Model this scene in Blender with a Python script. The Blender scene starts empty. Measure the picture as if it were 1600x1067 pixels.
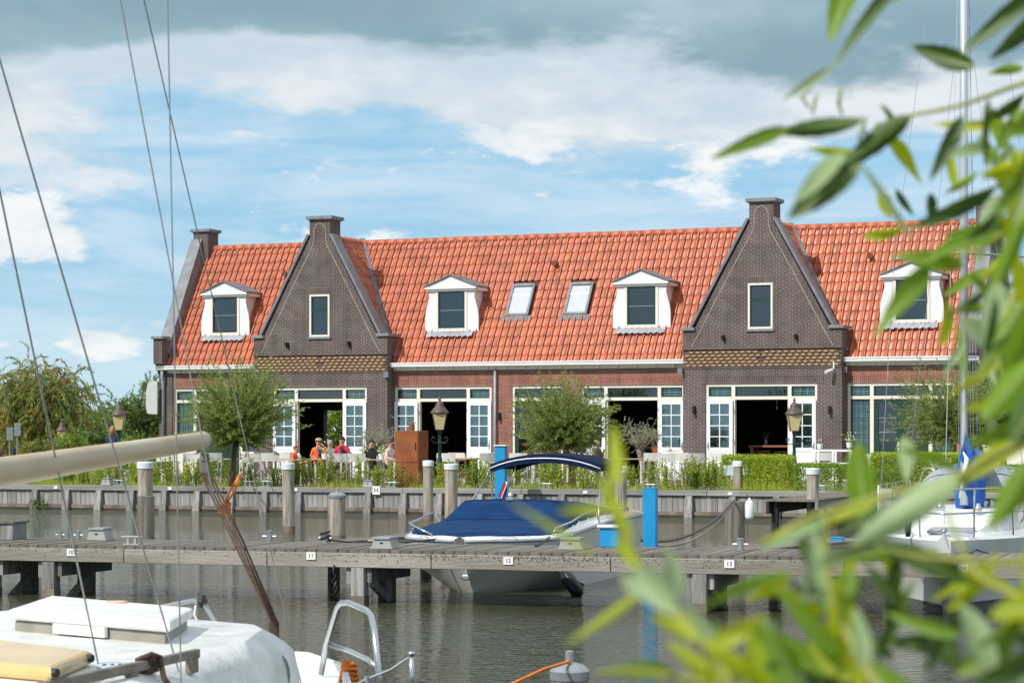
import bpy, math, random, bmesh
from math import sin, cos, pi, radians, atan, atan2, sqrt
from mathutils import Vector, Matrix
S = bpy.context.scene
C = S.collection
# ------------------------------------------------------------------ camera
F = 3700.0; EYE = 2.2; HZ = 675.0
cam = bpy.data.cameras.new('camera'); co = bpy.data.objects.new('camera', cam); C.objects.link(co)
co.location = (0, 0, EYE); co.rotation_euler = (radians(90), 0, 0)
cam.sensor_width = 36; cam.lens = F/1600*36; cam.shift_y = (HZ-533.5)/1600
cam.clip_start = .1; cam.clip_end = 6000
cam.dof.use_dof = True; cam.dof.focus_distance = 68; cam.dof.aperture_fstop = 11
S.camera = co
# ------------------------------------------------------------------ sun + sky
SUN_EL = radians(44); SUN_AZ = radians(226)      # azimuth clockwise from +Y : behind and left of the camera
sd = Vector((sin(SUN_AZ)*cos(SUN_EL), cos(SUN_AZ)*cos(SUN_EL), sin(SUN_EL)))
sl = bpy.data.lights.new('sun', 'SUN'); sl.energy = 4.3; sl.angle = radians(.6); sl.color = (1, .955, .88)
so = bpy.data.objects.new('sun', sl); C.objects.link(so); so.rotation_euler = sd.to_track_quat('Z', 'Y').to_euler()
W = bpy.data.worlds.new('World'); S.world = W; W.use_nodes = True
nt = W.node_tree; N = nt.nodes; L = nt.links; N.clear()
def nn(t, **k):
    n = N.new(t)
    for a, b in k.items(): setattr(n, a, b)
    return n
def mth(op, a, b=None, c=None, clamp=False):
    n = nn('ShaderNodeMath', operation=op, use_clamp=clamp)
    for i, v in enumerate((a, b, c)):
        if v is None: continue
        if isinstance(v, (int, float)): n.inputs[i].default_value = v
        else: L.new(v, n.inputs[i])
    return n.outputs[0]
def mixc(f, a, b):
    n = nn('ShaderNodeMix', data_type='RGBA')
    for i, v in ((0, f), (6, a), (7, b)):
        if isinstance(v, (int, float)): n.inputs[i].default_value = v
        elif isinstance(v, tuple): n.inputs[i].default_value = (*v, 1)
        else: L.new(v, n.inputs[i])
    return n.outputs[2]
def sstep(x, lo, hi):
    n = nn('ShaderNodeMapRange', interpolation_type='SMOOTHSTEP')
    L.new(x, n.inputs[0]); n.inputs[1].default_value = lo; n.inputs[2].default_value = hi
    return n.outputs[0]
sky = nn('ShaderNodeTexSky', sky_type='NISHITA'); sky.sun_disc = False
sky.sun_elevation = SUN_EL; sky.sun_rotation = SUN_AZ; sky.air_density = 1.0; sky.dust_density = .2; sky.ozone_density = 3.0
tc = nn('ShaderNodeTexCoord'); sp = nn('ShaderNodeSeparateXYZ'); L.new(tc.outputs['Generated'], sp.inputs[0])
az = mth('ARCTAN2', sp.outputs[0], sp.outputs[1]); el = mth('ARCSINE', sp.outputs[2])
def cnoise(sx, sy, off, scale, detail=6, rough=.55, dist=0.0):
    cb = nn('ShaderNodeCombineXYZ')
    # sample on the sphere, stretched sideways, so it has no seam
    L.new(mth('MULTIPLY', sp.outputs[0], sx), cb.inputs[0]); L.new(mth('MULTIPLY', sp.outputs[1], sx), cb.inputs[1])
    L.new(mth('MULTIPLY_ADD', sp.outputs[2], sy, off), cb.inputs[2])
    n = nn('ShaderNodeTexNoise'); n.inputs['Scale'].default_value = scale; n.inputs['Detail'].default_value = detail
    n.inputs['Roughness'].default_value = rough; n.inputs['Distortion'].default_value = dist
    L.new(cb.outputs[0], n.inputs['Vector']); return n.outputs['Fac']
big = cnoise(1, 2.4, 3.3, 5.0, 9, .52)          # large cloud bodies
fine = cnoise(1, 2.6, 7.7, 16.0, 9, .6)
streak = cnoise(1, 6.0, 1.2, 7.0, 8, .6, .4)   # thin veils
edge = mth('ADD', mth('MULTIPLY', mth('SUBTRACT', big, .5), .125), mth('MULTIPLY', mth('SUBTRACT', fine, .5), .055))
e2 = mth('ADD', el, edge)
# clear blue and thin veils
skyb = nn('ShaderNodeHueSaturation'); L.new(sky.outputs[0], skyb.inputs['Color']); skyb.inputs['Saturation'].default_value = 1.0
blue = mixc(.82, skyb.outputs[0], (3.3, 6.3, 8.7))
veil = mth('MULTIPLY', sstep(streak, .38, .66), .78)
col = mixc(veil, blue, (6.6, 8.0, 9.2))
lowhaze = mth('MULTIPLY', mth('SUBTRACT', 1.0, sstep(el, .0, .085)), .8)
col = mixc(lowhaze, col, (6.3, 8.2, 9.0))
# white cloud deck
deck = sstep(e2, .110, .128)
shadew = sstep(fine, .35, .7)
whitec = mixc(shadew, (6.0, 7.1, 7.9), (8.4, 8.8, 9.1))
col = mixc(mth('MULTIPLY', deck, .93), col, whitec)
# small cumulus in the lower sky
cum = cnoise(1, 1.6, 11.3, 9.0, 9, .5)
def puff(a0, e0, wa, we):      # one standing cumulus, centred on a direction
    da = mth('DIVIDE', mth('SUBTRACT', az, a0), wa); de = mth('DIVIDE', mth('SUBTRACT', el, e0), we)
    return mth('EXPONENT', mth('MULTIPLY', mth('ADD', mth('MULTIPLY', da, da), mth('MULTIPLY', de, de)), -1.0))
puffs = mth('ADD', mth('ADD', puff(-.195, .080, .030, .014), puff(-.178, .040, .024, .008)), mth('ADD', puff(.0, .122, .026, .009), mth('MULTIPLY', puff(-.11, .122, .03, .005), .6)))
cumd = mth('ADD', mth('ADD', cum, mth('MULTIPLY', mth('SUBTRACT', fine, .5), .75)), mth('MULTIPLY', puffs, .19))
cumf = mth('MULTIPLY', sstep(cumd, .595, .69), mth('SUBTRACT', 1.0, sstep(el, .115, .14)))
col = mixc(mth('MULTIPLY', cumf, .9), col, mixc(sstep(fine, .38, .62), (7.6, 8.2, 8.7), (9.7, 9.8, 9.8)))
# grey undersides, then broken cloud all the way up
dark = mth('MULTIPLY', sstep(mth('ADD', e2, mth('MULTIPLY', mth('SUBTRACT', 1.0, sstep(az, -.20, -.12)), .016)), .155, .172), sstep(cnoise(1, 1.5, 5.1, 3.0, 5), .34, .48))
gray = mixc(sstep(big, .38, .62), (3.9, 5.6, 6.5), (2.3, 3.7, 4.5))
darkf = mth('MULTIPLY', dark, mth('SUBTRACT', 1.0, mth('MULTIPLY', sstep(el, .20, .34), .9)))
col = mixc(mth('MULTIPLY', darkf, .92), col, gray)
bg = nn('ShaderNodeBackground'); L.new(col, bg.inputs[0]); bg.inputs[1].default_value = .1
ow = nn('ShaderNodeOutputWorld'); L.new(bg.outputs[0], ow.inputs[0])
S.view_settings.view_transform = 'Standard'; S.view_settings.look = 'None'; S.view_settings.gamma = 1; S.view_settings.use_curve_mapping = False
S.view_settings.exposure = 0.0
# ------------------------------------------------------------------ helpers
def px(x, y, Z): return Vector(((x-800)/F*Z, Z, EYE-(y-HZ)/F*Z))
def gx(x, y, z=0.0):
    Z = (EYE-z)*F/(y-HZ); return Vector(((x-800)/F*Z, Z, z))
class Fr:
    def __init__(s, Z0, tan):
        s.Z = Z0; a = atan(tan); s.a = a; s.c = cos(a); s.s = sin(a)
    def at(s, x, y, d=0):
        a = (x-800)/F; t = (a*(s.Z+d*s.c)-d*s.s)/(s.c+a*s.s); Y = s.Z-t*s.s+d*s.c
        return t, EYE-(y-HZ)/F*Y
    def w(s, t, d, z): return Vector((t*s.c+d*s.s, s.Z-t*s.s+d*s.c, z))
FB = Fr(79, .4317); FQ = Fr(63.2, .36); FD = Fr(29.7, .316)
class MB:
    def __init__(s): s.v = []; s.f = []; s.m = []; s.k = 0
    def mat(s, k): s.k = k; return s
    def face(s, pts):
        n = len(s.v); s.v += [tuple(p) for p in pts]; s.f.append(tuple(range(n, n+len(pts)))); s.m.append(s.k); return s
    def raw(s, vs, fs):
        n = len(s.v); s.v += [tuple(p) for p in vs]
        for f in fs: s.f.append(tuple(i+n for i in f)); s.m.append(s.k)
        return s
    def box(s, x0, x1, y0, y1, z0, z1):
        v = [(x, y, z) for x in (x0, x1) for y in (y0, y1) for z in (z0, z1)]
        return s.raw(v, [(0, 1, 3, 2), (4, 6, 7, 5), (0, 4, 5, 1), (2, 3, 7, 6), (0, 2, 6, 4), (1, 5, 7, 3)])
    def prism(s, poly, y0, y1):      # poly in x,z ; extruded along y
        n = len(poly); v = [(p[0], y0, p[1]) for p in poly]+[(p[0], y1, p[1]) for p in poly]
        return s.raw(v, [tuple(range(n))]+[tuple(range(2*n-1, n-1, -1))]+[(i, n+i, n+(i+1) % n, (i+1) % n) for i in range(n)])
    def bar(s, a, b, w, h, up=(0, 0, 1)):
        a = Vector(a); b = Vector(b); d = (b-a).normalized(); u = Vector(up); r = d.cross(u)
        if r.length < 1e-4: r = d.cross(Vector((1, 0, 0)))
        r.normalize(); u = r.cross(d).normalized(); v = []
        for p in (a, b):
            for i, j in ((-1, -1), (1, -1), (1, 1), (-1, 1)): v.append(p+r*w/2*i+u*h/2*j)
        return s.raw(v, [(0, 1, 2, 3), (7, 6, 5, 4), (0, 4, 5, 1), (1, 5, 6, 2), (2, 6, 7, 3), (3, 7, 4, 0)])
    def tube(s, pts, r, n=8, cap=True):
        pts = [Vector(p) for p in pts]; rs = r if isinstance(r, (list, tuple)) else [r]*len(pts)
        ring = []; d0 = None; u = None
        for i, p in enumerate(pts):
            d = (pts[min(i+1, len(pts)-1)]-pts[max(i-1, 0)]).normalized()
            if u is None: u = d.orthogonal().normalized()
            else: u = (u-d*u.dot(d)).normalized()
            w = d.cross(u); ring.append([p+(u*cos(2*pi*k/n)+w*sin(2*pi*k/n))*rs[i] for k in range(n)])
        v = [q for g in ring for q in g]; f = []
        for i in range(len(pts)-1):
            for k in range(n): f.append((i*n+k, i*n+(k+1) % n, (i+1)*n+(k+1) % n, (i+1)*n+k))
        if cap: f.append(tuple(range(n-1, -1, -1))); f.append(tuple(range((len(pts)-1)*n, len(pts)*n)))
        return s.raw(v, f)
    def lathe(s, prof, n=12, c=(0, 0, 0)):
        v = []; f = []
        for r, z in prof:
            for k in range(n): v.append((c[0]+r*cos(2*pi*k/n), c[1]+r*sin(2*pi*k/n), c[2]+z))
        for i in range(len(prof)-1):
            for k in range(n): f.append((i*n+k, i*n+(k+1) % n, (i+1)*n+(k+1) % n, (i+1)*n+k))
        f.append(tuple(range(n-1, -1, -1))); f.append(tuple(range((len(prof)-1)*n, len(prof)*n)))
        return s.raw(v, f)
    def grid(s, P):                  # P[i][j] points
        r = len(P); c = len(P[0]); v = [q for row in P for q in row]
        return s.raw(v, [(i*c+j, i*c+j+1, (i+1)*c+j+1, (i+1)*c+j) for i in range(r-1) for j in range(c-1)])
    def mesh(s, name, mats, smooth=False):
        me = bpy.data.meshes.new(name); me.from_pydata(s.v, [], s.f)
        for m in (mats if isinstance(mats, (list, tuple)) else [mats]): me.materials.append(m)
        if any(s.m): me.polygons.foreach_set('material_index', s.m)
        if smooth:
            me.polygons.foreach_set('use_smooth', [True]*len(s.f))
        me.validate(); me.update()
        return me
    def obj(s, name, mats, parent=None, smooth=False, auto=False, bevel=0):
        o = bpy.data.objects.new(name, s.mesh(name, mats, smooth or auto)); C.objects.link(o)
        if parent: o.parent = parent
        if auto:
            bm = bmesh.new(); bm.from_mesh(o.data); bmesh.ops.remove_doubles(bm, verts=bm.verts, dist=1e-5)
            bmesh.ops.recalc_face_normals(bm, faces=bm.faces)
            for e in bm.edges:
                if len(e.link_faces) == 2 and e.calc_face_angle(0) > .6: e.smooth = False
            bm.to_mesh(o.data); bm.free()
        if bevel:
            b = o.modifiers.new('bevel', 'BEVEL'); b.width = bevel; b.segments = 2; b.limit_method = 'ANGLE'
        return o
def tag(o, label=None, cat=None, group=None, kind=None):
    if label: o['label'] = label
    if cat: o['category'] = cat
    if group: o['group'] = group
    if kind: o['kind'] = kind
    return o
def thing(name, label, cat, loc=(0, 0, 0), rz=0, group=None):
    o = bpy.data.objects.new(name, None); C.objects.link(o); o.location = loc; o.rotation_euler = (0, 0, rz)
    o.empty_display_size = .2
    return tag(o, label, cat, group)
def inst(name, me, parent=None, loc=(0, 0, 0), rot=(0, 0, 0), sc=(1, 1, 1)):
    o = bpy.data.objects.new(name, me); C.objects.link(o); o.location = loc; o.rotation_euler = rot; o.scale = sc
    if parent: o.parent = parent
    return o
def dup(root, loc, rz=None, label=None, group=None, sc=None):
    kids = {}
    for o in list(C.objects):
        if o.parent: kids.setdefault(o.parent, []).append(o)
    def rec(o, par):
        c = o.copy(); C.objects.link(c)
        if par: c.parent = par
        for k in kids.get(o, []): rec(k, c)
        return c
    r = rec(root, None); r.location = loc
    if rz is not None: r.rotation_euler = (0, 0, rz)
    if sc: r.scale = (sc, sc, sc) if isinstance(sc, float) else sc
    if label: r['label'] = label
    if group: r['group'] = group
    return r
# ------------------------------------------------------------------ materials
def M(name, col, rough=.6, var=.12, scale=4, bump=0, bscale=30, metal=0, col2=None, stretch=(1, 1, 1), coat=0, transl=0, spec=.5, rnd=0):
    m = bpy.data.materials.new(name); m.use_nodes = True; t = m.node_tree; b = t.nodes['Principled BSDF']
    b.inputs['Roughness'].default_value = rough; b.inputs['Metallic'].default_value = metal
    b.inputs['Coat Weight'].default_value = coat; b.inputs['Specular IOR Level'].default_value = spec
    tc = t.nodes.new('ShaderNodeTexCoord'); mp = t.nodes.new('ShaderNodeMapping'); mp.inputs['Scale'].default_value = stretch
    t.links.new(tc.outputs['Object'], mp.inputs[0])
    no = t.nodes.new('ShaderNodeTexNoise'); no.inputs['Scale'].default_value = scale; no.inputs['Detail'].default_value = 6
    t.links.new(mp.outputs[0], no.inputs['Vector'])
    rp = t.nodes.new('ShaderNodeValToRGB'); rp.color_ramp.elements[0].position = .3; rp.color_ramp.elements[1].position = .7
    c2 = col2 or tuple(min(1, c*(1+var)) for c in col); c1 = col if col2 else tuple(c*(1-var) for c in col)
    rp.color_ramp.elements[0].color = (*c1, 1); rp.color_ramp.elements[1].color = (*c2, 1)
    t.links.new(no.outputs['Fac'], rp.inputs[0]); out = rp.outputs[0]
    if rnd:
        oi = t.nodes.new('ShaderNodeObjectInfo'); hs = t.nodes.new('ShaderNodeHueSaturation'); mr = t.nodes.new('ShaderNodeMapRange')
        mr.inputs[3].default_value = 1-rnd; mr.inputs[4].default_value = 1+rnd
        t.links.new(oi.outputs['Random'], mr.inputs[0]); t.links.new(mr.outputs[0], hs.inputs['Value']); t.links.new(out, hs.inputs['Color']); out = hs.outputs[0]
    t.links.new(out, b.inputs['Base Color'])
    if bump:
        n2 = t.nodes.new('ShaderNodeTexNoise'); n2.inputs['Scale'].default_value = bscale; n2.inputs['Detail'].default_value = 5
        t.links.new(mp.outputs[0], n2.inputs['Vector'])
        bp = t.nodes.new('ShaderNodeBump'); bp.inputs['Strength'].default_value = bump; bp.inputs['Distance'].default_value = .02
        t.links.new(n2.outputs['Fac'], bp.inputs['Height']); t.links.new(bp.outputs[0], b.inputs['Normal'])
    if transl:
        tr = t.nodes.new('ShaderNodeBsdfTranslucent'); mx = t.nodes.new('ShaderNodeMixShader'); mx.inputs[0].default_value = transl
        hs2 = t.nodes.new('ShaderNodeHueSaturation'); hs2.inputs['Value'].default_value = 1.5; hs2.inputs['Hue'].default_value = .485
        t.links.new(out, hs2.inputs['Color']); t.links.new(hs2.outputs[0], tr.inputs[0])
        t.links.new(b.outputs[0], mx.inputs[1]); t.links.new(tr.outputs[0], mx.inputs[2]); t.links.new(mx.outputs[0], t.nodes['Material Output'].inputs[0])
    return m
def brick_mat(name, c1, c2, mortar, bw=.21, rh=.0625, ms=.009, rot=False, off=.5):
    m = bpy.data.materials.new(name); m.use_nodes = True; t = m.node_tree; b = t.nodes['Principled BSDF']; b.inputs['Roughness'].default_value = .85
    tc = t.nodes.new('ShaderNodeTexCoord'); s = t.nodes.new('ShaderNodeSeparateXYZ'); t.links.new(tc.outputs['Object'], s.inputs[0])
    ad = t.nodes.new('ShaderNodeMath'); t.links.new(s.outputs[0], ad.inputs[0]); t.links.new(s.outputs[1], ad.inputs[1])
    cb = t.nodes.new('ShaderNodeCombineXYZ')
    t.links.new(ad.outputs[0], cb.inputs[1 if rot else 0]); t.links.new(s.outputs[2], cb.inputs[0 if rot else 1])
    br = t.nodes.new('ShaderNodeTexBrick'); br.offset = off; br.inputs['Scale'].default_value = 1; br.inputs['Brick Width'].default_value = bw
    br.inputs['Row Height'].default_value = rh; br.inputs['Mortar Size'].default_value = ms; br.inputs['Mortar Smooth'].default_value = .1; br.inputs['Bias'].default_value = -.1
    br.inputs['Color1'].default_value = (*c1, 1); br.inputs['Color2'].default_value = (*c2, 1); br.inputs['Mortar'].default_value = (*mortar, 1)
    t.links.new(cb.outputs[0], br.inputs['Vector'])
    no = t.nodes.new('ShaderNodeTexNoise'); no.inputs['Scale'].default_value = 1.3; no.inputs['Detail'].default_value = 8; t.links.new(tc.outputs['Object'], no.inputs['Vector'])
    mr = t.nodes.new('ShaderNodeMapRange'); mr.inputs[1].default_value = .3; mr.inputs[2].default_value = .7; mr.inputs[3].default_value = .72; mr.inputs[4].default_value = 1.28
    mp2 = t.nodes.new('ShaderNodeMapping'); mp2.inputs['Scale'].default_value = (5, 5, .35); t.links.new(tc.outputs['Object'], mp2.inputs[0])
    n3 = t.nodes.new('ShaderNodeTexNoise'); n3.inputs['Scale'].default_value = 1; n3.inputs['Detail'].default_value = 6; t.links.new(mp2.outputs[0], n3.inputs['Vector'])
    mxn = t.nodes.new('ShaderNodeMix'); mxn.inputs[0].default_value = .45; t.links.new(no.outputs['Fac'], mxn.inputs[2]); t.links.new(n3.outputs['Fac'], mxn.inputs[3])
    t.links.new(mxn.outputs[0], mr.inputs[0]); mr.inputs[1].default_value = .35; mr.inputs[2].default_value = .65; hs = t.nodes.new('ShaderNodeHueSaturation'); t.links.new(mr.outputs[0], hs.inputs['Value']); t.links.new(br.outputs['Color'], hs.inputs['Color'])
    t.links.new(hs.outputs[0], b.inputs['Base Color'])
    bp = t.nodes.new('ShaderNodeBump'); bp.inputs['Strength'].default_value = .6; bp.inputs['Distance'].default_value = .008; bp.invert = True
    t.links.new(br.outputs['Fac'], bp.inputs['Height']); t.links.new(bp.outputs[0], b.inputs['Normal'])
    return m
def glass_mat(name, tint, refl=.12, rough=.02):
    m = bpy.data.materials.new(name); m.use_nodes = True; t = m.node_tree; t.nodes.clear()
    tr = t.nodes.new('ShaderNodeBsdfTransparent'); tr.inputs[0].default_value = (*tint, 1)
    gl = t.nodes.new('ShaderNodeBsdfGlossy'); gl.inputs['Roughness'].default_value = rough; gl.inputs[0].default_value = (.9, .95, 1, 1)
    lw = t.nodes.new('ShaderNodeLayerWeight'); lw.inputs[0].default_value = .35
    ma = t.nodes.new('ShaderNodeMath'); ma.operation = 'MULTIPLY_ADD'; ma.inputs[1].default_value = .7; ma.inputs[2].default_value = refl; ma.use_clamp = True
    t.links.new(lw.outputs['Fresnel'], ma.inputs[0])
    mx = t.nodes.new('ShaderNodeMixShader'); t.links.new(ma.outputs[0], mx.inputs[0]); t.links.new(tr.outputs[0], mx.inputs[1]); t.links.new(gl.outputs[0], mx.inputs[2])
    o = t.nodes.new('ShaderNodeOutputMaterial'); t.links.new(mx.outputs[0], o.inputs[0]); return m
m_bdark = brick_mat('dark_brick', (.055, .038, .037), (.090, .060, .056), (.22, .185, .175), ms=.0100)
m_bsold = brick_mat('dark_soldier_brick', (.07, .05, .045), (.11, .077, .068), (.19, .16, .14), rot=True, off=0)
m_bred = brick_mat('red_brick', (.21, .06, .042), (.30, .088, .058), (.30, .22, .18))
m_bredsold = brick_mat('red_soldier_brick', (.20, .055, .04), (.28, .085, .058), (.28, .21, .175), rot=True, off=0)
m_tile = M('roof_tile', (.46, .128, .062), .42, .16, 1.2, .12, 12, rnd=.10, coat=.0)
m_tileback = M('tile_shadow_board', (.10, .03, .02), .8)
m_tile_s = M('roof_tile_mass', (.46, .128, .062), .42, .30, 2.6, .12, 12)
m_lead = M('lead_grey', (.17, .18, .20), .55, .25, 3, .2, 10)
m_leadl = M('zinc_light', (.30, .33, .37), .45, .2, 3)
m_stone = M('cap_stone_grey', (.20, .21, .23), .7, .2, 6)
m_cream = M('cream_paint', (.74, .70, .61), .45, .04, 3)
m_white = M('white_paint', (.74, .75, .76), .35, .04, 3)
m_dwhite = M('white_door_paint', (.82, .85, .88), .35, .03, 3)
m_green = M('dark_green_paint', (.012, .045, .036), .35, .15, 3)
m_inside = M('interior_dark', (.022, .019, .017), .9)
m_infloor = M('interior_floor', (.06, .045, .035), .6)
m_woodtab = M('brown_table_wood', (.28, .11, .05), .5, .25, 6, stretch=(1, 8, 8))
m_blind = M('white_blind', (.80, .82, .84), .6)
m_glass = glass_mat('window_glass', (.76, .88, .87), .04)
m_glassd = glass_mat('transom_glass', (.25, .33, .36), .09)
m_glassdoor = glass_mat('door_glass', (.74, .90, .90), .11, .03)
m_skyl = M('pale_skylight_blind', (.50, .53, .58), .15, .06, coat=.4)
m_vgold = M('yellow_brick', (.34, .225, .125), .8, .3, 9)
m_vbrown = M('brown_relief_brick', (.15, .09, .065), .8, .3, 9)
m_mortar = M('pale_mortar_line', (.36, .30, .25), .85, .2)
m_mortard = M('thin_mortar_line', (.24, .20, .18), .85, .2)
m_black = M('black_metal', (.02, .02, .022), .4)
m_galv = M('galvanised_steel', (.38, .40, .42), .35, .15, 8, metal=.6)
m_steel = M('stainless_steel', (.62, .63, .65), .2, .05, metal=.95)
m_terr = M('terrace_paving', (.26, .235, .20), .85, .2, 2, .3, 20)
m_grass = M('ground_grass', (.06, .10, .018), .9, .5, .5, .5, 9)
m_bank = M('bank_soil', (.09, .075, .045), .95, .3, 2, .5, 8)
m_wood = M('weathered_wood', (.13, .122, .115), .85, .3, 7, .5, 30, stretch=(3, 3, .25), col2=(.34, .33, .325), rnd=.24)
m_wooddk = M('deck_plank_wood', (.11, .10, .08), .85, .3, 2.2, .5, 14, stretch=(6, .7, 1), col2=(.21, .195, .165), rnd=.2)
m_woodfas = M('grey_fascia_wood', (.19, .17, .14), .85, .3, 1.2, .5, 16, stretch=(.35, 1, 2.5), col2=(.39, .365, .335), rnd=.08)
m_woodbeam = M('cap_beam_wood', (.17, .165, .155), .85, .3, 1.6, .5, 16, stretch=(.3, 1, 3), col2=(.33, .325, .315), rnd=.1)
m_woodwet = M('wet_timber', (.10, .085, .065), .6, .35, 3, .4, 12, stretch=(1, 1, .3), col2=(.24, .195, .15), rnd=.12)
m_woodblk = M('dark_wet_timber', (.028, .024, .02), .6, .3, 4, .4, 12)
m_moss = M('moss', (.09, .10, .03), .95, .5, 6, .6, 30)
m_pile = M('mooring_pile_wood', (.17, .145, .115), .85, .3, 4.5, .7, 14, stretch=(3, 3, .35), col2=(.44, .39, .33), rnd=.14)
m_pileold = M('old_pile_wood', (.10, .09, .075), .9, .3, 2, .7, 10, stretch=(5, 5, .3), col2=(.27, .25, .22))
m_capw = M('pale_pile_cap', (.66, .70, .73), .45, .06, 5)
m_blue = M('bright_blue_paint', (.0, .24, .52), .45, .15, 4, .1, 20, stretch=(1, 1, .3), col2=(.01, .30, .63))
m_plate = M('white_sign_plate', (.78, .79, .78), .4, .03)
m_ink = M('dark_sign_ink', (.05, .06, .08), .6)
m_corten = M('rusted_steel', (.17, .045, .012), .8, .3, 2.5, .3, 30, col2=(.34, .10, .028))
m_fab = M('white_canvas', (.66, .65, .62), .8, .06, 6)
m_frame = M('pale_chair_frame', (.52, .50, .46), .6, .1, 6)
m_tabtop = M('pale_wood_top', (.42, .30, .19), .6, .2, 5, stretch=(1, 6, 1))
m_orange = M('orange_rope', (.75, .20, .015), .7, .15, 20, .5, 60)
m_ropeb = M('brown_rope', (.09, .05, .03), .9, .35, 25, .8, 90)
m_navy = M('navy_canvas', (.003, .024, .085), .8, .25, 3.5, .6, 5, spec=.15, col2=(.006, .042, .14))
m_navyd = M('dark_navy_canvas', (.004, .012, .045), .85, .15, 3, .3, 9, spec=.15)
m_sblue = M('bright_blue_canvas', (.01, .10, .42), .75, .2, 5, .4, 8)
m_gel = M('white_gelcoat', (.78, .80, .79), .18, .03, 3, coat=.4)
m_gelf = M('worn_white_deck_paint', (.60, .61, .59), .45, .06, 5, .3, 25, col2=(.84, .85, .84))
m_boom = M('yellowed_aluminium', (.46, .33, .18), .45, .25, 1.3, .1, 20, stretch=(3, .5, 3), col2=(.62, .53, .37))
m_teak = M('grey_teak', (.15, .125, .10), .85, .3, 5, .5, 30, stretch=(4, .6, 4), col2=(.30, .27, .23))
m_yell = M('yellowed_plastic', (.68, .48, .20), .3, .12, 3, coat=.3)
m_grpgrey = M('grey_hatch_frame', (.28, .27, .22), .6, .2, 5)
m_lampgl = M('frosted_lantern_glass', (.58, .48, .26), .3, .05)
m_lamptop = M('bronze_lantern_roof', (.10, .07, .065), .5, .2)
m_lampgr = M('dark_green_iron', (.008, .035, .03), .35, .1)
m_bark = M('bark', (.10, .08, .055), .9, .35, 5, .8, 20, stretch=(1, 1, .3))
m_barkg = M('pale_bark', (.24, .20, .16), .9, .3, 5, .8, 20, stretch=(1, 1, .3))
def leafm(n, c, c2, tr=.35, rough=.5): return M(n, c, rough, .2, 1.6, col2=c2, transl=tr, rnd=.08)
def midrib(m, c):      # pale midrib and side veins along the leaf's own length (object x), y is across
    t = m.node_tree; b = t.nodes['Principled BSDF']; src = b.inputs['Base Color'].links[0].from_socket
    tc = t.nodes.new('ShaderNodeTexCoord'); s = t.nodes.new('ShaderNodeSeparateXYZ'); t.links.new(tc.outputs['Object'], s.inputs[0])
    a = t.nodes.new('ShaderNodeMath'); a.operation = 'ABSOLUTE'; t.links.new(s.outputs[1], a.inputs[0])
    r = t.nodes.new('ShaderNodeMapRange'); r.inputs[1].default_value = .02; r.inputs[2].default_value = .05; r.inputs[3].default_value = .85; r.inputs[4].default_value = 0; t.links.new(a.outputs[0], r.inputs[0])
    no = t.nodes.new('ShaderNodeTexNoise'); no.inputs['Scale'].default_value = 9; no.inputs['Detail'].default_value = 4; t.links.new(tc.outputs['Object'], no.inputs['Vector'])
    r2 = t.nodes.new('ShaderNodeMapRange'); r2.inputs[1].default_value = .66; r2.inputs[2].default_value = .72; t.links.new(no.outputs['Fac'], r2.inputs[0])
    m1 = t.nodes.new('ShaderNodeMix'); m1.data_type = 'RGBA'; t.links.new(r.outputs[0], m1.inputs[0]); t.links.new(src, m1.inputs[6]); m1.inputs[7].default_value = (*c, 1)
    m2 = t.nodes.new('ShaderNodeMix'); m2.data_type = 'RGBA'; t.links.new(r2.outputs[0], m2.inputs[0]); t.links.new(m1.outputs[2], m2.inputs[6]); m2.inputs[7].default_value = (.20, .12, .03, 1)
    t.links.new(m2.outputs[2], b.inputs['Base Color'])
m_lwil = leafm('willow_leaf', (.17, .24, .05), (.33, .40, .11))
m_loliv = leafm('olive_leaf', (.20, .22, .14), (.36, .38, .26), .2)
m_lwh = leafm('yellowing_willow_leaf', (.19, .19, .03), (.38, .30, .06))
m_lwh2 = leafm('green_willow_leaf', (.12, .20, .035), (.24, .32, .065))
m_lbush = leafm('bush_leaf', (.08, .16, .035), (.19, .28, .07))
m_lhedge = leafm('hedge_leaf', (.27, .36, .02), (.48, .52, .05))
m_lhedge2 = leafm('dark_hedge_leaf', (.13, .25, .015), (.30, .42, .04))
m_lgrass = leafm('grass_blade', (.22, .30, .02), (.46, .48, .07))
m_flow = M('pale_flower', (.75, .70, .48), .7, .2)
m_flowp = M('purple_flower', (.22, .14, .35), .7, .2)
m_skin = M('skin', (.50, .27, .18), .55, .06)
# leaves close to the camera
m_n1 = leafm('near_leaf_green', (.10, .21, .006), (.18, .32, .014), .4, .5)
m_n2 = leafm('near_leaf_yellow_green', (.28, .38, .004), (.46, .52, .012), .5, .5)
m_n3 = leafm('near_leaf_underside', (.26, .38, .18), (.38, .50, .27), .35, .6)
m_n4 = leafm('near_leaf_dark', (.035, .085, .012), (.06, .13, .018), .3, .45)
for m_ in (m_n1, m_n2, m_n3, m_n4): midrib(m_, (.34, .42, .12))
m_nst = M('near_twig', (.26, .28, .05), .6, .2)
# ================================================================== SETTING
def sheet(name, pts, m, z=None):
    return tag(MB().face(pts).obj(name, m), kind='structure')
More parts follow.
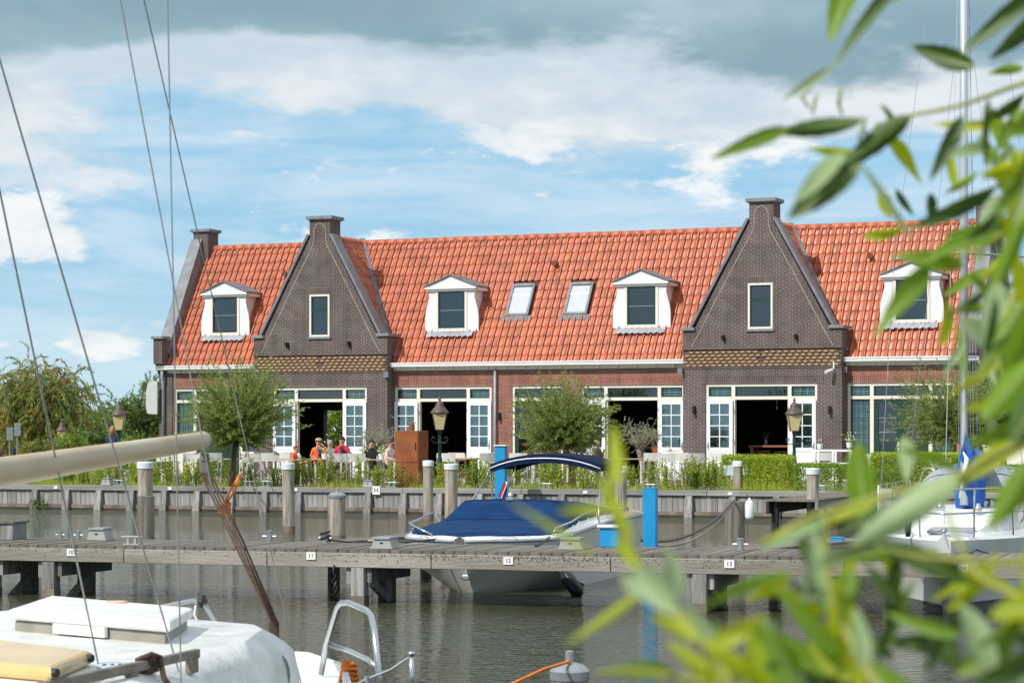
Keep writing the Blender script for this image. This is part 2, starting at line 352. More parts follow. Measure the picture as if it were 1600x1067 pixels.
# water
def water_mat():
    m = bpy.data.materials.new('harbour_water'); m.use_nodes = True; t = m.node_tree; b = t.nodes['Principled BSDF']
    b.inputs['Base Color'].default_value = (.050, .050, .022, 1); b.inputs['Roughness'].default_value = .02; b.inputs['IOR'].default_value = 1.333
    tc = t.nodes.new('ShaderNodeTexCoord'); h = None
    for sc, st, w in ((1.1, (1, 1.5, 1), .045), (4.6, (1, 2.2, 1), .085), (13, (1, 2.0, 1), .026)):
        mp = t.nodes.new('ShaderNodeMapping'); mp.inputs['Scale'].default_value = st; mp.inputs['Rotation'].default_value = (0, 0, .12*sc)
        t.links.new(tc.outputs['Object'], mp.inputs[0])
        n = t.nodes.new('ShaderNodeTexNoise'); n.inputs['Scale'].default_value = sc; n.inputs['Detail'].default_value = 1.5; t.links.new(mp.outputs[0], n.inputs['Vector'])
        mu = t.nodes.new('ShaderNodeMath'); mu.operation = 'MULTIPLY'; mu.inputs[1].default_value = w; t.links.new(n.outputs['Fac'], mu.inputs[0])
        if h is None: h = mu.outputs[0]
        else:
            a = t.nodes.new('ShaderNodeMath'); t.links.new(h, a.inputs[0]); t.links.new(mu.outputs[0], a.inputs[1]); h = a.outputs[0]
    bp = t.nodes.new('ShaderNodeBump'); bp.inputs['Strength'].default_value = .85; bp.inputs['Distance'].default_value = 1.0
    t.links.new(h, bp.inputs['Height']); t.links.new(bp.outputs[0], b.inputs['Normal']); return m
sheet('water', [(-900, -300, 0), (900, -300, 0), (900, 1000, 0), (-900, 1000, 0)], water_mat())
def qp(t, d, z): return FQ.w(t, d, z)
sheet('grass_land', [qp(-900, .25, .62), qp(900, .25, .62), qp(900, 3500, .62), qp(-900, 3500, .62)], m_grass)
sheet('terrace', [qp(-13.2, 1.7, .65), qp(40, 1.7, .65), FB.w(40, 14, .65), FB.w(-15.5, 14, .65)], m_terr)
tag(MB().box(-14, 14, -16, 1.3, -.6, .45).obj('near_bank', m_bank), kind='structure')
# far low tree line and polder horizon
rnd = random.Random(5)
b = MB()
for i in range(160):
    X = -260+i*3.4+rnd.uniform(-1, 1); Y = 620+rnd.uniform(-15, 15); h = rnd.uniform(3, 8)
    for k in range(26):
        p = Vector((X+rnd.gauss(0, 2), Y+rnd.gauss(0, 1), .6+abs(rnd.gauss(0, .5))*h)); s_ = rnd.uniform(.8, 1.7)
        q = Vector((rnd.gauss(0, 1), rnd.gauss(0, 1), rnd.gauss(0, 1))).normalized(); r = q.orthogonal().normalized()
        b.face([p-q*s_, p+r*s_*.7, p+q*s_, p-r*s_*.7])
tag(b.obj('distant_tree_line', m_lbush), 'low hazy line of trees far behind the left shrubs', 'trees', kind='stuff')
# ---------------- quay wall
quay = bpy.data.objects.new('quay_wall', None); C.objects.link(quay); quay.location = (0, FQ.Z, 0); quay.rotation_euler = (0, 0, -FQ.a); quay['kind'] = 'structure'
T0, T1 = -26.0, 30.0
tq = T0; i = 0; rnd = random.Random(11)
while tq < T1:          # cap beam in lengths
    L_ = rnd.choice((4.2, 5.1, 3.4)); MB().box(tq+.006, min(tq+L_, T1)-.006, -.12, .28, .55+rnd.uniform(-.004, .004), .685+rnd.uniform(-.006, .006)).obj('cap_beam', m_woodbeam, quay, bevel=.01)
    tq += L_
me = MB().box(0, .142, -.045, 0, -.5, .55).mesh('plank', m_wood)
t = T0+6; 
while t < T1-8:
    inst('plank', me, quay, (t, rnd.uniform(-.012, .008), rnd.uniform(-.01, 0)), (0, rnd.uniform(-.006, .006), 0)); t += .151
MB().box(T0, T1, .01, .25, -.6, .55).obj('backing_board', m_woodblk, quay)
MB().box(T0, T1, -.118, -.049, -.05, .045).obj('wet_board', m_woodblk, quay)
me = MB().box(0, 2.48, -.11, -.05, .046, .145).mesh('waling_board', m_woodwet)
t = T0
while t < T1: inst('waling_board', me, quay, (t, 0, rnd.uniform(-.01, .01))); t += 2.5
me = MB().raw([(-.09, -.13, .55), (.09, -.13, .55), (.09, -.05, .55), (-.09, -.05, .55), (-.115, -.33, -.4), (.115, -.33, -.4), (.115, -.05, -.4), (-.115, -.05, -.4)],
     [(3, 2, 1, 0), (4, 5, 6, 7), (0, 1, 5, 4), (1, 2, 6, 5), (2, 3, 7, 6), (3, 0, 4, 7)]).mesh('buttress_post', m_wood)
t = -14.52
while t < 24: inst('buttress_post', me, quay, (t, 0, 0)); t += 1.04 if t < -3 else 1.16
def text_mesh(s_, size, name='lettering', mat=m_ink):
    cu = bpy.data.curves.new(name, 'FONT'); cu.body = s_; cu.size = size; cu.align_x = 'CENTER'; cu.align_y = 'CENTER'; cu.extrude = .001
    o = bpy.data.objects.new(name, cu); C.objects.link(o); bpy.context.view_layer.update()
    me = bpy.data.meshes.new_from_object(o.evaluated_get(bpy.context.evaluated_depsgraph_get())); bpy.data.objects.remove(o)
    me.materials.clear(); me.materials.append(mat); return me
def plate(fr, t, z, d, w, h, label, s_=None, ts=.1, group=None):
    th = thing('number_sign', label, 'sign', fr.w(t, d, z), -fr.a, group)
    MB().box(-w/2, w/2, -.012, 0, -h/2, h/2).obj('plate', m_plate, th)
    if s_: inst('lettering', text_mesh(s_, ts), th, (0, -.0145, 0), (pi/2, 0, 0))
    return th
t, z = FQ.at(591, 768.5); plate(FQ, t, .62, -.13, .22, .23, 'white square sign with letter H on the quay cap beam', 'H', .19)
for x_, w_ in ((91, 'leftmost small blank white plate on the quay beam'), (269, 'small white plate on quay beam right of the tall pile behind the boom'), (465, 'small white plate on quay beam just right of the second white capped pile'),
               (917, 'small white plate on quay beam behind the motorboat stern'), (1143, 'small white plate on quay beam left of the pile with the pale board'), (1399, 'rightmost small white plate on quay beam behind the leaves')):
    t, z = FQ.at(x_, 768); plate(FQ, t, .62, -.13, .12, .08, w_)
# jetty running from the quay, at right
jr = thing('finger_jetty', 'narrow plank jetty leaving the quay beside the right white capped pile', 'jetty', FQ.w(FQ.at(1302, 767)[0], -.13, 0), -FQ.a)
# ---------------- ground pieces behind the quay
def cleat(loc, rz, label, group, m=m_galv, sc=1.0):
    th = thing('mooring_cleat', label, 'cleat', loc, rz, group)
    MB().box(-.16*sc, .16*sc, -.05*sc, .05*sc, 0, .02*sc).obj('base_plate', m, th)
    MB().box(-.09*sc, -.05*sc, -.03*sc, .03*sc, .02*sc, .12*sc).box(.05*sc, .09*sc, -.03*sc, .03*sc, .02*sc, .12*sc).obj('stem', m, th)
    MB().tube([(-.21*sc, 0, .135*sc), (-.1*sc, 0, .142*sc), (.1*sc, 0, .142*sc), (.21*sc, 0, .135*sc)], .018*sc, 8).obj('horn', m, th, smooth=True)
    return th
for x_, n_ in ((22, 'beside the leftmost quay post'), (184, 'behind the tall left pile'), (385, 'left of the first white capped pile'), (413, 'just left of the first white capped pile'), (610, 'left of the rusty fire box foot'), (852, 'behind the boat canopy'), (1015, 'above the blue post'), (1280, 'right of the street lamp')):
    t, z = FQ.at(x_, 760); cleat(FQ.w(t, .1, .69), -FQ.a, 'grey steel cleat on the quay beam '+n_, 'cleats along the quay')
m_galvp = M('pale_grey_sheet', (.36, .36, .34), .6, .1)
def powerbox(loc, rz, label, w=.5, h=.3, d=.3):
    th = thing('service_box', label, 'service box', loc, rz)
    MB().prism([(-w/2, 0), (w/2, 0), (w*.36, h-.02), (-w*.36, h-.02)], -d/2, d/2).obj('housing', m_galvp, th, bevel=.012)
    MB().box(-w*.39, w*.39, -d/2-.02, d/2+.02, h-.02, h+.005).obj('lid', m_leadl, th)
    MB().box(-.02, .02, -d/2-.008, -d/2, h*.5, h*.6).obj('lock', m_black, th)
    return th
t, z = FQ.at(572, 760); powerbox(FQ.w(t, .2, .69), -FQ.a, 'small grey service box on the quay left of the H sign', .32, .2, .2)
t, z = FQ.at(162, 757); powerbox(FQ.w(t, .2, .69), -FQ.a, 'small grey service box on the quay at far left', .3, .2, .2)
# ---------------- mooring piles
def pile(x, ytop, ybase, label, r=.125, m=m_pile, cap='white', z0=-1.2, rope=False, ztop=None, lean=0, group='wooden mooring piles'):
    p = gx(x, ybase); Z = p.y; zt = EYE-(ytop-HZ)/F*Z if ztop is None else ztop
    th = thing('mooring_pile', label, 'mooring pile', (p.x, p.y, 0), random.Random(x).uniform(0, 6), group); th.rotation_euler = (0, lean, 0)
    rr = random.Random(int(x)); n = 14; P = []
    for j in range(9):
        z = z0+(zt-.06-z0)*j/8; P.append([((r*(1+.03*rr.uniform(-1, 1)))*cos(2*pi*k/n), (r*(1+.03*rr.uniform(-1, 1)))*sin(2*pi*k/n), z) for k in range(n+1)])
    for row in P: row[-1] = row[0]
    MB().grid(P).face([P[-1][k] for k in range(n)]).obj('shaft', m, th, smooth=True)
    MB().tube([(0, 0, -.05), (0, 0, .13)], r*1.035, 14, False).obj('wet_band', m_woodwet, th, smooth=True)
    if cap == 'white':
        MB().lathe([(r*1.12, zt-.13), (r*1.14, zt-.01), (r*1.05, zt+.008), (0.001, zt+.02)], 16).obj('cap', m_capw, th, auto=True)
    elif cap == 'grey':
        MB().lathe([(r*1.08, zt-.10), (r*1.1, zt-.04), (r*.8, zt+.0), (.03, zt+.02), (.03, zt+.09), (.001, zt+.1)], 16).obj('cap', m_galv, th, auto=True)
    return th
pile(227, 722, 842, 'tall mooring pile behind the boom, left of the others, white cap', .155, ztop=1.58)
pile(228, 770, 848, 'short thick grey weathered pile at foot of the left tall pile', .17, m_pileold, 'none')
pile(451.5, 724, 831, 'white capped mooring pile in front of the orange clad guests', .135, lean=radians(-.8))
pile(527, 770, 846, 'short pile with grey steel cap behind berth eleven', .165, cap='grey')
pile(669, 720, 812, 'left of the two close white capped piles by the rusty fire box', .125)
pile(705, 725, 818, 'right of the two close white capped piles by the rusty fire box', .155)
pile(969, 729, 826, 'white capped pile right of the navy boat canopy', .15)
pile(1153, 721, 806, 'tall white capped pile in front of the pale square board', .125)
pile(1148, 778, 858, 'short cracked dark pile with white fender hung beside it', .19, m_pileold, 'none')
pile(1270, 732, 826, 'white capped pile left of the white terrace railing', .14)
pile(1576, 735, 826, 'pile at far right behind the sailboat', .14)
def bluepost(x, ytop, Z, z0, label, w=.17, cap=True, m=m_blue):
    th = thing('blue_post', label, 'post', ((x-800)/F*Z, Z, z0), radians(-14)); zt = EYE-(ytop-HZ)/F*Z-z0
    MB().box(-w/2, w/2, -w/2, w/2, 0, zt).obj('shaft', m, th, bevel=.012)
    if cap: MB().box(-w*.62, w*.62, -w*.62, w*.62, zt, zt+.035).obj('cap', m_capw, th, bevel=.01)
    else: MB().box(-w*.53, w*.53, -w*.53, w*.53, zt, zt+.012).obj('cap', m_blue, th)
    MB().tube([(0, -w/2-.006, zt*.72), (0, -w/2, zt*.72)], .008, 6).obj('bolt', m_galv, th)
    return th
bluepost(783, 697, 62, -.8, 'blue square post with white cap standing by the quay above the boat', .27)
bluepost(1016.5, 763, 33.2, -.8, 'tall bright blue square post behind the dock, without white cap', .185, False)
bluepost(956, 824, 31, .70, 'short light blue power post with white cap on the dock', .27)
bluepost(1308, 840, 33.2, -.8, 'blue post mostly hidden by leaves left of the white yacht', .18, False)
# ---------------- foreground dock
dock = thing('wooden_dock', 'long grey timber dock crossing in front of the motorboat', 'dock', (0, FD.Z, 0), -FD.a)
rnd = random.Random(3)
me = MB().box(.004, .138, -.03, 1.78, .655, .70).mesh('deck_plank', m_wooddk)
t = -9.8
while t < 9.4: inst('deck_plank', me, dock, (t, rnd.uniform(-.012, .012), rnd.uniform(-.005, .004)), (rnd.uniform(-.001, .001), 0, 0)); t += .1435
for a, c in ((-9.8, -5.35), (-5.35, -3.3), (-3.3, -1.05), (-1.05, 1.3), (1.3, 4.2), (4.2, 9.4)):
    MB().box(a+.005, c-.005, -.075, .0, .475+rnd.uniform(-.006, .006), .655).obj('fascia_beam', m_woodfas, dock, bevel=.008)
    MB().box(a+.005, c-.005, 1.72, 1.78, .475, .655).obj('rear_beam', m_woodfas, dock)
b = MB()
for i in range(1100):
    t = rnd.uniform(-9.8, 9.4); u = (1 if rnd.random() < .55 else -1)
    if u > 0: t = rnd.gauss(.3, 1.3)
    s_ = rnd.uniform(.003, .008); z = .652-abs(rnd.gauss(0, .02 if u < 0 else .05)); p = Vector((t, -.079, z))
    b.face([p+Vector((-s_, 0, 0)), p+Vector((0, -.006, -s_)), p+Vector((s_, 0, 0)), p+Vector((0, -.012, s_))])
o = b.obj('moss', m_moss, dock); o['kind'] = 'stuff'
for t in (-7.35, -6.47, -2.05, 2.42, 7.0):
    MB().box(t-.09, t+.09, -.07+.0, .11, -1.5, .47).obj('front_post', m_wood if t != -9 else m_wood, dock, bevel=.01)
    MB().box(t-.092, t+.092, -.072, .112, -.1, .11).obj('wet_band', m_woodwet, dock)
    MB().box(t-.11, t+.08, .96, 1.14, -1.5, .44).obj('rear_post', m_pileold, dock)
    MB().box(t+.095, t+.17, -.01, 1.45, .28, .465).obj('cross_beam', m_wood, dock)
    (MB().bar((t+.135, .95, .30), (t+.135, .10, -.12), .06, .10) if t < -3 else MB().bar((t+.135, .10, .27), (t+.135, .95, -.10), .06, .10)).obj('brace', m_wood, dock)
    MB().box(t-.17, t-.095, -.02, .35, .26, .47).obj('cross_beam', m_wood, dock)
for x_ in (73, 543, 560, 1110, 1100): 
    t, z = FD.at(x_, 870); MB().lathe([(.012, 0), (.012, .008)], 8).obj('bolt', m_galv, dock); dock_b = C.objects[-1]; dock_b.location = (t, -.078, .56); dock_b.rotation_euler = (pi/2, 0, 0)
for x_, y_, s_, w_ in ((116, 862, '10', 'leftmost, under the two small bollards'), (490, 867.5, '11', 'left of the hanging black rope'), (797.5, 875, '12', 'right in front of the motorboat'), (1142, 880, '13', 'below the lone grey bollard'), (1506, 887, '14', 'in front of the white yacht')):
    t, z = FD.at(x_, y_); plate(FD, t, z, -.08, .125, .098, 'white berth sign reading %s on the dock fascia, %s' % (s_, w_), s_, .075)
for x_, lab in ((193, 'white cleat on the dock between berths ten and eleven'), (582, 'white cleat on the dock beside the trapezoid service box')):
    t, z = FD.at(x_, 852); cleat(FD.w(t, .25, .70), -FD.a, lab, 'white cleats on the dock', m_galvp, .75)
t, z = FD.at(157, 845, 1.3); powerbox(FD.w(t, 1.3, .70), -FD.a, 'grey trapezoid service box on the dock near berth ten', .30, .17, .25)
t, z = FD.at(602, 852, .25); powerbox(FD.w(t, .25, .70), -FD.a, 'grey trapezoid service box on the dock right of berth eleven', .30, .15, .28)
t, z = FD.at(895, 855, .8); powerbox(FD.w(t, .8, .70), -FD.a, 'pale grey service box on the dock in front of the boat stern', .33, .15, .25)
def bollard(t, d, label, sc=1.0):
    th = thing('bollard', label, 'bollard', FD.w(t, d, .70), -FD.a, 'small steel bollards on the dock')
    MB().lathe([(.045*sc, 0), (.045*sc, .13*sc), (.052*sc, .135*sc), (.052*sc, .155*sc), (.001, .16*sc)], 14).obj('post', m_galv, th, auto=True)
    MB().tube([(-.1*sc, 0, .08*sc), (.1*sc, 0, .08*sc)], .01*sc, 8).obj('cross_pin', m_galv, th)
    return th
for x_, d_, l_, s_ in ((94, 1.6, 'left of two grey bollards on the dock by berth ten', .7), (122, 1.6, 'right of two grey bollards on the dock by berth ten', .7), (421, 1.5, 'grey bollard on the dock left of berth eleven', 1.0),
                       (508, 1.5, 'bollard wound with black rope on the dock near the short grey capped pile', .9), (1157, 1.2, 'grey bollard on the dock above berth thirteen', 1.0)):
    t, z = FD.at(x_, 850, d_); bo = bollard(t, d_, l_, s_)
    if x_ == 508:
        tag(MB().tube([(.06*cos(a)*(1+.2*sin(3*a)), .06*sin(a), .03+.02*a/2) for a in [i*.5 for i in range(26)]], .018, 6).obj('coiled_rope', m_black, None, smooth=True), 'black rope coiled round the dock bollard near berth eleven', 'rope')
        C.objects[-1].location = FD.w(t, d_, .70)
# black looped rope hanging from dock
t, z = FD.at(526, 895); o = MB().tube([FD.w(t, -.09, .5), FD.w(t-.01, -.1, .40), FD.w(t+.03, -.1, .36), FD.w(t-.02, -.1, .30), FD.w(t+.05, -.1, .22), FD.w(t+.02, -.1, .14), FD.w(t+.0, -.1, .2), FD.w(t+.04, -.1, .3)], .012, 6).obj('hanging_rope', m_black, None, smooth=True)
tag(o, 'knotted black rope hanging under the dock near berth eleven', 'rope')
# wooden box at the left edge
a = FD.at(-20, 830, 1.2); th = thing('wooden_box', 'grey wooden bin at the left edge of the dock', 'box', FD.w(FD.at(34, 830, 1.1)[0]-.65, 1.1, .70), -FD.a)
MB().prism([(-.6, 0), (.62, 0), (.62, .235), (-.6, .20)], -.2, .2).obj('body', m_wood, th, bevel=.01)
MB().prism([(-.63, .202), (.65, .238), (.65, .262), (-.63, .226)], -.23, .23).obj('lid', m_wooddk, th)
# finger piers behind the dock
def finger(xa, ya, xb, yb, z, w, label, hh=.14):
    A = gx(xa, ya, z); B_ = gx(xb, yb, z); th = thing('finger_pier', label, 'jetty', A); d = (B_-A); L_ = d.length; th.rotation_euler = (0, 0, atan2(d.y, d.x))
    n = int(L_/.16); me = MB().box(0, .15, -w/2, w/2, -.04, 0).mesh('deck_plank', m_wooddk)
    for i in range(n): inst('deck_plank', me, th, (i*.16, 0, rnd.uniform(-.004, .004)))
    MB().box(0, L_, -w/2, -w/2+.06, -.04-hh, -.041).obj('side_beam', m_woodfas, th); MB().box(0, L_, w/2-.06, w/2, -.04-hh, -.041).obj('side_beam', m_woodfas, th)
    for u in (.35, .97): MB().tube([(u*L_, 0, -1.6), (u*L_, 0, -.05)], .09, 8).obj('support_pile', m_woodblk, th)
finger(430, 853, 672, 832, .68, .45, 'narrow plank finger pier running back from the dock to the boat bow')
finger(1140, 857, 1330, 840, .68, .8, 'pale plank finger pier behind berth thirteen seen through leaves')

jw = 1.2; me = MB().box(0, jw, 0, .15, .635, .68).mesh('deck_plank', m_wooddk)
for i in range(44): inst('deck_plank', me, jr, (i*.0+.0, -.16-i*.16, rnd.uniform(-.004, .004)))
MB().box(0, .07, -7.1, -.01, .36, .634).obj('side_beam', m_woodblk, jr); MB().box(jw-.07, jw, -7.1, -.01, .46, .634).obj('side_beam', m_wood, jr)
for yy in (-3.2, -6.8):
    for xx in (.15, jw-.15): MB().tube([(xx, yy, -1.5), (xx, yy, .63)], .09, 8).obj('support_pile', m_woodblk, jr)
# rope and fender at the cracked pile
P0 = px(1147, 782, gx(1148, 858).y-.2); P1 = px(1003, 844, 33.6); 
def sag(a, b_, s_, n=14): return [a.lerp(b_, i/n)-Vector((0, 0, s_*4*(i/n)*(1-i/n))) for i in range(n+1)]
tag(MB().tube(sag(P0, P1, .25), .022, 6).obj('mooring_rope', m_black, None, smooth=True), 'black mooring rope sagging from cracked pile to the motorboat', 'rope')
tag(MB().tube(sag(P0+Vector((.02, 0, -.02)), P1+Vector((.1, 0, -.06)), .28), .016, 6).obj('mooring_rope', m_pile, None, smooth=True), 'pale mooring rope sagging below the black one', 'rope')
fp = px(1171, 796, P0.y); th = thing('fender', 'white boat fender hanging right of the cracked pile', 'fender', fp)
MB().lathe([(.02, -.19), (.07, -.175), (.085, -.13), (.085, .1), (.06, .16), (.025, .19), (.02, .22)], 14).obj('body', m_gel, th, smooth=True)
tag(MB().tube([fp+Vector((0, 0, .22)), fp+Vector((-.08, 0, .33)), fp+Vector((-.2, .0, .30))], .012, 6).obj('fender_line', m_pile, None, smooth=True), 'short line tying the white fender to the cracked pile', 'rope')
# ================================================================== BUILDING  (x along facade, y depth, z up from water)
bld = thing('brick_building', 'long brick waterfront building with orange tiled roof and two dark stepped gables', 'building', (0, FB.Z, 0), -FB.a)
def bp_(mb, name, m, par=None, **k): return mb.obj(name, m, par or bld, **k)
ZF, ZE, ZR, DR = .65, 4.57, 8.92, 2.67
TAN = (ZR-ZE)/DR; DB = 2*DR                      # ridge at DR, back wall at DB
TL, TR_ = -13.68, 15.66
FT, TRANS = 3.74, 3.28                            # window frame top, transom bar
G = [(-6.97, 2.58), (8.82, 2.62)]
GP = .5
units = [(-11.32, 'glazed', 1.76), (-6.98, 'open', 1.81), (-2.55, 'open', 1.80), (.92, 'single', .92), (4.27, 'open', 1.80), (8.81, 'open', 1.84), (13.19, 'glazed', 1.70)]
# ---- walls, with real openings
wr = MB(); wd = MB(); sr = MB(); sdk = MB()
def wall_run(mb, s, t0, t1, d0, d1, opens, ztop):
    cur = t0
    for c, h in opens:
        mb.box(cur, c-h, d0, d1, .3, FT); MB().box(c-h-.22, c+h+.22, d0-.004, d1, FT, FT+.21).obj('soldier_course', m_bredsold if s is sr else m_bsold, bld)
        mb.box(cur, c-h-.22, d0, d1, FT, FT+.21); cur = c+h
        mb.box(c-h, c-h+.0001, d0, d0+.0001, 0, .0001)
        cur = c+h
        nxt = cur+.22
        mb.box(c+h, nxt, d0, d1, .3, FT); cur = nxt
    mb.box(cur, t1, d0, d1, .3, FT+.21)
    mb.box(t0, t1, d0, d1, FT+.21, ztop)
gl = [(g-h, g+h) for g, h in G]
wall_run(wr, sr, TL+.55, gl[0][0], 0, .3, [(-11.32, 1.76)], 4.32)
wall_run(wr, sr, gl[0][1], gl[1][0], 0, .3, [(-2.55, 1.80), (.92, .92), (4.27, 1.80)], 4.32)
wall_run(wr, sr, gl[1][1], TR_, 0, .3, [(13.19, 1.70)], 4.32)
bp_(wr, 'wall', m_bred)
wd.box(TL, TL+.55, -.04, .3, .3, 4.26)           # dark corner pier
bp_(wd, 'corner_pier', m_bdark)
for (g, h), u in zip(G, (units[1], units[5])):
    a = MB(); s_ = MB(); wall_run(a, s_, g-h, g+h, -GP, -GP+.3, [(u[0], u[2])], 4.26)
    a.box(g-h, g-h+.3, -GP+.3, 0, .3, 4.26); a.box(g+h-.3, g+h, -GP+.3, 0, .3, 4.26)
    bp_(a, 'bay_wall', m_bdark)
# ---- back, ends, interior
RB0, RB1 = -9.75, -9.0
e = MB()
for a, b_ in ((TL, RB0), (RB1, TR_)): e.box(a, b_, DB-.3, DB, .3, 4.3)
for a, b_ in ((RB0, RB1),): e.box(a, b_, DB-.3, DB, 3.0, 4.3)
bp_(e, 'rear_wall', m_bdark)
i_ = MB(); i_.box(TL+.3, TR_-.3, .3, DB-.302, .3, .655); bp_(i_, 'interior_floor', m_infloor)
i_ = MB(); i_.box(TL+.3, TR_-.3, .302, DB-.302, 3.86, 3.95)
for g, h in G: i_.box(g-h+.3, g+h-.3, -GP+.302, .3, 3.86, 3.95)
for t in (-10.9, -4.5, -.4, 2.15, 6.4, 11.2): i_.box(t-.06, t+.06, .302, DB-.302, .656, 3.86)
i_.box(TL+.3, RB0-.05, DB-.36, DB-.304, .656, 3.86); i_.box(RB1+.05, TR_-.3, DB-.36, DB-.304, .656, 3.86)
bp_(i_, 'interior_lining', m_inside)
# end gables (left and right), brick with coping and chimney
def rake_poly(z0, off): return [(0, z0), (0, ZE+off), (DR, ZR+off), (DB, ZE+off), (DB, z0)]
for t0, t1, nm in ((TL, TL+.35, 'left'), (TR_-.35, TR_, 'right')):
    poly = rake_poly(.3, .12); w = MB(); v = [(t0, y, z) for y, z in poly]+[(t1, y, z) for y, z in poly]; n = 5
    w.raw(v, [tuple(range(n)), tuple(range(9, 4, -1))]+[(i, n+i, n+(i+1) % n, (i+1) % n) for i in range(n)])
    w.box(t0, t1, -.42, .0, 4.62, 5.50); w.box(t0+.0, t1, -.30, .0, 4.45, 4.62); w.box(t0, t1, -.15, 0, 4.27, 4.45)   # corbelled shoulder
    bp_(w, 'end_wall', m_bdark)
    c = MB(); cw = .07
    for ya, za, yb, zb in ((-.02, 5.02, DR-.32, ZR+.26), (DB+.02, 5.02, DR+.32, ZR+.26)):
        for_ = Vector((0, yb-ya, zb-za)).normalized(); nrm = Vector((0, -for_.z, for_.y)) if yb > ya else Vector((0, for_.z, -for_.y))
        A = Vector((0, ya, za)); B_ = Vector((0, yb, zb)); th_ = .36
        q = [(t0-cw, A), (t1+cw*.4, A), (t1+cw*.4, B_), (t0-cw, B_)]
        lo = [Vector((x, p.y, p.z))-nrm*th_ for x, p in q]; hi = [Vector((x, p.y, p.z))+nrm*.10 for x, p in q]
        c.raw(lo+hi, [(3, 2, 1, 0), (4, 5, 6, 7), (0, 1, 5, 4), (1, 2, 6, 5), (2, 3, 7, 6), (3, 0, 4, 7)])
    bp_(c, 'coping', m_lead)
    MB().box(t0-.06, t1+.08, -.5, .05, 5.50, 5.60).obj('shoulder_cap', m_stone, bld, bevel=.015)
    ch = MB().box(t0-.0, t0+.62, DR-.36, DR+.36, 8.5, 9.47).obj('chimney', m_bdark, bld) if nm == 'left' else MB().box(t1-.62, t1, DR-.36, DR+.36, 8.5, 9.5).obj('chimney', m_bdark, bld)
    x0 = t0-.0 if nm == 'left' else t1-.62
    MB().box(x0-.09, x0+.71, DR-.45, DR+.45, 9.502, 9.60).box(x0-.04, x0+.66, DR-.40, DR+.40, 9.472, 9.502).obj('chimney_cap', m_stone, ch)
    if nm == 'right':
        w = bp_(MB().box(t1, t1+.05, 2.2, 3.1, 5.5, 7.0), 'window', m_cream); MB().box(t1+.05, t1+.06, 2.28, 3.02, 5.58, 6.92).obj('pane', m_glassd, w)
        MB().box(t1-.001+.0, t1+.012, 2.28, 3.02, 5.58, 6.92).obj('dark_room', m_inside, w)
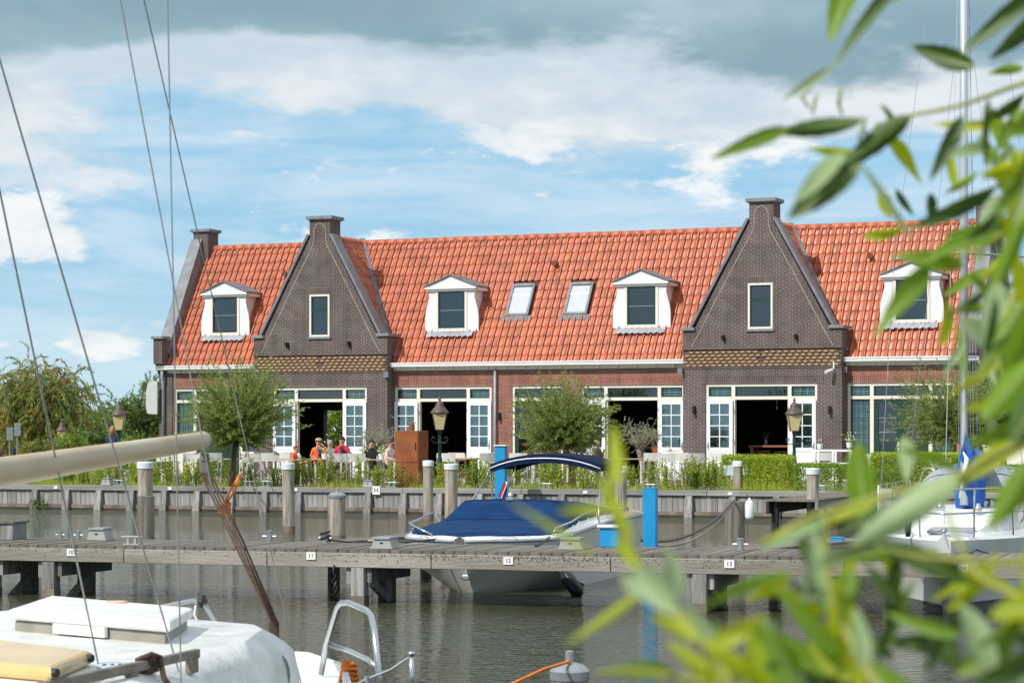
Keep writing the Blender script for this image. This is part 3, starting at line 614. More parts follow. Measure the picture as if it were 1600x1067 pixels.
# ---- front gables
def strip(mb, pts, w, y, th=.012):
    for a, b_ in zip(pts[:-1], pts[1:]): mb.bar((a[0], y, a[1]), (b_[0], y, b_[1]), th, w, up=(0, 1, 0)) if False else mb.bar((a[0], y, a[1]), (b_[0], y, b_[1]), w, th, up=(0, 1, 0))
rnd_t = random.Random(2)
for gi, (g, h) in enumerate(G):
    y0 = -GP; cx = g; cwid = .40
    zs, zn = 5.55, 8.86
    par = [(g-h, 4.86), (g+h, 4.86), (g+h, zs-.10), (g+h-.36, zs-.10), (g+cwid+.02, zn), (g+cwid, 9.5), (g-cwid, 9.5), (g-cwid-.02, zn), (g-h+.36, zs-.10), (g-h, zs-.10)]
    wz0, wz1, wx0, wx1 = (5.47, 6.92, g-.40, g+.38) if gi == 0 else (5.47, 6.92, g-.44, g+.38)
    # front split round the window opening
    def L_at(z):     # left edge of silhouette at height z
        if z < zs-.10: return g-h
        return g-h+.36+(z-zs+.10)/(zn-zs+.10)*(h-.36-cwid-.02) if z < zn else g-cwid
    def sym(z): return 2*g-L_at(z)
    w = MB(); yb = y0+.34
    w.prism([(L_at(4.86), 4.86), (sym(4.86), 4.86), (sym(5.4), 5.448), (L_at(5.4), 5.448)], y0, yb)
    w.prism([(g-h+.36, 5.448), (g+h-.36, 5.448), (sym(wz0), wz0), (L_at(wz0), wz0)], y0, yb)
    w.prism([(L_at(wz0), wz0), (wx0, wz0), (wx0, wz1), (L_at(wz1), wz1)], y0, yb)
    w.prism([(wx1, wz0), (sym(wz0), wz0), (sym(wz1), wz1), (wx1, wz1)], y0, yb)
    w.prism([(L_at(wz1), wz1), (sym(wz1), wz1), (sym(zn), zn), (L_at(zn), zn)], y0, yb)
    w.box(g-cwid, g+cwid, y0, y0+.75, zn, 9.47)
    # brick side cheeks behind the front, down to the main roof
    for s_ in (-1, 1):
        xe = g+s_*h; w.box(min(xe, xe-s_*.3), max(xe, xe-s_*.3), yb, .35, 4.26, 5.44)
    w.box(g-h, g+h, yb+.001, 0, 4.26, 4.86)
    gw = bp_(w, 'gable_wall', m_bdark)
    sol = MB().box(wx0-.03, wx1+.03, y0-.006, y0, wz1+.03, wz1+.24); sol.obj('soldier_course', m_bsold, gw)
    # band of coloured relief bricks, leaning out
    bw = MB().box(g-h+.002, g+h-.002, y0+.02, yb, 4.26, 4.86); bw.obj('band_backing', m_bdark, gw)
    meA = MB().box(0, .125, -.07, 0, 0, .058).mesh('relief_brick', m_vgold); brown = MB()
    for r in range(5):
        z = 4.30+r*.105; n = int((h-.04)/.215)+1
        for s_ in (-1, 1):
            for k in range(n):
                off = .02+((k+r*.36) % n)*.215
                if off > h-.15: continue
                x = g+off if s_ > 0 else g-off-.125
                inst('relief_brick', meA, gw, (x, y0+.045-.004*r, z+rnd_t.uniform(-.003, .003)))
                xb = off+.135
                if xb < h-.1: brown.box(*sorted((g+s_*xb, g+s_*(xb+.07))), y0-.012, y0+.019, z+.006, z+.064)
        brown.box(g-h+.01, g+h-.01, y0-.004, y0+.019, z+.068, z+.096)
    tag(brown.obj('relief_brick_mass', m_vbrown, gw), kind='stuff')
    MB().box(g-h-.02, g+h+.02, y0-.05, y0+.02, 4.835, 4.90).box(g-h-.01, g+h+.01, y0-.03, y0+.02, 4.235, 4.275).obj('string_course', m_bdark, gw)
    # mortar joints: rope line following the rakes with keel arch, and triangles of slanting brick
    ml = MB(); P = []
    P += [(g-h+.28, 4.92), (g-h+.62, 5.5)]
    for k in range(1, 9):
        u = k/8; P.append((g-h+.62+(h-.62-.30)*u, 5.5+(8.55-5.5)*u+.04*sin(u*pi)))
    P += [(g-.235, 8.8), (g-.235, 9.12), (g-.19, 9.24), (g-.10, 9.33), (g, 9.38)]
    full = P+[(2*g-x, z) for x, z in reversed(P[:-1])]
    strip(ml, full, .022, y0-.004); ml.obj('raised_joint', m_mortar, gw)
    ml = MB()
    z = 5.55; lvl = 0
    while z < 8.3:
        hgt = .50; xl = L_at(z)+.16; xr = L_at(z+hgt)+.16; wid = min(.72, (g-xr)*.85)
        for s_ in (-1, 1):
            for k in range(8):
                u = k/8
                a = (xl+(xr-xl)*u+.02, z+hgt*u); b2 = (xr+wid*(1-0)*(.15+.85*u*0+.85*(u)), z+hgt)
                a2 = (xl+(xr-xl)*u+.02, z+hgt*u); e2_ = (a2[0]+wid*(1-u)*1.0, z+.02+hgt*u*1.0-hgt*(1-u)*.0)
                # parallel slanting joints running from the rake down to the level bed
                s0 = (xl+(xr-xl)*u, z+hgt*u); L2 = hgt*u/.62; s1 = (s0[0]+L2, z)
                if s1[0] > g-.06: s1 = (g-.06, s0[1]-(g-.06-s0[0])*.62)
                if k: 
                    A = (s0[0], s0[1]); B2 = s1
                    if s_ > 0: A = (2*g-A[0], A[1]); B2 = (2*g-B2[0], B2[1])
                    if not (wx0-.05 < B2[0] < wx1+.05 and wz0-.1 < B2[1] < wz1+.3): strip(ml, [A, B2], .013, y0-.003, .008)
        z += hgt+.02; lvl += 1
    ml.obj('slanting_joint', m_mortard, gw)
    # gable window
    fr_ = MB(); fw = .065
    fr_.box(wx0, wx0+fw, y0-.02, y0+.12, wz0, wz1).box(wx1-fw, wx1, y0-.02, y0+.12, wz0, wz1).box(wx0+fw, wx1-fw, y0-.02, y0+.12, wz1-fw, wz1).box(wx0+fw, wx1-fw, y0-.02, y0+.12, wz0, wz0+fw)
    wi = bp_(fr_, 'gable_window', m_cream)
    a, b_ = wx0+fw+.002, wx1-fw-.002; zt = wz1-fw-.002; zb = wz0+fw+.002; zm = zb+(zt-zb)*.66
    MB().box(a, a+.035, y0+.03, y0+.09, zb, zt).box(b_-.035, b_, y0+.03, y0+.09, zb, zt).box(a+.035, b_-.035, y0+.03, y0+.09, zm-.035, zm+.035).box(a+.035, b_-.035, y0+.03, y0+.09, zt-.035, zt).box(a+.035, b_-.035, y0+.03, y0+.09, zb, zb+.035).obj('sash', m_green, wi)
    for z0_, z1_ in ((zb+.036, zm-.036), (zm+.036, zt-.036)): MB().box(a+.036, b_-.036, y0+.055, y0+.062, z0_, z1_).obj('pane', m_glassd, wi)
    MB().box(a, b_, y0+.20, y0+.22, zb, zm-.1).obj('net_curtain', m_blind, wi)
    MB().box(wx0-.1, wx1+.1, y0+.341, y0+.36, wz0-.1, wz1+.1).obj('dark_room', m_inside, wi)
    MB().box(wx0-.04, wx1+.04, y0-.06, y0+.05, wz0-.075, wz0-.004).obj('sill', m_stone, wi)
    # coping up the rakes
    cp = MB()
    for s_ in (-1, 1):
        A = (g+s_*(h-.30), zs-.02); B2 = (g+s_*(cwid+.0), zn+.10); 
        d_ = Vector((B2[0]-A[0], 0, B2[1]-A[1])).normalized(); nr = Vector((s_*abs(d_.z), 0, abs(d_.x)))
        pA = Vector((A[0], 0, A[1])); pB = Vector((B2[0], 0, B2[1]))
        lo = [pA-nr*.18, pB-nr*.18, pB+nr*.085, pA+nr*.085]
        ya_, yb_ = (y0+.341, y0+.44); v = [p+Vector((0, ya_, 0)) for p in lo]+[p+Vector((0, yb_, 0)) for p in lo]
        cp.raw(v, [(0, 1, 2, 3), (7, 6, 5, 4), (0, 4, 5, 1), (1, 5, 6, 2), (2, 6, 7, 3), (3, 7, 4, 0)])
        lo = [pA+nr*.0, pB+nr*.0, pB+nr*.085, pA+nr*.085]
        ya_, yb_ = (y0-.07, y0+.341); v = [p+Vector((0, ya_, 0)) for p in lo]+[p+Vector((0, yb_, 0)) for p in lo]
        cp.raw(v, [(0, 1, 2, 3), (7, 6, 5, 4), (0, 4, 5, 1), (1, 5, 6, 2), (2, 6, 7, 3), (3, 7, 4, 0)])
    bp_(cp, 'coping', m_lead)
    for s_ in (-1, 1):
        xo = g+s_*(h+.08); xi = g+s_*(h-.40); MB().box(min(xo, xi), max(xo, xi), y0-.08, .38, zs-.10, zs).obj('shoulder_cap', m_stone, bld, bevel=.012)
    cc = MB().box(g-cwid-.10, g+cwid+.10, y0-.10, y0+.85, 9.502, 9.61).box(g-cwid-.05, g+cwid+.05, y0-.05, y0+.8, 9.47, 9.502); bp_(cc, 'chimney_cap', m_stone)
    # small black brackets lamps on the gable
    for xx in (g-1.24, g+1.16): 
        MB().box(xx-.03, xx+.03, y0-.10, y0, 5.10, 5.30).box(xx-.05, xx+.0, y0-.16, y0-.10, 5.16, 5.28).obj('bracket', m_black, bld)
# ---- tiles
def tile_me(m, wd_=.212, ln=.415):
    b = MB(); xs = [0, .012, .035, .10, .17, .205, .228, .246]; hs = [.070, .004, .002, .010, .020, .066, .084, .076]; R = []
    for y_, lift in ((0, .022), (.018, .034), (ln, .002)): R.append([(x, y_, h_+lift) for x, h_ in zip(xs, hs)])
    b.grid(R); b.grid([[(x, y_, z-.028) for x, y_, z in R[0]], R[0]])
    return b
tb = tile_me(m_tile); me_tile = tb.mesh('tile', m_tile, True)
GA, PW = .362, .235
rows = int((DR/cos(atan(TAN)))/GA)
sl_ = atan(TAN)
rot_front = Matrix.Rotation(sl_, 4, 'X')
rt = MB(); roof_front = MB().raw([(TL+.35, 0-.10, ZE-.163), (TR_-.35, -.10, ZE-.163), (TR_-.35, DR, ZR-.0), (TL+.35, DR, ZR-.0)], [(0, 1, 2, 3)])
roof_front.raw([(TL+.35, DB, ZE), (TR_-.35, DB, ZE), (TR_-.35, DR, ZR), (TL+.35, DR, ZR)], [(3, 2, 1, 0)])
roof = bp_(roof_front, 'main_roof', m_tileback)
sky_l = [(1.05-.42, 1.05+.46), (2.98-.42, 2.98+.46)]
cnt = 0; rnd = random.Random(21)
places = []
x = TL+.36; k = 0
nrow = 14; gauge = (DR+.10)/cos(sl_)/nrow
while x < TR_-.36-.1:
    for r in range(nrow):
        s0 = r*gauge; d = -.10+s0*cos(sl_); z = ZE-.163+s0*sin(sl_)+0.0; xm = x+.106
        hid = False
        for g, h in G:
            hw = h*(ZR-z)/(ZR-ZE)-.12
            if abs(xm-g) < hw: hid = True
        if not hid: places.append((x, d, z, r))
    x += PW
bound = []
mass = MB(); 
def put(mb, Mx):
    for R in (0,):
        vs = [Mx @ Vector(v) for v in tb.v]; mb.raw(vs, tb.f)
skies = [(-.62, 6.08, 7.17), (1.50, 6.08, 7.17)]
def under_sky(x, z):
    for c, z0, z1 in skies:
        if c-.05 < x+.1 < c+.84+.05 and z0 < z+.17 < z1+.1: return True
    return False
places = [p for p in places if not under_sky(p[0], p[2])]
ind = set(); cand = [i for i, p in enumerate(places) if 11.7 < p[0] < 16 or 5 < p[0] < 7]
cand.sort(key=lambda i: -places[i][0]); ind = set(cand[:298])
for i, (x, d, z, r) in enumerate(places):
    j = rnd.uniform(-.0025, .0025); rr = sl_+rnd.uniform(-.004, .004)
    if i in ind: inst('tile', me_tile, roof, (x+j, d, z+.012), (rr, 0, rnd.uniform(-.003, .003)))
    else: put(mass, Matrix.Translation((x+j, d, z+.012)) @ Matrix.Rotation(rr, 4, 'X'))
# back slope, plain rows only where a neighbour view could see them
tag(mass.obj('roof_tile_mass', m_tile_s, roof, smooth=True), kind='stuff')
# cross roofs over the bays
for g, h in G:
    m2 = MB(); base = MB()
    for s_ in (1, -1):
        base.raw([(g+s_*h, -.16, ZE), (g, -.16, ZR), (g, DR, ZR), (g+s_*h, 0, ZE)], [(0, 3, 2, 1) if s_ > 0 else (0, 1, 2, 3)])
    cr = bp_(base, 'cross_roof', m_tileback)
    tn = (ZR-ZE)/h; slc = atan(tn); nr_ = 13; gg = (h/cos(slc))/nr_
    for s_ in (1, -1):
        for r in range(nr_):
            u = r*gg; xo = h-u*cos(slc); z = ZE+u*sin(slc); y = -.14
            ymax = (z-ZE)/TAN-.02
            while y < ymax-.05:
                if s_ > 0: Mx = Matrix.Translation((g+xo, y, z+.015)) @ Matrix.Rotation(pi/2, 4, 'Z') @ Matrix.Rotation(slc, 4, 'X')
                else: Mx = Matrix.Translation((g-xo, y+PW, z+.015)) @ Matrix.Rotation(-pi/2, 4, 'Z') @ Matrix.Rotation(slc, 4, 'X')
                put(m2, Mx); y += PW
    tag(m2.obj('roof_tile_mass', m_tile_s, cr, smooth=True), kind='stuff')
    for s_ in (1, -1): MB().bar((g+s_*h, .0, ZE+.18), (g+s_*.02, DR, ZR+.13), .17, .10).obj('valley_gutter', m_lead, cr)
    y = -.10; 
    while y < DR-.1: MB().tube([(g, y, ZR-.02), (g, y+.40, ZR-.04)], [.15, .13], 10).obj('ridge_tile', m_tile, cr, smooth=True); y += .36
me_r = MB().tube([(0, 0, 0), (.43, 0, -.012)], [.125, .142], 12).mesh('ridge_tile', m_tile, True)
x = TL+.40
while x < TR_-.5: inst('ridge_tile', me_r, roof, (x, DR, ZR-.03+rnd.uniform(-.004, .004))); x += .385
# ---- cornice, gutter, brackets, drain pipes
for a, b_ in ((TL-.02, gl[0][0]-.002), (gl[0][1]+.002, gl[1][0]-.002), (gl[1][1]+.002, TR_+.02)):
    gt = MB().box(a, b_, -.30, -.13, ZE-.15, ZE-.045).box(a, b_, -.32, -.295, ZE-.065, ZE-.02); go = gt.obj('gutter', m_white, bld)
    MB().box(a, b_, -.06, -.001, 4.285, ZE-.152).box(a, b_, -.25, -.0605, ZE-.19, ZE-.152).obj('cornice_board', m_cream, go)
    x = a+.25; me_b = MB().box(-.035, .035, -.2, -.061, ZE-.255, ZE-.192).mesh('gutter_bracket', m_cream)
    while x < b_: inst('gutter_bracket', me_b, go, (x, 0, 0)); x += .66
    MB().tube([(a+.05, -.03, 4.235), (b_-.05, -.03, 4.235)], .018, 6).obj('cable', m_lead, go)
for t in (-.58,):
    MB().tube([(t, -.09, 4.30), (t, -.09, .66)], .045, 10).obj('drain_pipe', m_leadl, bld, smooth=True)
MB().tube([(TL+.22, -.2, 4.42), (TL+.22, -.2, 4.1), (TL+.22, -.12, 3.9), (TL+.22, -.12, .66)], .055, 10).obj('drain_pipe', m_leadl, bld, smooth=True)
for t in (gl[0][1]+.02, gl[1][0]-.05, gl[1][1]+.05): MB().box(t-.10, t+.06, -.62 if t < 7 else -.3, -.5 if t < 7 else -.2, 4.05, 4.25).obj('rainwater_head', m_lead, bld)
# ---- dormers
def dormer(t0, t1, idx, label):
    c = (t0+t1)/2; w = (t1-t0)/2; yf = .6; zb = 5.62; ze = 7.10; za = 7.50
    wx0, wx1 = c-.50, c+.49; wz0, wz1 = 5.74, 6.97
    f = MB(); 
    prof = lambda s: [(s*.50, zb), (s*w, zb), (s*w, 6.1), (s*(w-.03), 6.35), (s*(w-.10), 6.6), (s*(w-.15), 6.8), (s*(w-.13), 7.0), (s*.50, 7.0)]
    for s in (-1, 1):
        p = [(c+x, z) for x, z in prof(s)]
        if s > 0: p = p[::-1]
        f.prism(p, yf-.02, yf+.04)
    f.box(c-.5, c+.5, yf-.02, yf+.04, 6.972, 7.0); f.box(c-.5, c+.5, yf-.02, yf+.04, zb, wz0-.002)
    do = bp_(f, 'dormer', m_white)
    if label: do['label'] = label
    # cornice + pediment
    MB().box(c-w+.09, c+w-.09, yf-.10, yf+.05, 7.002, 7.06).box(c-w+.04, c+w-.04, yf-.15, yf+.05, 7.062, 7.13).obj('cornice', m_white, do)
    MB().prism([(c-w+.04, 7.132), (c+w-.04, 7.132), (c, za)], yf-.12, yf+.0).obj('pediment', m_white, do)
    yb_ = lambda z: (z-ZE)/TAN+.25
    for s in (-1, 1):    # cheeks
        x = c+s*(w-.16); ch = MB(); pts = [(yf+.04, zb), (yf+.04, 7.06), (yb_(7.06), 7.06), (yb_(zb), zb)]
        v = [(x, y, z) for y, z in pts]+[(x-s*.05, y, z) for y, z in pts]
        ch.raw(v, [(0, 1, 2, 3), (7, 6, 5, 4), (0, 4, 5, 1), (1, 5, 6, 2), (2, 6, 7, 3), (3, 7, 4, 0)]).obj('cheek', m_white, do)
        ra = MB(); A = [(c+s*(w+.01), yf-.18, 7.125), (c, yf-.18, za+.02), (c, yb_(za), za+.02), (c+s*(w+.01), yb_(7.1), 7.125)]
        ra.raw([Vector(p) for p in A]+[Vector(p)+Vector((0, 0, .035)) for p in A], [(0, 1, 2, 3), (7, 6, 5, 4), (0, 4, 5, 1), (1, 5, 6, 2), (2, 6, 7, 3), (3, 7, 4, 0)]).obj('dormer_roof', m_lead, do)
        MB().box(min(c+s*(w-.158), c+s*(w-.04)), max(c+s*(w-.158), c+s*(w-.04)), yf+.051, yb_(7.08), 7.0, 7.12).obj('side_eave', m_white, do)
    wf = MB().box(wx0, wx0+.05, yf-.035, yf+.03, wz0, wz1).box(wx1-.05, wx1, yf-.035, yf+.03, wz0, wz1).box(wx0+.05, wx1-.05, yf-.035, yf+.03, wz1-.05, wz1).box(wx0+.05, wx1-.05, yf-.035, yf+.03, wz0, wz0+.05).obj('window_frame', m_green if idx else m_black, do)
    MB().box(wx0-.09, wx0-.002, yf-.045, yf-.021, wz0-.07, wz1+.02).box(wx1+.002, wx1+.09, yf-.045, yf-.021, wz0-.07, wz1+.02).box(wx0-.09, wx1+.09, yf-.06, yf-.021, zb, wz0-.072).obj('architrave', m_cream, do)
    MB().box(wx0+.05, wx1-.05, yf-.005, yf+.002, wz0+.05, wz1-.05).obj('pane', m_glassd, do)
    if idx == 0:
        q = MB(); q.grid([[(wx0+.06+i*.035, yf+.12+.02*(i % 2), z) for i in range(10)] for z in (wz0, wz1)]).grid([[(wx1-.28+i*.035, yf+.12+.02*(i % 2), z) for i in range(8)] for z in (wz0, wz1)]); q.obj('curtain', m_blind, do)
    else:
        MB().box(wx0+.06, wx1-.06, yf+.10, yf+.11, wz0+.04, wz1-.04).obj('roller_screen', M('grey_screen', (.13, .14, .155), .8), do)
    MB().box(wx0+.05, wx1-.05, yf-.012, yf-.006, 6.33, 6.345).obj('glazing_bar', m_leadl, do)
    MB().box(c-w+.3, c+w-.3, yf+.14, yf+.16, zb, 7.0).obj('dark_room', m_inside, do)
    q = MB(); n = 30      # lead apron dressed over the tiles
    X_ = [c-w+.12+i*(2*w-.28)/n for i in range(n+1)]
    q.grid([[(x, yf-.235, zb-.17+.022*cos(i*1.7)-.012*(i % 3 == 0)) for i, x in enumerate(X_)], [(x, yf-.16, zb-.08+.012*cos(i*1.7)) for i, x in enumerate(X_)], [(x, yf-.03, zb+.01) for x in X_]])
    q.obj('lead_apron', m_leadl, do)
dormer(-12.31, -10.36, 0, 'white dormer with curtains behind the pane'); dormer(-3.48, -1.49, 1, None); dormer(3.38, 5.39, 2, None); dormer(12.38, 14.41, 3, None)
# ---- skylights
def on_roof(t, z, up=0):
    d = (z-ZE)/TAN; return Vector((t, d-up*sin(sl_), z+up*cos(sl_)))
for c, z0, z1 in skies:
    A = on_roof(c, z0, .10); B_ = on_roof(c, z1, .10); W_ = .84
    s_o = bpy.data.objects.new('skylight', None); C.objects.link(s_o); s_o.parent = bld; s_o.location = A; s_o.rotation_euler = (sl_, 0, 0)
    Ls = (B_-A).length
    MB().box(0, .08, 0, Ls, -.1, .03).box(W_-.08, W_, 0, Ls, -.1, .03).box(.08, W_-.08, 0, .08, -.1, .025).box(.08, W_-.08, Ls-.1, Ls, -.1, .05).obj('frame', m_lead, s_o)
    MB().box(.08, W_-.08, .08, Ls-.1, -.02, -.01).obj('pane', m_skyl, s_o)
    MB().box(.08, W_-.08, Ls*.62, Ls*.70, -.008, -.002).obj('blind_bar', m_white, s_o)
    q = MB(); X_ = [-.13+i*(W_+.26)/24 for i in range(25)]
    q.grid([[(x, -.18-.012*(i % 3), -.06+.02*cos(i*1.6)) for i, x in enumerate(X_)], [(x, -.08, -.03+.01*cos(i*1.6)) for i, x in enumerate(X_)], [(x, .0, .0) for x in X_]])
    q.obj('lead_apron', m_lead, s_o)
for x_, y_ in ((870, 415), (1363, 404), (450, 431)):
    z = 7.98; t, z = FB.at(x_, y_, 2.05); p = on_roof(t, z, .08)
    MB().tube([p+Vector((0, .1, 0)), p+Vector((0, -.16, .02))], [.085, .085], 10).tube([p+Vector((0, -.1, .02)), p+Vector((0, -.17, .02))], [.10, .10], 10).obj('roof_vent', M('vent_terracotta', (.16, .05, .03), .6), bld)
# ---- window and door units
def muntins(mb, x0, x1, z0, z1, nx, nz, y0, y1, w=.02):
    for i in range(1, nx):
        x = x0+(x1-x0)*i/nx; mb.box(x-w/2, x+w/2, y0, y1, z0, z1)
    for j in range(1, nz):
        z = z0+(z1-z0)*j/nz
        for i in range(nx):
            a = x0+(x1-x0)*i/nx+(w/2 if i else 0); b_ = x0+(x1-x0)*(i+1)/nx-(w/2 if i < nx-1 else 0); mb.box(a, b_, y0+.001, y1-.001, z-w/2, z+w/2)
def blinds(par, x0, x1, z0, z1, y, nm='venetian_blind'):
    b = MB(); z = z0
    while z < z1: b.raw([(x0, y-.012, z), (x1, y-.012, z), (x1, y+.018, z+.028), (x0, y+.018, z+.028)], [(0, 1, 2, 3)]); z += .045
    b.obj(nm, m_blind, par)
def door_leaf(par, hinge_t, side, yy, h0, h1, w, handle=True, wide=.87):
    # folded back flat against the side light ; side -1 = lies left of hinge
    x0, x1 = (hinge_t-wide, hinge_t) if side < 0 else (hinge_t, hinge_t+wide)
    st = .115; z0, z1 = h0, h1; pz0, pz1 = h0+1.04, h1-.13; y0, y1 = yy-.05, yy
    f = MB().box(x0, x0+st, y0, y1, z0, z1).box(x1-st, x1, y0, y1, z0, z1).box(x0+st, x1-st, y0, y1, pz1, z1).box(x0+st, x1-st, y0, y1, z0, z0+.2).box(x0+st, x1-st, y0, y1, pz0-.12, pz0)
    f.box(x0+st, x1-st, y0+.015, y1-.01, z0+.2, pz0-.12)
    muntins(f, x0+st, x1-st, pz0, pz1, 2, 4, y0+.004, y1-.006, .028)
    d = f.obj('door', m_dwhite, par)
    cw = (x1-x0-2*st)/2; chh = (pz1-pz0)/4; me = MB().box(-cw/2+.014, cw/2-.014, -.003, .003, -chh/2+.014, chh/2-.014).mesh('pane', m_glassdoor)
    for i in range(2):
        for j in range(4): inst('pane', me, d, (x0+st+cw*(i+.5), (y0+y1)/2, pz0+chh*(j+.5)))
    if handle:
        hx = x0+.06 if side < 0 else x1-.06; MB().box(hx-.018, hx+.018, y0-.012, y0-.001, 1.62, 1.88).box(hx-.06, hx+.01, y0-.05, y0-.035, 1.76, 1.785).obj('handle', m_galv, d)
    for zz in (h0+.3, (h0+h1)/2, h1-.3): 
        MB().tube([(hinge_t-side*.012, y0-.012, zz-.06), (hinge_t-side*.012, y0-.012, zz+.06)], .012, 6).obj('hinge', m_galv, d)
    return d
def unit(c, kind, half, yw):
    y0, y1 = yw-.015, yw+.13; J = .085; MW = .12
    x0, x1 = c-half, c+half
    if kind == 'single': mull = []
    else: mull = [c-.93, c+.93]
    f = MB().box(x0, x0+J, y0, y1, ZF+.0, FT).box(x1-J, x1, y0, y1, ZF, FT).box(x0+J, x1-J, y0, y1, FT-.09, FT)
    bays = []; cur = x0+J
    for m_ in mull: f.box(m_-MW/2, m_+MW/2, y0, y1, ZF, FT-.09); bays.append((cur, m_-MW/2)); cur = m_+MW/2
    bays.append((cur, x1-J))
    for a, b_ in bays: f.box(a, b_, y0-.015, y1, TRANS-.045, TRANS+.055)
    w = bp_(f, 'window', m_cream)
    for i, (a, b_) in enumerate(bays):
        # transom lights
        za, zb = TRANS+.055, FT-.09
        s = MB().box(a, a+.04, y0+.03, y1-.02, za, zb).box(b_-.04, b_, y0+.03, y1-.02, za, zb).box(a+.04, b_-.04, y0+.03, y1-.02, za, za+.035).box(a+.04, b_-.04, y0+.03, y1-.02, zb-.035, zb)
        s.obj('transom_sash', m_green, w)
        MB().box(a+.04, b_-.04, y0+.06, y0+.066, za+.035, zb-.035).obj('pane', m_glassd if (b_-a) > 1 else m_glass, w)
        if (b_-a) < 1.1 and kind != 'single':
            mm = MB(); muntins(mm, a+.04, b_-.04, za+.03, zb-.03, 3, 2, y0+.09, y0+.11, .03); mm.obj('inner_muntin', m_white, w); blinds(w, a+.03, b_-.03, za+.02, zb-.02, y0+.135)
        zb = TRANS-.045
        if (b_-a) < 1.1 and kind != 'single':       # side light: sash, glass, blind, panel below
            zl = 1.52; f2 = MB().box(a, a+.05, y0+.03, y1-.02, zl, zb).box(b_-.05, b_, y0+.03, y1-.02, zl, zb).box(a+.05, b_-.05, y0+.03, y1-.02, zb-.05, zb).box(a+.05, b_-.05, y0+.03, y1-.02, zl, zl+.05)
            f2.obj('sash', m_green, w); MB().box(a, b_, y0+.0, y1-.01, ZF, zl-.001).box(a+.08, b_-.08, y0-.02, y0-.001, ZF+.12, zl-.12).obj('lower_panel', m_cream, w)
            MB().box(a+.05, b_-.05, y0+.06, y0+.066, zl+.05, zb-.05).obj('pane', m_glass, w)
            mm = MB(); muntins(mm, a+.05, b_-.05, zl+.05, zb-.05, 3, 6, y0+.045, y0+.06, .016); mm.obj('glazing_bar', m_green, w)
            mm = MB(); muntins(mm, a+.05, b_-.05, zl, zb, 3, 1, y0+.10, y0+.12, .05); mm.obj('inner_muntin', m_white, w)
            blinds(w, a+.03, b_-.03, zl+.05, zb-.02, y0+.135)
        elif kind in ('glazed', 'single'):
            nl = 2 if kind == 'glazed' else 1; ww = (b_-a)/nl
            for q in range(nl):
                xa, xb = a+ww*q+.004, a+ww*(q+1)-.004; st = .15 if kind == 'glazed' else .13; pb = 1.75 if kind == 'glazed' else 1.45
                dm = MB().box(xa, xa+st, y0+.02, y0+.075, ZF+.01, zb-.003).box(xb-st, xb, y0+.02, y0+.075, ZF+.01, zb-.003).box(xa+st, xb-st, y0+.02, y0+.075, zb-.14, zb-.003).box(xa+st, xb-st, y0+.02, y0+.075, pb-.14, pb).box(xa+st, xb-st, y0+.03, y0+.065, ZF+.01, pb-.14)
                dd = bp_(dm, 'green_door', m_green)
                MB().box(xa+st, xb-st, y0+.045, y0+.052, pb, zb-.14).obj('pane', m_glassd, dd)
                mm = MB(); muntins(mm, xa+st, xb-st, pb, zb-.14, 1, 3, y0+.03, y0+.044, .018); mm.obj('glazing_bar', m_leadl, dd)
                if q == 0: MB().box(xb-.1, xb-.06, y0-.0, y0+.019, 1.62, 1.9).box(xb-.12, xb-.06, y0-.035, y0-.02, 1.76, 1.79).obj('handle', m_white, dd)
    if kind == 'open':
        door_leaf(bld, c-.93, -1, y0-.03, ZF+.02, TRANS-.05, 0); door_leaf(bld, c+.93, 1, y0-.03, ZF+.02, TRANS-.05, 0)
    return w
for c, k, h in units: unit(c, k, h, (-GP if (k == 'open' and (c < -5 or c > 7)) else 0)+.05)
# wall lamps
for x_, y_, d_ in ((1297, 640, -GP), (1085, 640, -GP), (781, 650, 0)):
    t, z = FB.at(x_, y_, d_); MB().box(t-.04, t+.04, d_-.05, d_, z-.12, z+.12).tube([(t, d_-.1, z-.14), (t, d_-.1, z+.10)], .045, 8).obj('wall_lamp', m_black, bld)
# CCTV camera on its bracket
t, z = FB.at(1303, 570, -GP); cc = bp_(MB().bar((t, -GP-.02, z+.1), (t, -GP-.02, z-.14), .04, .04).bar((t, -GP-.02, z-.12), (t-.03, -GP-.2, z-.16), .03, .03), 'camera_bracket', m_white)
MB().tube([(t-.03, -GP-.14, z-.16), (t-.17, -GP-.36, z-.24)], .05, 10).obj('security_camera', m_white, cc, smooth=False)
# satellite style curved panel at the left corner
t = TL-.12; th = []
q = MB()
P = [[(t-.04+.0*i-.30*sin(pi*(i/8))*.55, -.25+.04*j, 2.85+1.15*i/8) for j in range(2)] for i in range(9)]
v = []
f = MB(); out = [(TL-.06, 2.83), (TL-.30, 2.86), (TL-.36, 3.1), (TL-.36, 3.6), (TL-.28, 3.95), (TL-.06, 4.02), (TL+.12, 3.95), (TL+.12, 2.83)]
f.prism(out, -.36, -.30); o = f.obj('wall_panel', M('grey_white_panel', (.50, .50, .50), .5, .05), bld, bevel=.015)
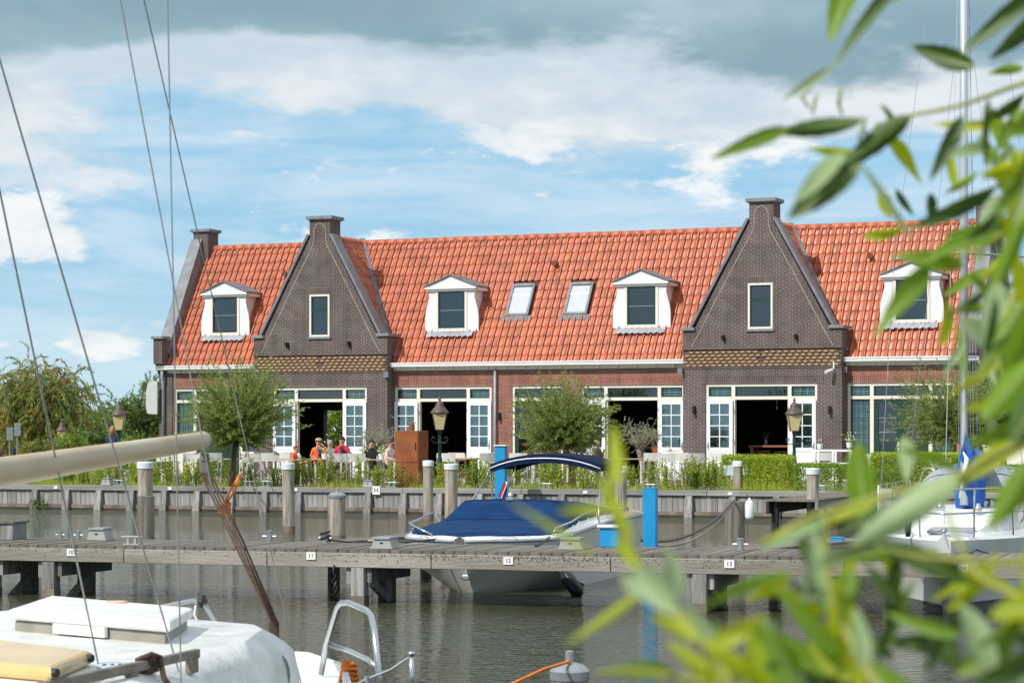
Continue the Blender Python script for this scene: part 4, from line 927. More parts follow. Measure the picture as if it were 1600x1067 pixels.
# interior pieces
def itab(t, d, w, lab, hh=.74):
    th = thing('dining_table', lab, 'table', FB.w(t, d, ZF+.006), -FB.a)
    MB().box(-w/2, w/2, -.4, .4, hh-.06, hh).obj('tabletop', m_woodtab, th)
    for a in (-1, 1):
        for b_ in (-1, 1): MB().box(a*(w/2-.1)-.05, a*(w/2-.1)+.05, b_*.32-.05, b_*.32+.05, 0, hh-.06).obj('leg', m_woodtab, th)
    return th
itab(8.75, 1.2, 1.55, 'brown wooden table just inside the open doors of the right gable', 1.12)
th = thing('wooden_crate', 'brown wooden crate under the table inside the right gable doorway', 'crate', FB.w(8.25, 1.5, ZF+.006), -FB.a)
MB().box(-.3, .3, -.2, .2, 0, .02).box(-.3, .3, -.2, -.18, .02, .95).box(-.3, .3, .18, .2, .02, .95).box(-.3, -.28, -.18, .18, .02, .95).box(.28, .3, -.18, .18, .02, .95).obj('body', m_woodtab, th)
th = thing('wooden_crate', 'reddish crate beside the first crate inside the right gable doorway', 'crate', FB.w(8.95, 1.5, ZF+.006), -FB.a)
MB().box(-.26, .26, -.2, .2, 0, .02).box(-.26, .26, -.2, -.18, .02, .93).box(-.26, .26, .18, .2, .02, .93).box(-.26, -.24, -.18, .18, .02, .93).box(.24, .26, -.18, .18, .02, .93).obj('body', m_woodtab, th)
th = thing('glass_vase', 'small vase of green stems on the brown indoor table', 'vase', FB.w(8.45, 1.2, ZF+1.126), -FB.a)
MB().lathe([(.05, 0), (.06, .12), (.04, .2)], 10).obj('body', m_galv, th)
b = MB(); rr = random.Random(4)
for i in range(40):
    p = Vector((rr.gauss(0, .06), rr.gauss(0, .06), .2+rr.random()*.2)); b.face([p, p+Vector((.03, 0, .02)), p+Vector((.02, .01, .05))])
b.obj('stem', m_lbush, th)
itab(-7.0, 1.3, 1.4, 'table just inside the open doors of the left gable'); itab(-2.6, 1.6, 1.6, 'table in the dark room behind the rusty fire box')
itab(-7.3, 3.6, 1.0, 'small table at the back of the left gable room')
th = thing('string_of_lights', 'red and white string hanging in the right gable doorway', 'decoration', FB.w(9.0, .6, 3.86), 0)
b = MB()
for i in range(9): b.mat(i % 2).box(-.012, .012, -.012, .012, -.12-i*.1, -.03-i*.1)
b.obj('bead', [m_plate, M('red_bead', (.4, .03, .04), .5)], th)
# orange indoor chair
th = thing('indoor_chair', 'orange shell chair on thin legs inside the olive tree doorway', 'chair', FB.w(4.95, .9, ZF+.006), -FB.a+.5)
MB().box(-.22, .22, -.2, .2, .5, .53).grid([[(x, .2+.08*k, .53+.13*k) for x in (-.22, 0, .22)] for k in range(5)]).obj('seat_shell', M('orange_shell', (.40, .07, .02), .5), th)
for a in (-1, 1):
    for b_ in (-1, 1): MB().tube([(a*.12, b_*.1, .5), (a*.22, b_*.2, 0)], .012, 6).obj('leg', m_black, th)
# ================================================================== VEGETATION
class Fol:
    def __init__(s, seed): s.r = random.Random(seed); s.l = MB(); s.t = MB()
    def leaf(s, p, d, ln, w):
        r = s.r; d = d.normalized(); n = d.cross(Vector((r.gauss(0, 1), r.gauss(0, 1), r.gauss(0, 1))))
        if n.length < 1e-3: return
        n.normalize(); k = len(s.l.v); a = p+d*ln*.5
        s.l.v += [tuple(p), tuple(a+n*w/2), tuple(p+d*ln), tuple(a-n*w/2)]; s.l.f.append((k, k+1, k+2, k+3)); s.l.m.append(s.l.k)
    def shoot(s, p, d, L_, grav, leaves, ln, w, tw=.006, mats=1, spread=.9, start=.12, wob=.12):
        r = s.r; n = 7; pts = [p.copy()]; d = d.normalized(); st = L_/n
        for i in range(n):
            d = (d+Vector((r.gauss(0, wob), r.gauss(0, wob), r.gauss(0, wob)-grav))).normalized(); pts.append(pts[-1]+d*st)
        s.t.tube(pts, [tw*(1-.8*i/n) for i in range(n+1)], 3, False)
        s.l.k = r.randrange(mats) if mats > 1 else 0
        for i in range(leaves):
            u = (start+(1-start)*r.random())*n*.999; k = int(u); q = pts[k].lerp(pts[k+1], u-k); t = (pts[k+1]-pts[k]).normalized()
            o = Vector((r.gauss(0, 1), r.gauss(0, 1), r.gauss(0, 1))).normalized()
            s.leaf(q, t+o*spread, ln*r.uniform(.7, 1.2), w*r.uniform(.8, 1.2))
        return pts
def trunk(pts, r, parent, m=m_bark, n=9, name='trunk'):
    return MB().tube(pts, r, n).obj(name, m, parent, smooth=True)
def ball_dir(r, zmin=-.3):
    while True:
        v = Vector((r.gauss(0, 1), r.gauss(0, 1), r.gauss(0, 1))).normalized()
        if v.z > zmin: return v
def pollard(loc, label, H_, head, R, seed, shoots, mats=(m_lwil,), leaf=(.10, .022), lv=55, trunk_r=.075, grav=.03, z_up=1.0, zsq=1.0, lean=0, group='willows along the quay', name='willow_tree', tp=None, wide=.55):
    th = thing(name, label, 'tree', loc, 0, group); f = Fol(seed); r = f.r
    trunk([(0, 0, -.1), (.03, .02, H_*.4), (lean*.5, 0, H_*.75), (lean, 0, H_)], [trunk_r*1.25, trunk_r, trunk_r*.9, trunk_r*1.05], th)
    br = MB()
    for i in range(shoots):
        d = ball_dir(r, -.35); d.z = d.z*z_up+.25; d.z *= zsq; base = Vector((lean, 0, H_))+Vector((r.gauss(0, .05), r.gauss(0, .05), r.uniform(-.25, .35)))
        L_ = R*(.55+.55*r.random()**.8)*(1.0 if d.z < .4 else head)
        d.x *= 1+wide*.3
        f.shoot(base, d, L_, grav, lv, leaf[0], leaf[1], .010, len(mats))
    f.l.obj('crown', list(mats), th); f.t.obj('twigs', m_bark, th)
    return th
def tp(x, y_base, zg=.65):
    p = gx(x, y_base, zg); return p
p = tp(362, 757); pollard(px(362, 757, 66.0).xyz*0+Vector((px(362, 757, 66).x, 66, .62)), 'round willow with green narrow leaves left of the left gable doors', 1.5, 1.8, 1.1, 31, 600, (m_lwil, m_lwil, m_lwh2), (.10, .026), 78, .08, .02, 1.05, lean=.16, wide=.2)
pollard(Vector((px(893, 757, 66).x, 66, .62)), 'shaggy willow with tall thin shoots behind the boat canopy', 1.35, 1.65, 1.06, 32, 520, (m_lwil, m_lwil), (.10, .025), 76, .10, .015, 1.0, lean=-.28)
pollard(Vector((px(1490, 757, 67).x, 67, .62)), 'willow at right partly behind the tall yacht mast', 1.55, 1.45, 1.5, 33, 400, (m_lwil, m_lwh2), (.105, .025), 60, .09, .03, .9)
pollard(Vector((px(1566, 757, 68).x, 68, .62)), 'dark leaved small tree on a thick trunk at far right', 1.6, 1.1, 1.1, 34, 220, (m_lbush,), (.10, .03), 46, .11, .03, .8)
def olive(x, Z, label, seed, H_, R, dens):
    th = thing('olive_tree', label, 'tree', (px(x, 0, Z).x, Z, .65), 0, 'olive trees in front of the building'); f = Fol(seed); r = f.r
    b = MB(); b.tube([(0, 0, -.05), (.05, 0, H_*.4), (-.04, .02, H_*.75), (-.10, 0, H_)], [.13, .10, .085, .10], 9)
    for i in range(9):
        a = i*2*pi/9+r.uniform(-.3, .3); e = Vector((cos(a)*R*.6, sin(a)*R*.6, H_+R*(.35+.6*r.random())))
        st = Vector((-.10, 0, H_-.1)); mid = st.lerp(e, .5)+Vector((r.gauss(0, .06), 0, .05)); b.tube([st, mid, e], [.05, .03, .012], 6)
        for k in range(dens):
            q = mid.lerp(e, r.random())+Vector((r.gauss(0, R*.25), r.gauss(0, R*.25), r.gauss(0, R*.22))); f.shoot(q, ball_dir(r, -.6), .28, .02, 16, .055, .016, .003, 1)
    b.obj('trunk', m_barkg, th, smooth=True); f.l.obj('crown', m_loliv, th); f.t.obj('twigs', m_barkg, th)
olive(1003, 73, 'grey leaved olive tree in the open doorway right of the shaggy willow', 41, 1.05, .68, 26)
olive(588, 74, 'thin pale olive tree between the left gable doors and the rusty fire box', 42, 1.0, .72, 24)
# left background trees
def bigtree(X, Y, label, seed, H_, crown_c, crown_r, n, grav, leaf, mats, lv=40, limbs=7, name='tree', L_=2.2, bark=m_bark, tr=.22, group='trees left of the building'):
    th = thing(name, label, 'tree', (X, Y, .6), 0, group); f = Fol(seed); r = f.r; b = MB()
    b.tube([(0, 0, -.1), (.1, 0, H_*.5), (0, .1, H_)], [tr*1.3, tr, tr*.7], 9)
    cc = Vector(crown_c); cr = Vector(crown_r); ends = []
    for i in range(limbs):
        a = i*2.4+r.random(); e = cc+Vector((cos(a)*cr.x*.7*r.uniform(.4, 1), sin(a)*cr.y*.7*r.uniform(.3, 1), r.uniform(-.1, .75)*cr.z)); st = Vector((0, .1, H_-.2)); md = st.lerp(e, .5)+Vector((r.gauss(0, .3), r.gauss(0, .3), .4))
        b.tube([st, md, e], [tr*.5, tr*.3, tr*.1], 6); ends.append((md, e))
    cl = []
    for i in range(max(14, n//14)): 
        v = ball_dir(r, -.9); u = r.random()**.4; cl.append(cc+Vector((v.x*cr.x, v.y*cr.y, v.z*cr.z))*u)
    for i in range(n):
        q = r.choice(cl)+Vector((r.gauss(0, .13)*cr.x, r.gauss(0, .13)*cr.y, r.gauss(0, .10)*cr.z))
        f.shoot(q, ball_dir(r, -.2 if grav > .1 else -.5), L_*r.uniform(.5, 1.1), grav, lv, leaf[0], leaf[1], .012, len(mats), .6 if grav > .1 else .9)
    b.obj('trunk', bark, th, smooth=True); f.l.obj('crown', list(mats), th); f.t.obj('twigs', bark, th)
    return th
Z = 112
bigtree(px(75, 0, Z).x, Z, 'large yellowing weeping willow at far left', 51, 1.8, (0, 0, 2.95), (2.1, 1.8, 1.8), 760, .30, (.20, .038), (m_lwh, m_lwh2), 46, 9, 'weeping_willow', 1.7, m_barkg, .12)
bigtree(px(10, 0, Z).x, Z+4, 'golden brown weeping willow cut by the left edge', 57, 1.2, (-.2, 0, 1.9), (1.3, 1.8, 1.2), 420, .30, (.20, .038), (m_lwh,), 44, 6, 'weeping_willow', 1.4, m_barkg, .10)
Z = 96
bigtree(px(222, 0, Z).x, Z, 'green leafy tree behind the street lamp by the left corner', 52, 1.2, (.1, 0, 2.35), (1.2, 1.4, 1.45), 560, -.02, (.12, .035), (m_lwh2, m_lbush), 34, 7, 'leafy_tree', .75, m_bark, .1)
bigtree(px(252, 0, 92).x, 98, 'taller tree just behind the left building corner', 55, 1.4, (.0, 0, 2.6), (.9, 1.4, 1.5), 280, -.02, (.12, .035), (m_lwh2,), 34, 7, 'leafy_tree', .75, m_bark, .1)
bigtree(px(152, 0, 104).x, 104, 'rounded dark bush between the willow and the street lamp', 53, .4, (0, 0, 1.35), (1.0, 1.0, 1.0), 300, -.01, (.11, .04), (m_lbush,), 34, 6, 'round_bush', .5, m_bark, .08)
bigtree(px(118, 0, 101).x, 101, 'yellow green shrub at the right foot of the big willow', 54, .3, (0, 0, .9), (.75, .8, .75), 180, -.01, (.12, .04), (m_lhedge2, m_lwh2), 30, 6, 'shrub', .5, m_bark, .06)
bigtree(px(60, 0, 100).x, 100, 'low wide shrub beneath the big willow', 56, .2, (0, 0, .45), (1.6, .8, .6), 240, -.01, (.12, .04), (m_lwh2, m_lwh), 30, 6, 'shrub', .5, m_bark, .06)
bigtree(px(215, 0, 90).x, 90, 'low bush at the foot of the trees by the building corner', 58, .2, (0, 0, .55), (1.1, .8, .7), 220, -.01, (.11, .04), (m_lbush, m_lhedge2), 30, 6, 'shrub', .45, m_bark, .06)
bigtree(px(148, 0, 150).x, 150, 'light green tree far off between willow and corner trees', 59, 1.0, (0, 0, 1.7), (2.4, 2, 1.2), 300, -.01, (.22, .08), (m_lhedge2, m_lwh2), 30, 6, 'leafy_tree', 1.0, m_bark, .1)
# greenery behind the building, seen through the doors and past the right end
for i, (t, d, lab) in enumerate(((-11.5, 10, 'green tree behind the building seen through the left gable room'), (-10.2, 13, 'second green tree behind the building, a little further back'))):
    w = FB.w(t, d, 0); bigtree(w.x, w.y, lab, 61+i, .8, (0, 0, 1.9), (1.5, 1, 1.4), 170, 0, (.16, .06), (m_lhedge2,), 30, 5, 'leafy_tree', .8, m_bark, .1, 'trees behind the building')
# quay planting : upright small shrubs
def shrub_meshes(seed, h, wd, n, mats, lv=34, leaf=(.07, .036)):
    f = Fol(seed)
    for i in range(n):
        p = Vector((f.r.gauss(0, wd*.45), f.r.gauss(0, wd*.35), 0)); f.shoot(p, Vector((f.r.gauss(0, .10), f.r.gauss(0, .10), 1)), h*f.r.uniform(.6, 1.08), 0, lv, leaf[0], leaf[1], .006, len(mats), 1.1, .18, .05)
    return f.l.mesh('leaves', list(mats)), f.t.mesh('stems', m_bark)
SM = [shrub_meshes(70+i, .86, .20, 16, (m_lhedge, m_lhedge2) if i % 2 else (m_lhedge, m_lhedge, m_lhedge2), 34) for i in range(6)]
SMt = [shrub_meshes(80+i, .86, .18, 11, (m_lhedge, m_lwh), 22, (.055, .02)) for i in range(3)]
rnd = random.Random(9)
LAND = [(40, 'below the boom near the distant willow'), (110, 'left of the leftmost small service box'), (165, 'above the leftmost small service box'), (186, 'at the foot of the left street lamp'), (228, 'behind the tall left pile'), (268, 'below the left building corner'), (305, 'behind the boom end'), (330, 'behind the mainsheet top'), (362, 'at the foot of the round willow'), (392, 'right of the round willow trunk'), (420, 'left of the second white capped pile'), (451, 'directly behind the second white capped pile'),
 (480, 'in front of the child in orange'), (500, 'in front of the guest with the beige cap'), (520, 'in front of the grey haired guest'), (540, 'in front of the guest in red'), (562, 'above the small service box by the H sign'), (585, 'above the H sign'), (610, 'left of the rusty fire box'), (640, 'at the foot of the rusty fire box'), (669, 'behind the left close pile'), (690, 'at the foot of the middle street lamp'), (706, 'behind the right close pile'), (737, 'in front of the barrel table'), (765, 'left of the blue post with white cap'), (790, 'behind the blue post with white cap'),
 (820, 'seen below the left half of the boat canopy'), (850, 'seen below the middle of the boat canopy'), (893, 'at the foot of the shaggy willow'), (925, 'seen below the right end of the boat canopy'), (969, 'behind the pile right of the boat canopy'), (1003, 'below the olive tree in the doorway'), (1020, 'above the tall blue post'), (1045, 'right of the tall blue post'), (1075, 'below the right gable doors, left leaf'), (1100, 'in front of the terrace table by the right gable'), (1128, 'left of the pale board')]
used_l = {}
def shrub_label(x, thin):
    w = min(LAND, key=lambda a: abs(a[0]-x))[1]; k = used_l.get(w, 0); used_l[w] = k+1; nb = ('', 'next, ', 'third, ', 'fourth, ', 'fifth, ', 'sixth, ')[min(k, 5)]
    return '%s%s green quay shrub %s' % (nb, 'thin' if thin else 'leafy', w)
def quay_shrub(x, d=1.0, sc=1.0, thin=False):
    t, z = FQ.at(x, 740, d); th = thing('quay_shrub', shrub_label(x, thin), 'shrub', FQ.w(t, d, .62), rnd.uniform(0, 6), 'young shrubs in the quay planting strip')
    th.scale = (sc, sc, sc*rnd.uniform(.9, 1.1)); a, b_ = rnd.choice(SMt if thin else SM); inst('leaves', a, th); inst('stems', b_, th)
x = 40
while x < 1130:
    gap = 622 < x < 662
    if not gap: quay_shrub(x, rnd.uniform(.75, 1.25), rnd.uniform(.82, 1.0), rnd.random() < .3)
    if 455 < x < 540 or 1075 < x: x += rnd.uniform(6, 10)
    else: x += rnd.uniform(9, 19)
for x in (625, 634, 645, 655): quay_shrub(x, .9, .75, True)
# clipped hedges
def hedge(x0, x1, d, h, w, label, seed, Y0=None, mats=(m_lhedge, m_lhedge2)):
    t0, _ = FQ.at(x0, 740, d); t1, _ = FQ.at(x1, 740, d); f = Fol(seed); r = f.r; L_ = t1-t0
    th = thing('clipped_hedge', label, 'hedge', FQ.w(t0, d, .62), -FQ.a)
    n = int(L_*h*5600)
    for i in range(n):
        p = Vector((r.random()*L_, (r.random()-.5)*w, r.random()**.8*h*(1+.05*sin(r.random()*20))))
        if r.random() < .7:
            k = r.randrange(3)
            if k == 0: p.z = h*r.uniform(.93, 1.06)
            elif k == 1: p.y = -w/2*r.uniform(.9, 1.12)
            else: p.x = r.choice((0, L_))+r.gauss(0, .03)
        f.l.k = 1 if r.random() < .4 else 0; f.leaf(p, ball_dir(r, -.3), .06*r.uniform(.7, 1.2), .032)
    f.l.obj('leaves', list(mats), th)
    tw = MB()
    t = .1
    while t < L_: tw.tube([(t, 0, 0), (t+r.gauss(0, .03), 0, h*.8)], .012, 5); t += .22
    tw.obj('stems', m_bark, th)
hedge(1168, 1232, 1.2, .88, .7, 'clipped green hedge left of the right street lamp', 91)
hedge(1134, 1236, 3.6, .90, .8, 'higher clipped hedge behind, between the pale board and the lamp', 92)
hedge(1246, 1312, 1.2, .72, .55, 'short hedge right of the right street lamp', 93, mats=(m_lhedge2, m_lhedge2))
hedge(1366, 1500, 2.4, .98, .8, 'hedge in front of the closed green doors at right', 94, mats=(m_lhedge, m_lhedge2, m_lwh2))
hedge(1330, 1420, 1.2, .55, .6, 'lower dark green hedge near the quay at right', 95, mats=(m_lhedge2, m_lbush))
hedge(1500, 1610, 1.6, .7, .8, 'hedge at far right behind the yacht', 96, mats=(m_lwh2, m_lhedge2))
# grass on the strip
rnd = random.Random(77); b = MB()
for i in range(17000):
    t = rnd.uniform(-15.5, 16); d = .28+rnd.random()**1.3*1.4; h = rnd.uniform(.07, .2)*(1.7 if rnd.random() < .12 else 1)*(1+.5*sin(t*2.1)); p = Vector((t, d, .615)); a = rnd.uniform(0, pi); w = .010
    u = Vector((cos(a)*w, sin(a)*w, 0)); tip = p+Vector((rnd.gauss(0, .05), rnd.gauss(0, .05), h)); b.k = rnd.random() < .35
    b.face([p-u, p+u, tip])
o = b.obj('quay_grass', [m_lgrass, m_lhedge]); o.location = (0, FQ.Z, 0); o.rotation_euler = (0, 0, -FQ.a)
tag(o, 'rough yellow green grass along the top of the quay', 'grass', kind='stuff')
b = MB()
for i in range(9000):
    t = rnd.uniform(-34, -14.5); d = rnd.uniform(.3, 36); h = rnd.uniform(.08, .24); p = Vector((t-d*.1, d, .615)); a = rnd.uniform(0, pi); w = .03
    u = Vector((cos(a)*w, sin(a)*w, 0)); b.k = int(rnd.random() < .3); b.face([p-u, p+u, p+Vector((rnd.gauss(0, .08), rnd.gauss(0, .08), h))])
o = b.obj('meadow_grass', [m_lgrass, m_lhedge2]); o.location = (0, FQ.Z, 0); o.rotation_euler = (0, 0, -FQ.a)
tag(o, 'loose tall grass left of the building', 'grass', kind='stuff')
# tuft growing from the quay wall
f = Fol(5)
for i in range(26): f.shoot(Vector((f.r.gauss(0, .06), 0, 0)), Vector((f.r.gauss(0, .5), -.5, f.r.gauss(-.2, .5))), .3, .1, 10, .09, .02, .004)
t, z = FQ.at(66, 788); th = thing('weed_tuft', 'green weed tuft hanging on the left quay wall', 'plant', FQ.w(t, -.15, .2)); f.l.obj('leaves', m_lbush, th); f.t.obj('stems', m_bark, th)
# ================================================================== STREET FURNITURE
def lamp(x, ytop, Z, label, zg=.65):
    X = px(x, 0, Z).x; zt = EYE-(ytop-HZ)/F*Z-zg; th = thing('street_lamp', label, 'street lamp', (X, Z, zg), 0, 'classic green lantern lamps')
    lz = zt-.98      # foot of the lantern
    MB().lathe([(.13, 0), (.13, .25), (.085, .3), (.07, .8), (.05, .85), (.045, lz-.4), (.06, lz-.38), (.045, lz-.35), (.04, lz-.1), (.07, lz-.06), (.05, lz)], 12).obj('post', m_lampgr, th, smooth=True)
    for s in (-1, 1):
        MB().tube([(0, 0, lz-.35), (s*.16, 0, lz-.38), (s*.24, 0, lz-.28), (s*.20, 0, lz-.2), (s*.13, 0, lz-.24), (s*.16, 0, lz-.28)], .014, 6).obj('scroll_arm', m_lampgr, th, smooth=True)
    g = MB(); a0, a1 = .115, .20
    lo = [(-a0, -a0, lz), (a0, -a0, lz), (a0, a0, lz), (-a0, a0, lz)]; hi = [(-a1, -a1, lz+.46), (a1, -a1, lz+.46), (a1, a1, lz+.46), (-a1, a1, lz+.46)]
    g.raw(lo+hi, [(0, 1, 5, 4), (1, 2, 6, 5), (2, 3, 7, 6), (3, 0, 4, 7), (3, 2, 1, 0)]); g.obj('lantern_glass', m_lampgl, th)
    fr = MB()
    for A, B_ in zip(lo, hi): fr.tube([A, B_], .012, 5)
    for k in range(4): fr.tube([lo[k], lo[(k+1) % 4]], .013, 5).tube([hi[k], hi[(k+1) % 4]], .016, 5)
    fr.obj('lantern_frame', m_lamptop, th)
    c = MB().lathe([(.27, .46), (.255, .50), (.16, .62), (.12, .66), (.13, .70), (.075, .78), (.03, .82), (.045, .86), (.02, .91), (.001, .98)], 12, (0, 0, lz)).obj('lantern_roof', m_lamptop, th, smooth=True)
    return th
lamp(687, 617, 67, 'street lamp in front of the middle dark doorway')
lamp(1241, 619, 67, 'street lamp in front of the right gable door leaf')
lamp(186, 624, 76, 'street lamp left of the building before the leafy trees')
lamp(96.5, 655, 108, 'distant street lamp near the big weeping willow')
# rusty fire box
t, z = FQ.at(637, 760, 1.2); th = thing('fire_box', 'tall rust brown steel fire box with a short flue on the quay strip', 'fireplace', FQ.w(t, 1.5, .62), -FB.a)
MB().box(-.36, .36, -.32, .32, 0, 1.62).obj('body', m_corten, th, bevel=.012); MB().box(-.33, .33, -.335, -.321, .75, 1.55).obj('door', m_corten, th)
MB().tube([(0, .0, 1.621), (0, 0, 1.80)], .085, 12).lathe([(.12, 1.83), (.12, 1.85), (.001, 1.87)], 12).obj('flue', m_corten, th, auto=True)
MB().tube([(.28, -.35, 1.1), (.28, -.35, 1.3)], .012, 6).obj('handle', m_black, th)
# director chairs
def make_chair():
    th = thing('director_chair', '', 'chair')
    for s in (-1, 1):
        MB().bar((s*.26, -.22, .02), (s*.26, .22, .02), .03, .03).bar((s*.26, -.2, .02), (s*.26, -.2, .64), .03, .03).bar((s*.26, .2, .02), (s*.26, .24, .90), .03, .03).obj('side_frame', m_frame, th)
        MB().box(s*.28-.035, s*.28+.035, -.25, .24, .64, .665).obj('armrest', m_frame, th)
    for y_ in (-.18, .18):
        MB().bar((-.26, y_, .05), (.26, y_, .44), .03, .025, (0, 1, 0)).obj('cross_leg', m_frame, th); MB().bar((.26, y_+.027, .05), (-.26, y_+.027, .44), .03, .025, (0, 1, 0)).obj('cross_leg', m_frame, th)
    MB().grid([[(-.26+.065*i, y_, .445-.03*sin(pi*i/8)) for i in range(9)] for y_ in (-.22, .22)]).obj('seat', m_fab, th)
    b = MB(); P = [[(-.27+.0675*i, .225+.03*sin(pi*i/8)+dy, z) for i in range(9)] for z, dy in ((.68, 0), (.93, .03))]; Q = [[(x, y+.012, z) for x, y, z in row] for row in P]
    b.grid(P).grid(Q[::-1]).grid([P[1], Q[1]]).grid([Q[0], P[0]]).obj('backrest', m_fab, th)
    return th
def make_table(m=m_tabtop):
    th = thing('terrace_table', '', 'table')
    b = MB()
    for i in range(5): MB().box(-.62, .62, -.36+i*.145, -.36+i*.145+.138, .72, .745).obj('slat', m, th)
    for a in (-1, 1):
        for c in (-1, 1): MB().box(a*.55-.03, a*.55+.03, c*.29-.03, c*.29+.03, 0, .719).obj('leg', m_frame, th)
    return th
ch0 = make_chair(); tb0 = make_table(); used = [0, 0]
def chair(x, Z, rz, label):
    global ch0
    loc = (px(x, 0, Z).x, Z, .655); r = radians(rz)
    if not used[0]: o = ch0; used[0] = 1; o.location = loc; o.rotation_euler = (0, 0, r); o['label'] = label; o['group'] = 'white canvas director chairs on the terrace'; return o
    return dup(ch0, loc, r, label)
def table(x, Z, rz, label):
    loc = (px(x, 0, Z).x, Z, .655); r = radians(rz)
    if not used[1]: o = tb0; used[1] = 1; o.location = loc; o.rotation_euler = (0, 0, r); o['label'] = label; o['group'] = 'terrace tables'; return o
    return dup(tb0, loc, r, label)
wc = 'white director chair '
for a in ((262, 70, 170, wc+'nearest the left building corner'), (303, 69, 20, wc+'left of the round willow'), (330, 71, 200, wc+'closest to the round willow trunk, at its left'), (395, 69, 175, wc+'just right of the round willow trunk'),
          (422, 70.5, 185, wc+'before the left leaf of the left gable doors'), (446, 72, 160, wc+'turned sideways beside the child in orange'), (528, 68.5, 178, wc+'in front of the guest in red'), (556, 68.7, 186, wc+'left of the guest in black'), (584, 71, 10, wc+'that the guest in black sits on'), (607, 71.2, -15, wc+'carrying the guest in a pale top'),
          (699, 69.5, 172, wc+'right of the middle street lamp, high backed'), (718, 71, 160, wc+'between the middle lamp and the round barrel table'), (756, 70, 210, wc+'right of the round barrel table by the blue post'), (775, 72, 190, wc+'behind the blue post with white cap'), (812, 70, 170, wc+'left under the shaggy willow'),
          (846, 71, 190, wc+'under the shaggy willow, beside its trunk'), (922, 71, 150, wc+'beside the blond guest'), (1018, 70.5, 185, wc+'directly below the olive tree in the doorway'), (1040, 68.3, 178, wc+'nearest the quay below the olive tree'), (1063, 71.5, 170, wc+'left of the right gable doors'), (1082, 69.4, 200, wc+'in front of the left leaf of the right gable doors'), (1124, 70, 160, wc+'left of the pale square board'),
          (1286, 72, 180, wc+'behind the white terrace railing'), (1232, 66.3, 95, wc+'seen side on against the right street lamp'), (498, 73, 0, wc+'of the guest with the beige cap'), (536, 72.4, 0, wc+'of the guest in red'), (516, 73.6, 0, wc+'of the grey haired guest'), (461, 73, 40, wc+'of the child in orange'), (931, 73.2, 0, wc+'of the blond guest'), (911, 73, 0, wc+'of the dark haired guest behind the canopy'),
          (196, 71, 160, wc+'second from the left in the planting strip view'), (170, 70, 190, wc+'farthest left on the terrace edge')): chair(*a)
for a in ((348, 71.5, -22, 'wooden table left of the round willow trunk'), (513, 71.5, -20, 'long terrace table of the cycling guests'), (596, 69.8, -20, 'terrace table before the guest in black'), (865, 72, -20, 'table under the shaggy willow crown'), (1046, 72.5, -22, 'table behind the chairs below the olive tree'), (1104, 71.2, -20, 'table in front of the right gable left door leaf'), (925, 71.6, -20, 'table before the blond guest'), (450, 70.7, -20, 'table left of the cycling guests'), (980, 72, -22, 'table left of the olive trunk')): table(*a)
# round table on a barrel
th = thing('barrel_table', 'round wooden table on a thick brown barrel post', 'table', (px(737, 0, 70.5).x, 70.5, .655))
MB().lathe([(.62, .74), (.62, .78), (.001, .781)], 24).obj('tabletop', m_tabtop, th, auto=True); MB().lathe([(.17, 0), (.2, .36), (.17, .739)], 14).obj('barrel', m_bark, th, smooth=True)
# planters with flowers
def flowers(x, y, Z, label, n=60, R=.14, m=m_flow, pot=True, zb=None):
    p = px(x, y, Z); th = thing('flower_pot', label, 'plant pot', p if zb is None else (p.x, p.y, zb)); f = Fol(int(x)); f.l.k = 0
    MB().lathe([(.07, -.16), (.10, 0), (.09, 0), (.001, -.02)], 12).obj('pot', m_plate, th, auto=True)
    for i in range(n): f.leaf(Vector((f.r.gauss(0, R*.5), f.r.gauss(0, R*.5), .02+abs(f.r.gauss(0, R*.7)))), ball_dir(f.r, -.3), .06, .03)
    f.l.obj('leaves', m_lhedge2, th); b = MB()
    for i in range(n//3):
        q = Vector((f.r.gauss(0, R*.55), f.r.gauss(0, R*.55), .06+abs(f.r.gauss(0, R*.9)))); s_ = .022; b.lathe([(.002, -s_), (s_, 0), (.002, s_)], 6, q)
    b.obj('petals', m, th)['kind'] = 'stuff'
zt = .655+.745+.16
flowers(507, 0, 71.5, 'pot of cream hydrangeas on the cycling guests table', 50, .20, zb=zt); flowers(566, 0, 69.8, 'small pot of pale flowers left of the guest in black', 40, .12, zb=zt)
flowers(596, 0, 69.8, 'low pot of white flowers on the table before the guest in black', 40, .14, zb=zt); flowers(870, 0, 72, 'pot of orange flowers on the table below the shaggy willow', 40, .14, M('orange_flower', (.6, .22, .05), .7), zb=zt)
flowers(1047, 0, 72.5, 'small pot with green sprigs below the olive tree', 30, .1, zb=zt)
# railing, white planter
th = thing('terrace_railing', 'white steel railing with posts right of the right gable pier', 'railing', px(1282, 700, 71).xyz*0+Vector((px(1240, 0, 70).x, 70, .65)), -FQ.a)
L_ = 1.75
MB().box(0, L_, -.03, .03, .98, 1.04).obj('top_rail', m_white, th); MB().box(0, L_, -.02, .02, .62, .66).obj('middle_rail', m_white, th); MB().box(.9, L_, -.02, .02, .12, .16).obj('bottom_rail', m_white, th)
for x_ in (.75, 1.18, 1.26, L_-.04): MB().box(x_-.03, x_+.03, -.028, .028, 0, .979).obj('post', m_white, th)
flowers(1327, 691, 69.5, 'white hanging planter with pale blossoms on the railing end', 60, .16)
flowers(1281, 693, 70, 'small pot of pink flowers on the white railing', 30, .08, M('pink_flower', (.6, .3, .25), .7))
# pale board behind the pile
th = thing('info_board', 'pale blue grey square board behind the capped pile', 'sign', px(1152, 735, 63.9), 0)
MB().box(-.39, .39, -.02, .0, -.13, .14).obj('panel', M('pale_blue_panel', (.55, .68, .74), .4), th, bevel=.01); MB().box(-.3, -.26, .001, .03, -1.1, -.0).box(.26, .3, .001, .03, -1.1, -.0).obj('post', m_galv, th)
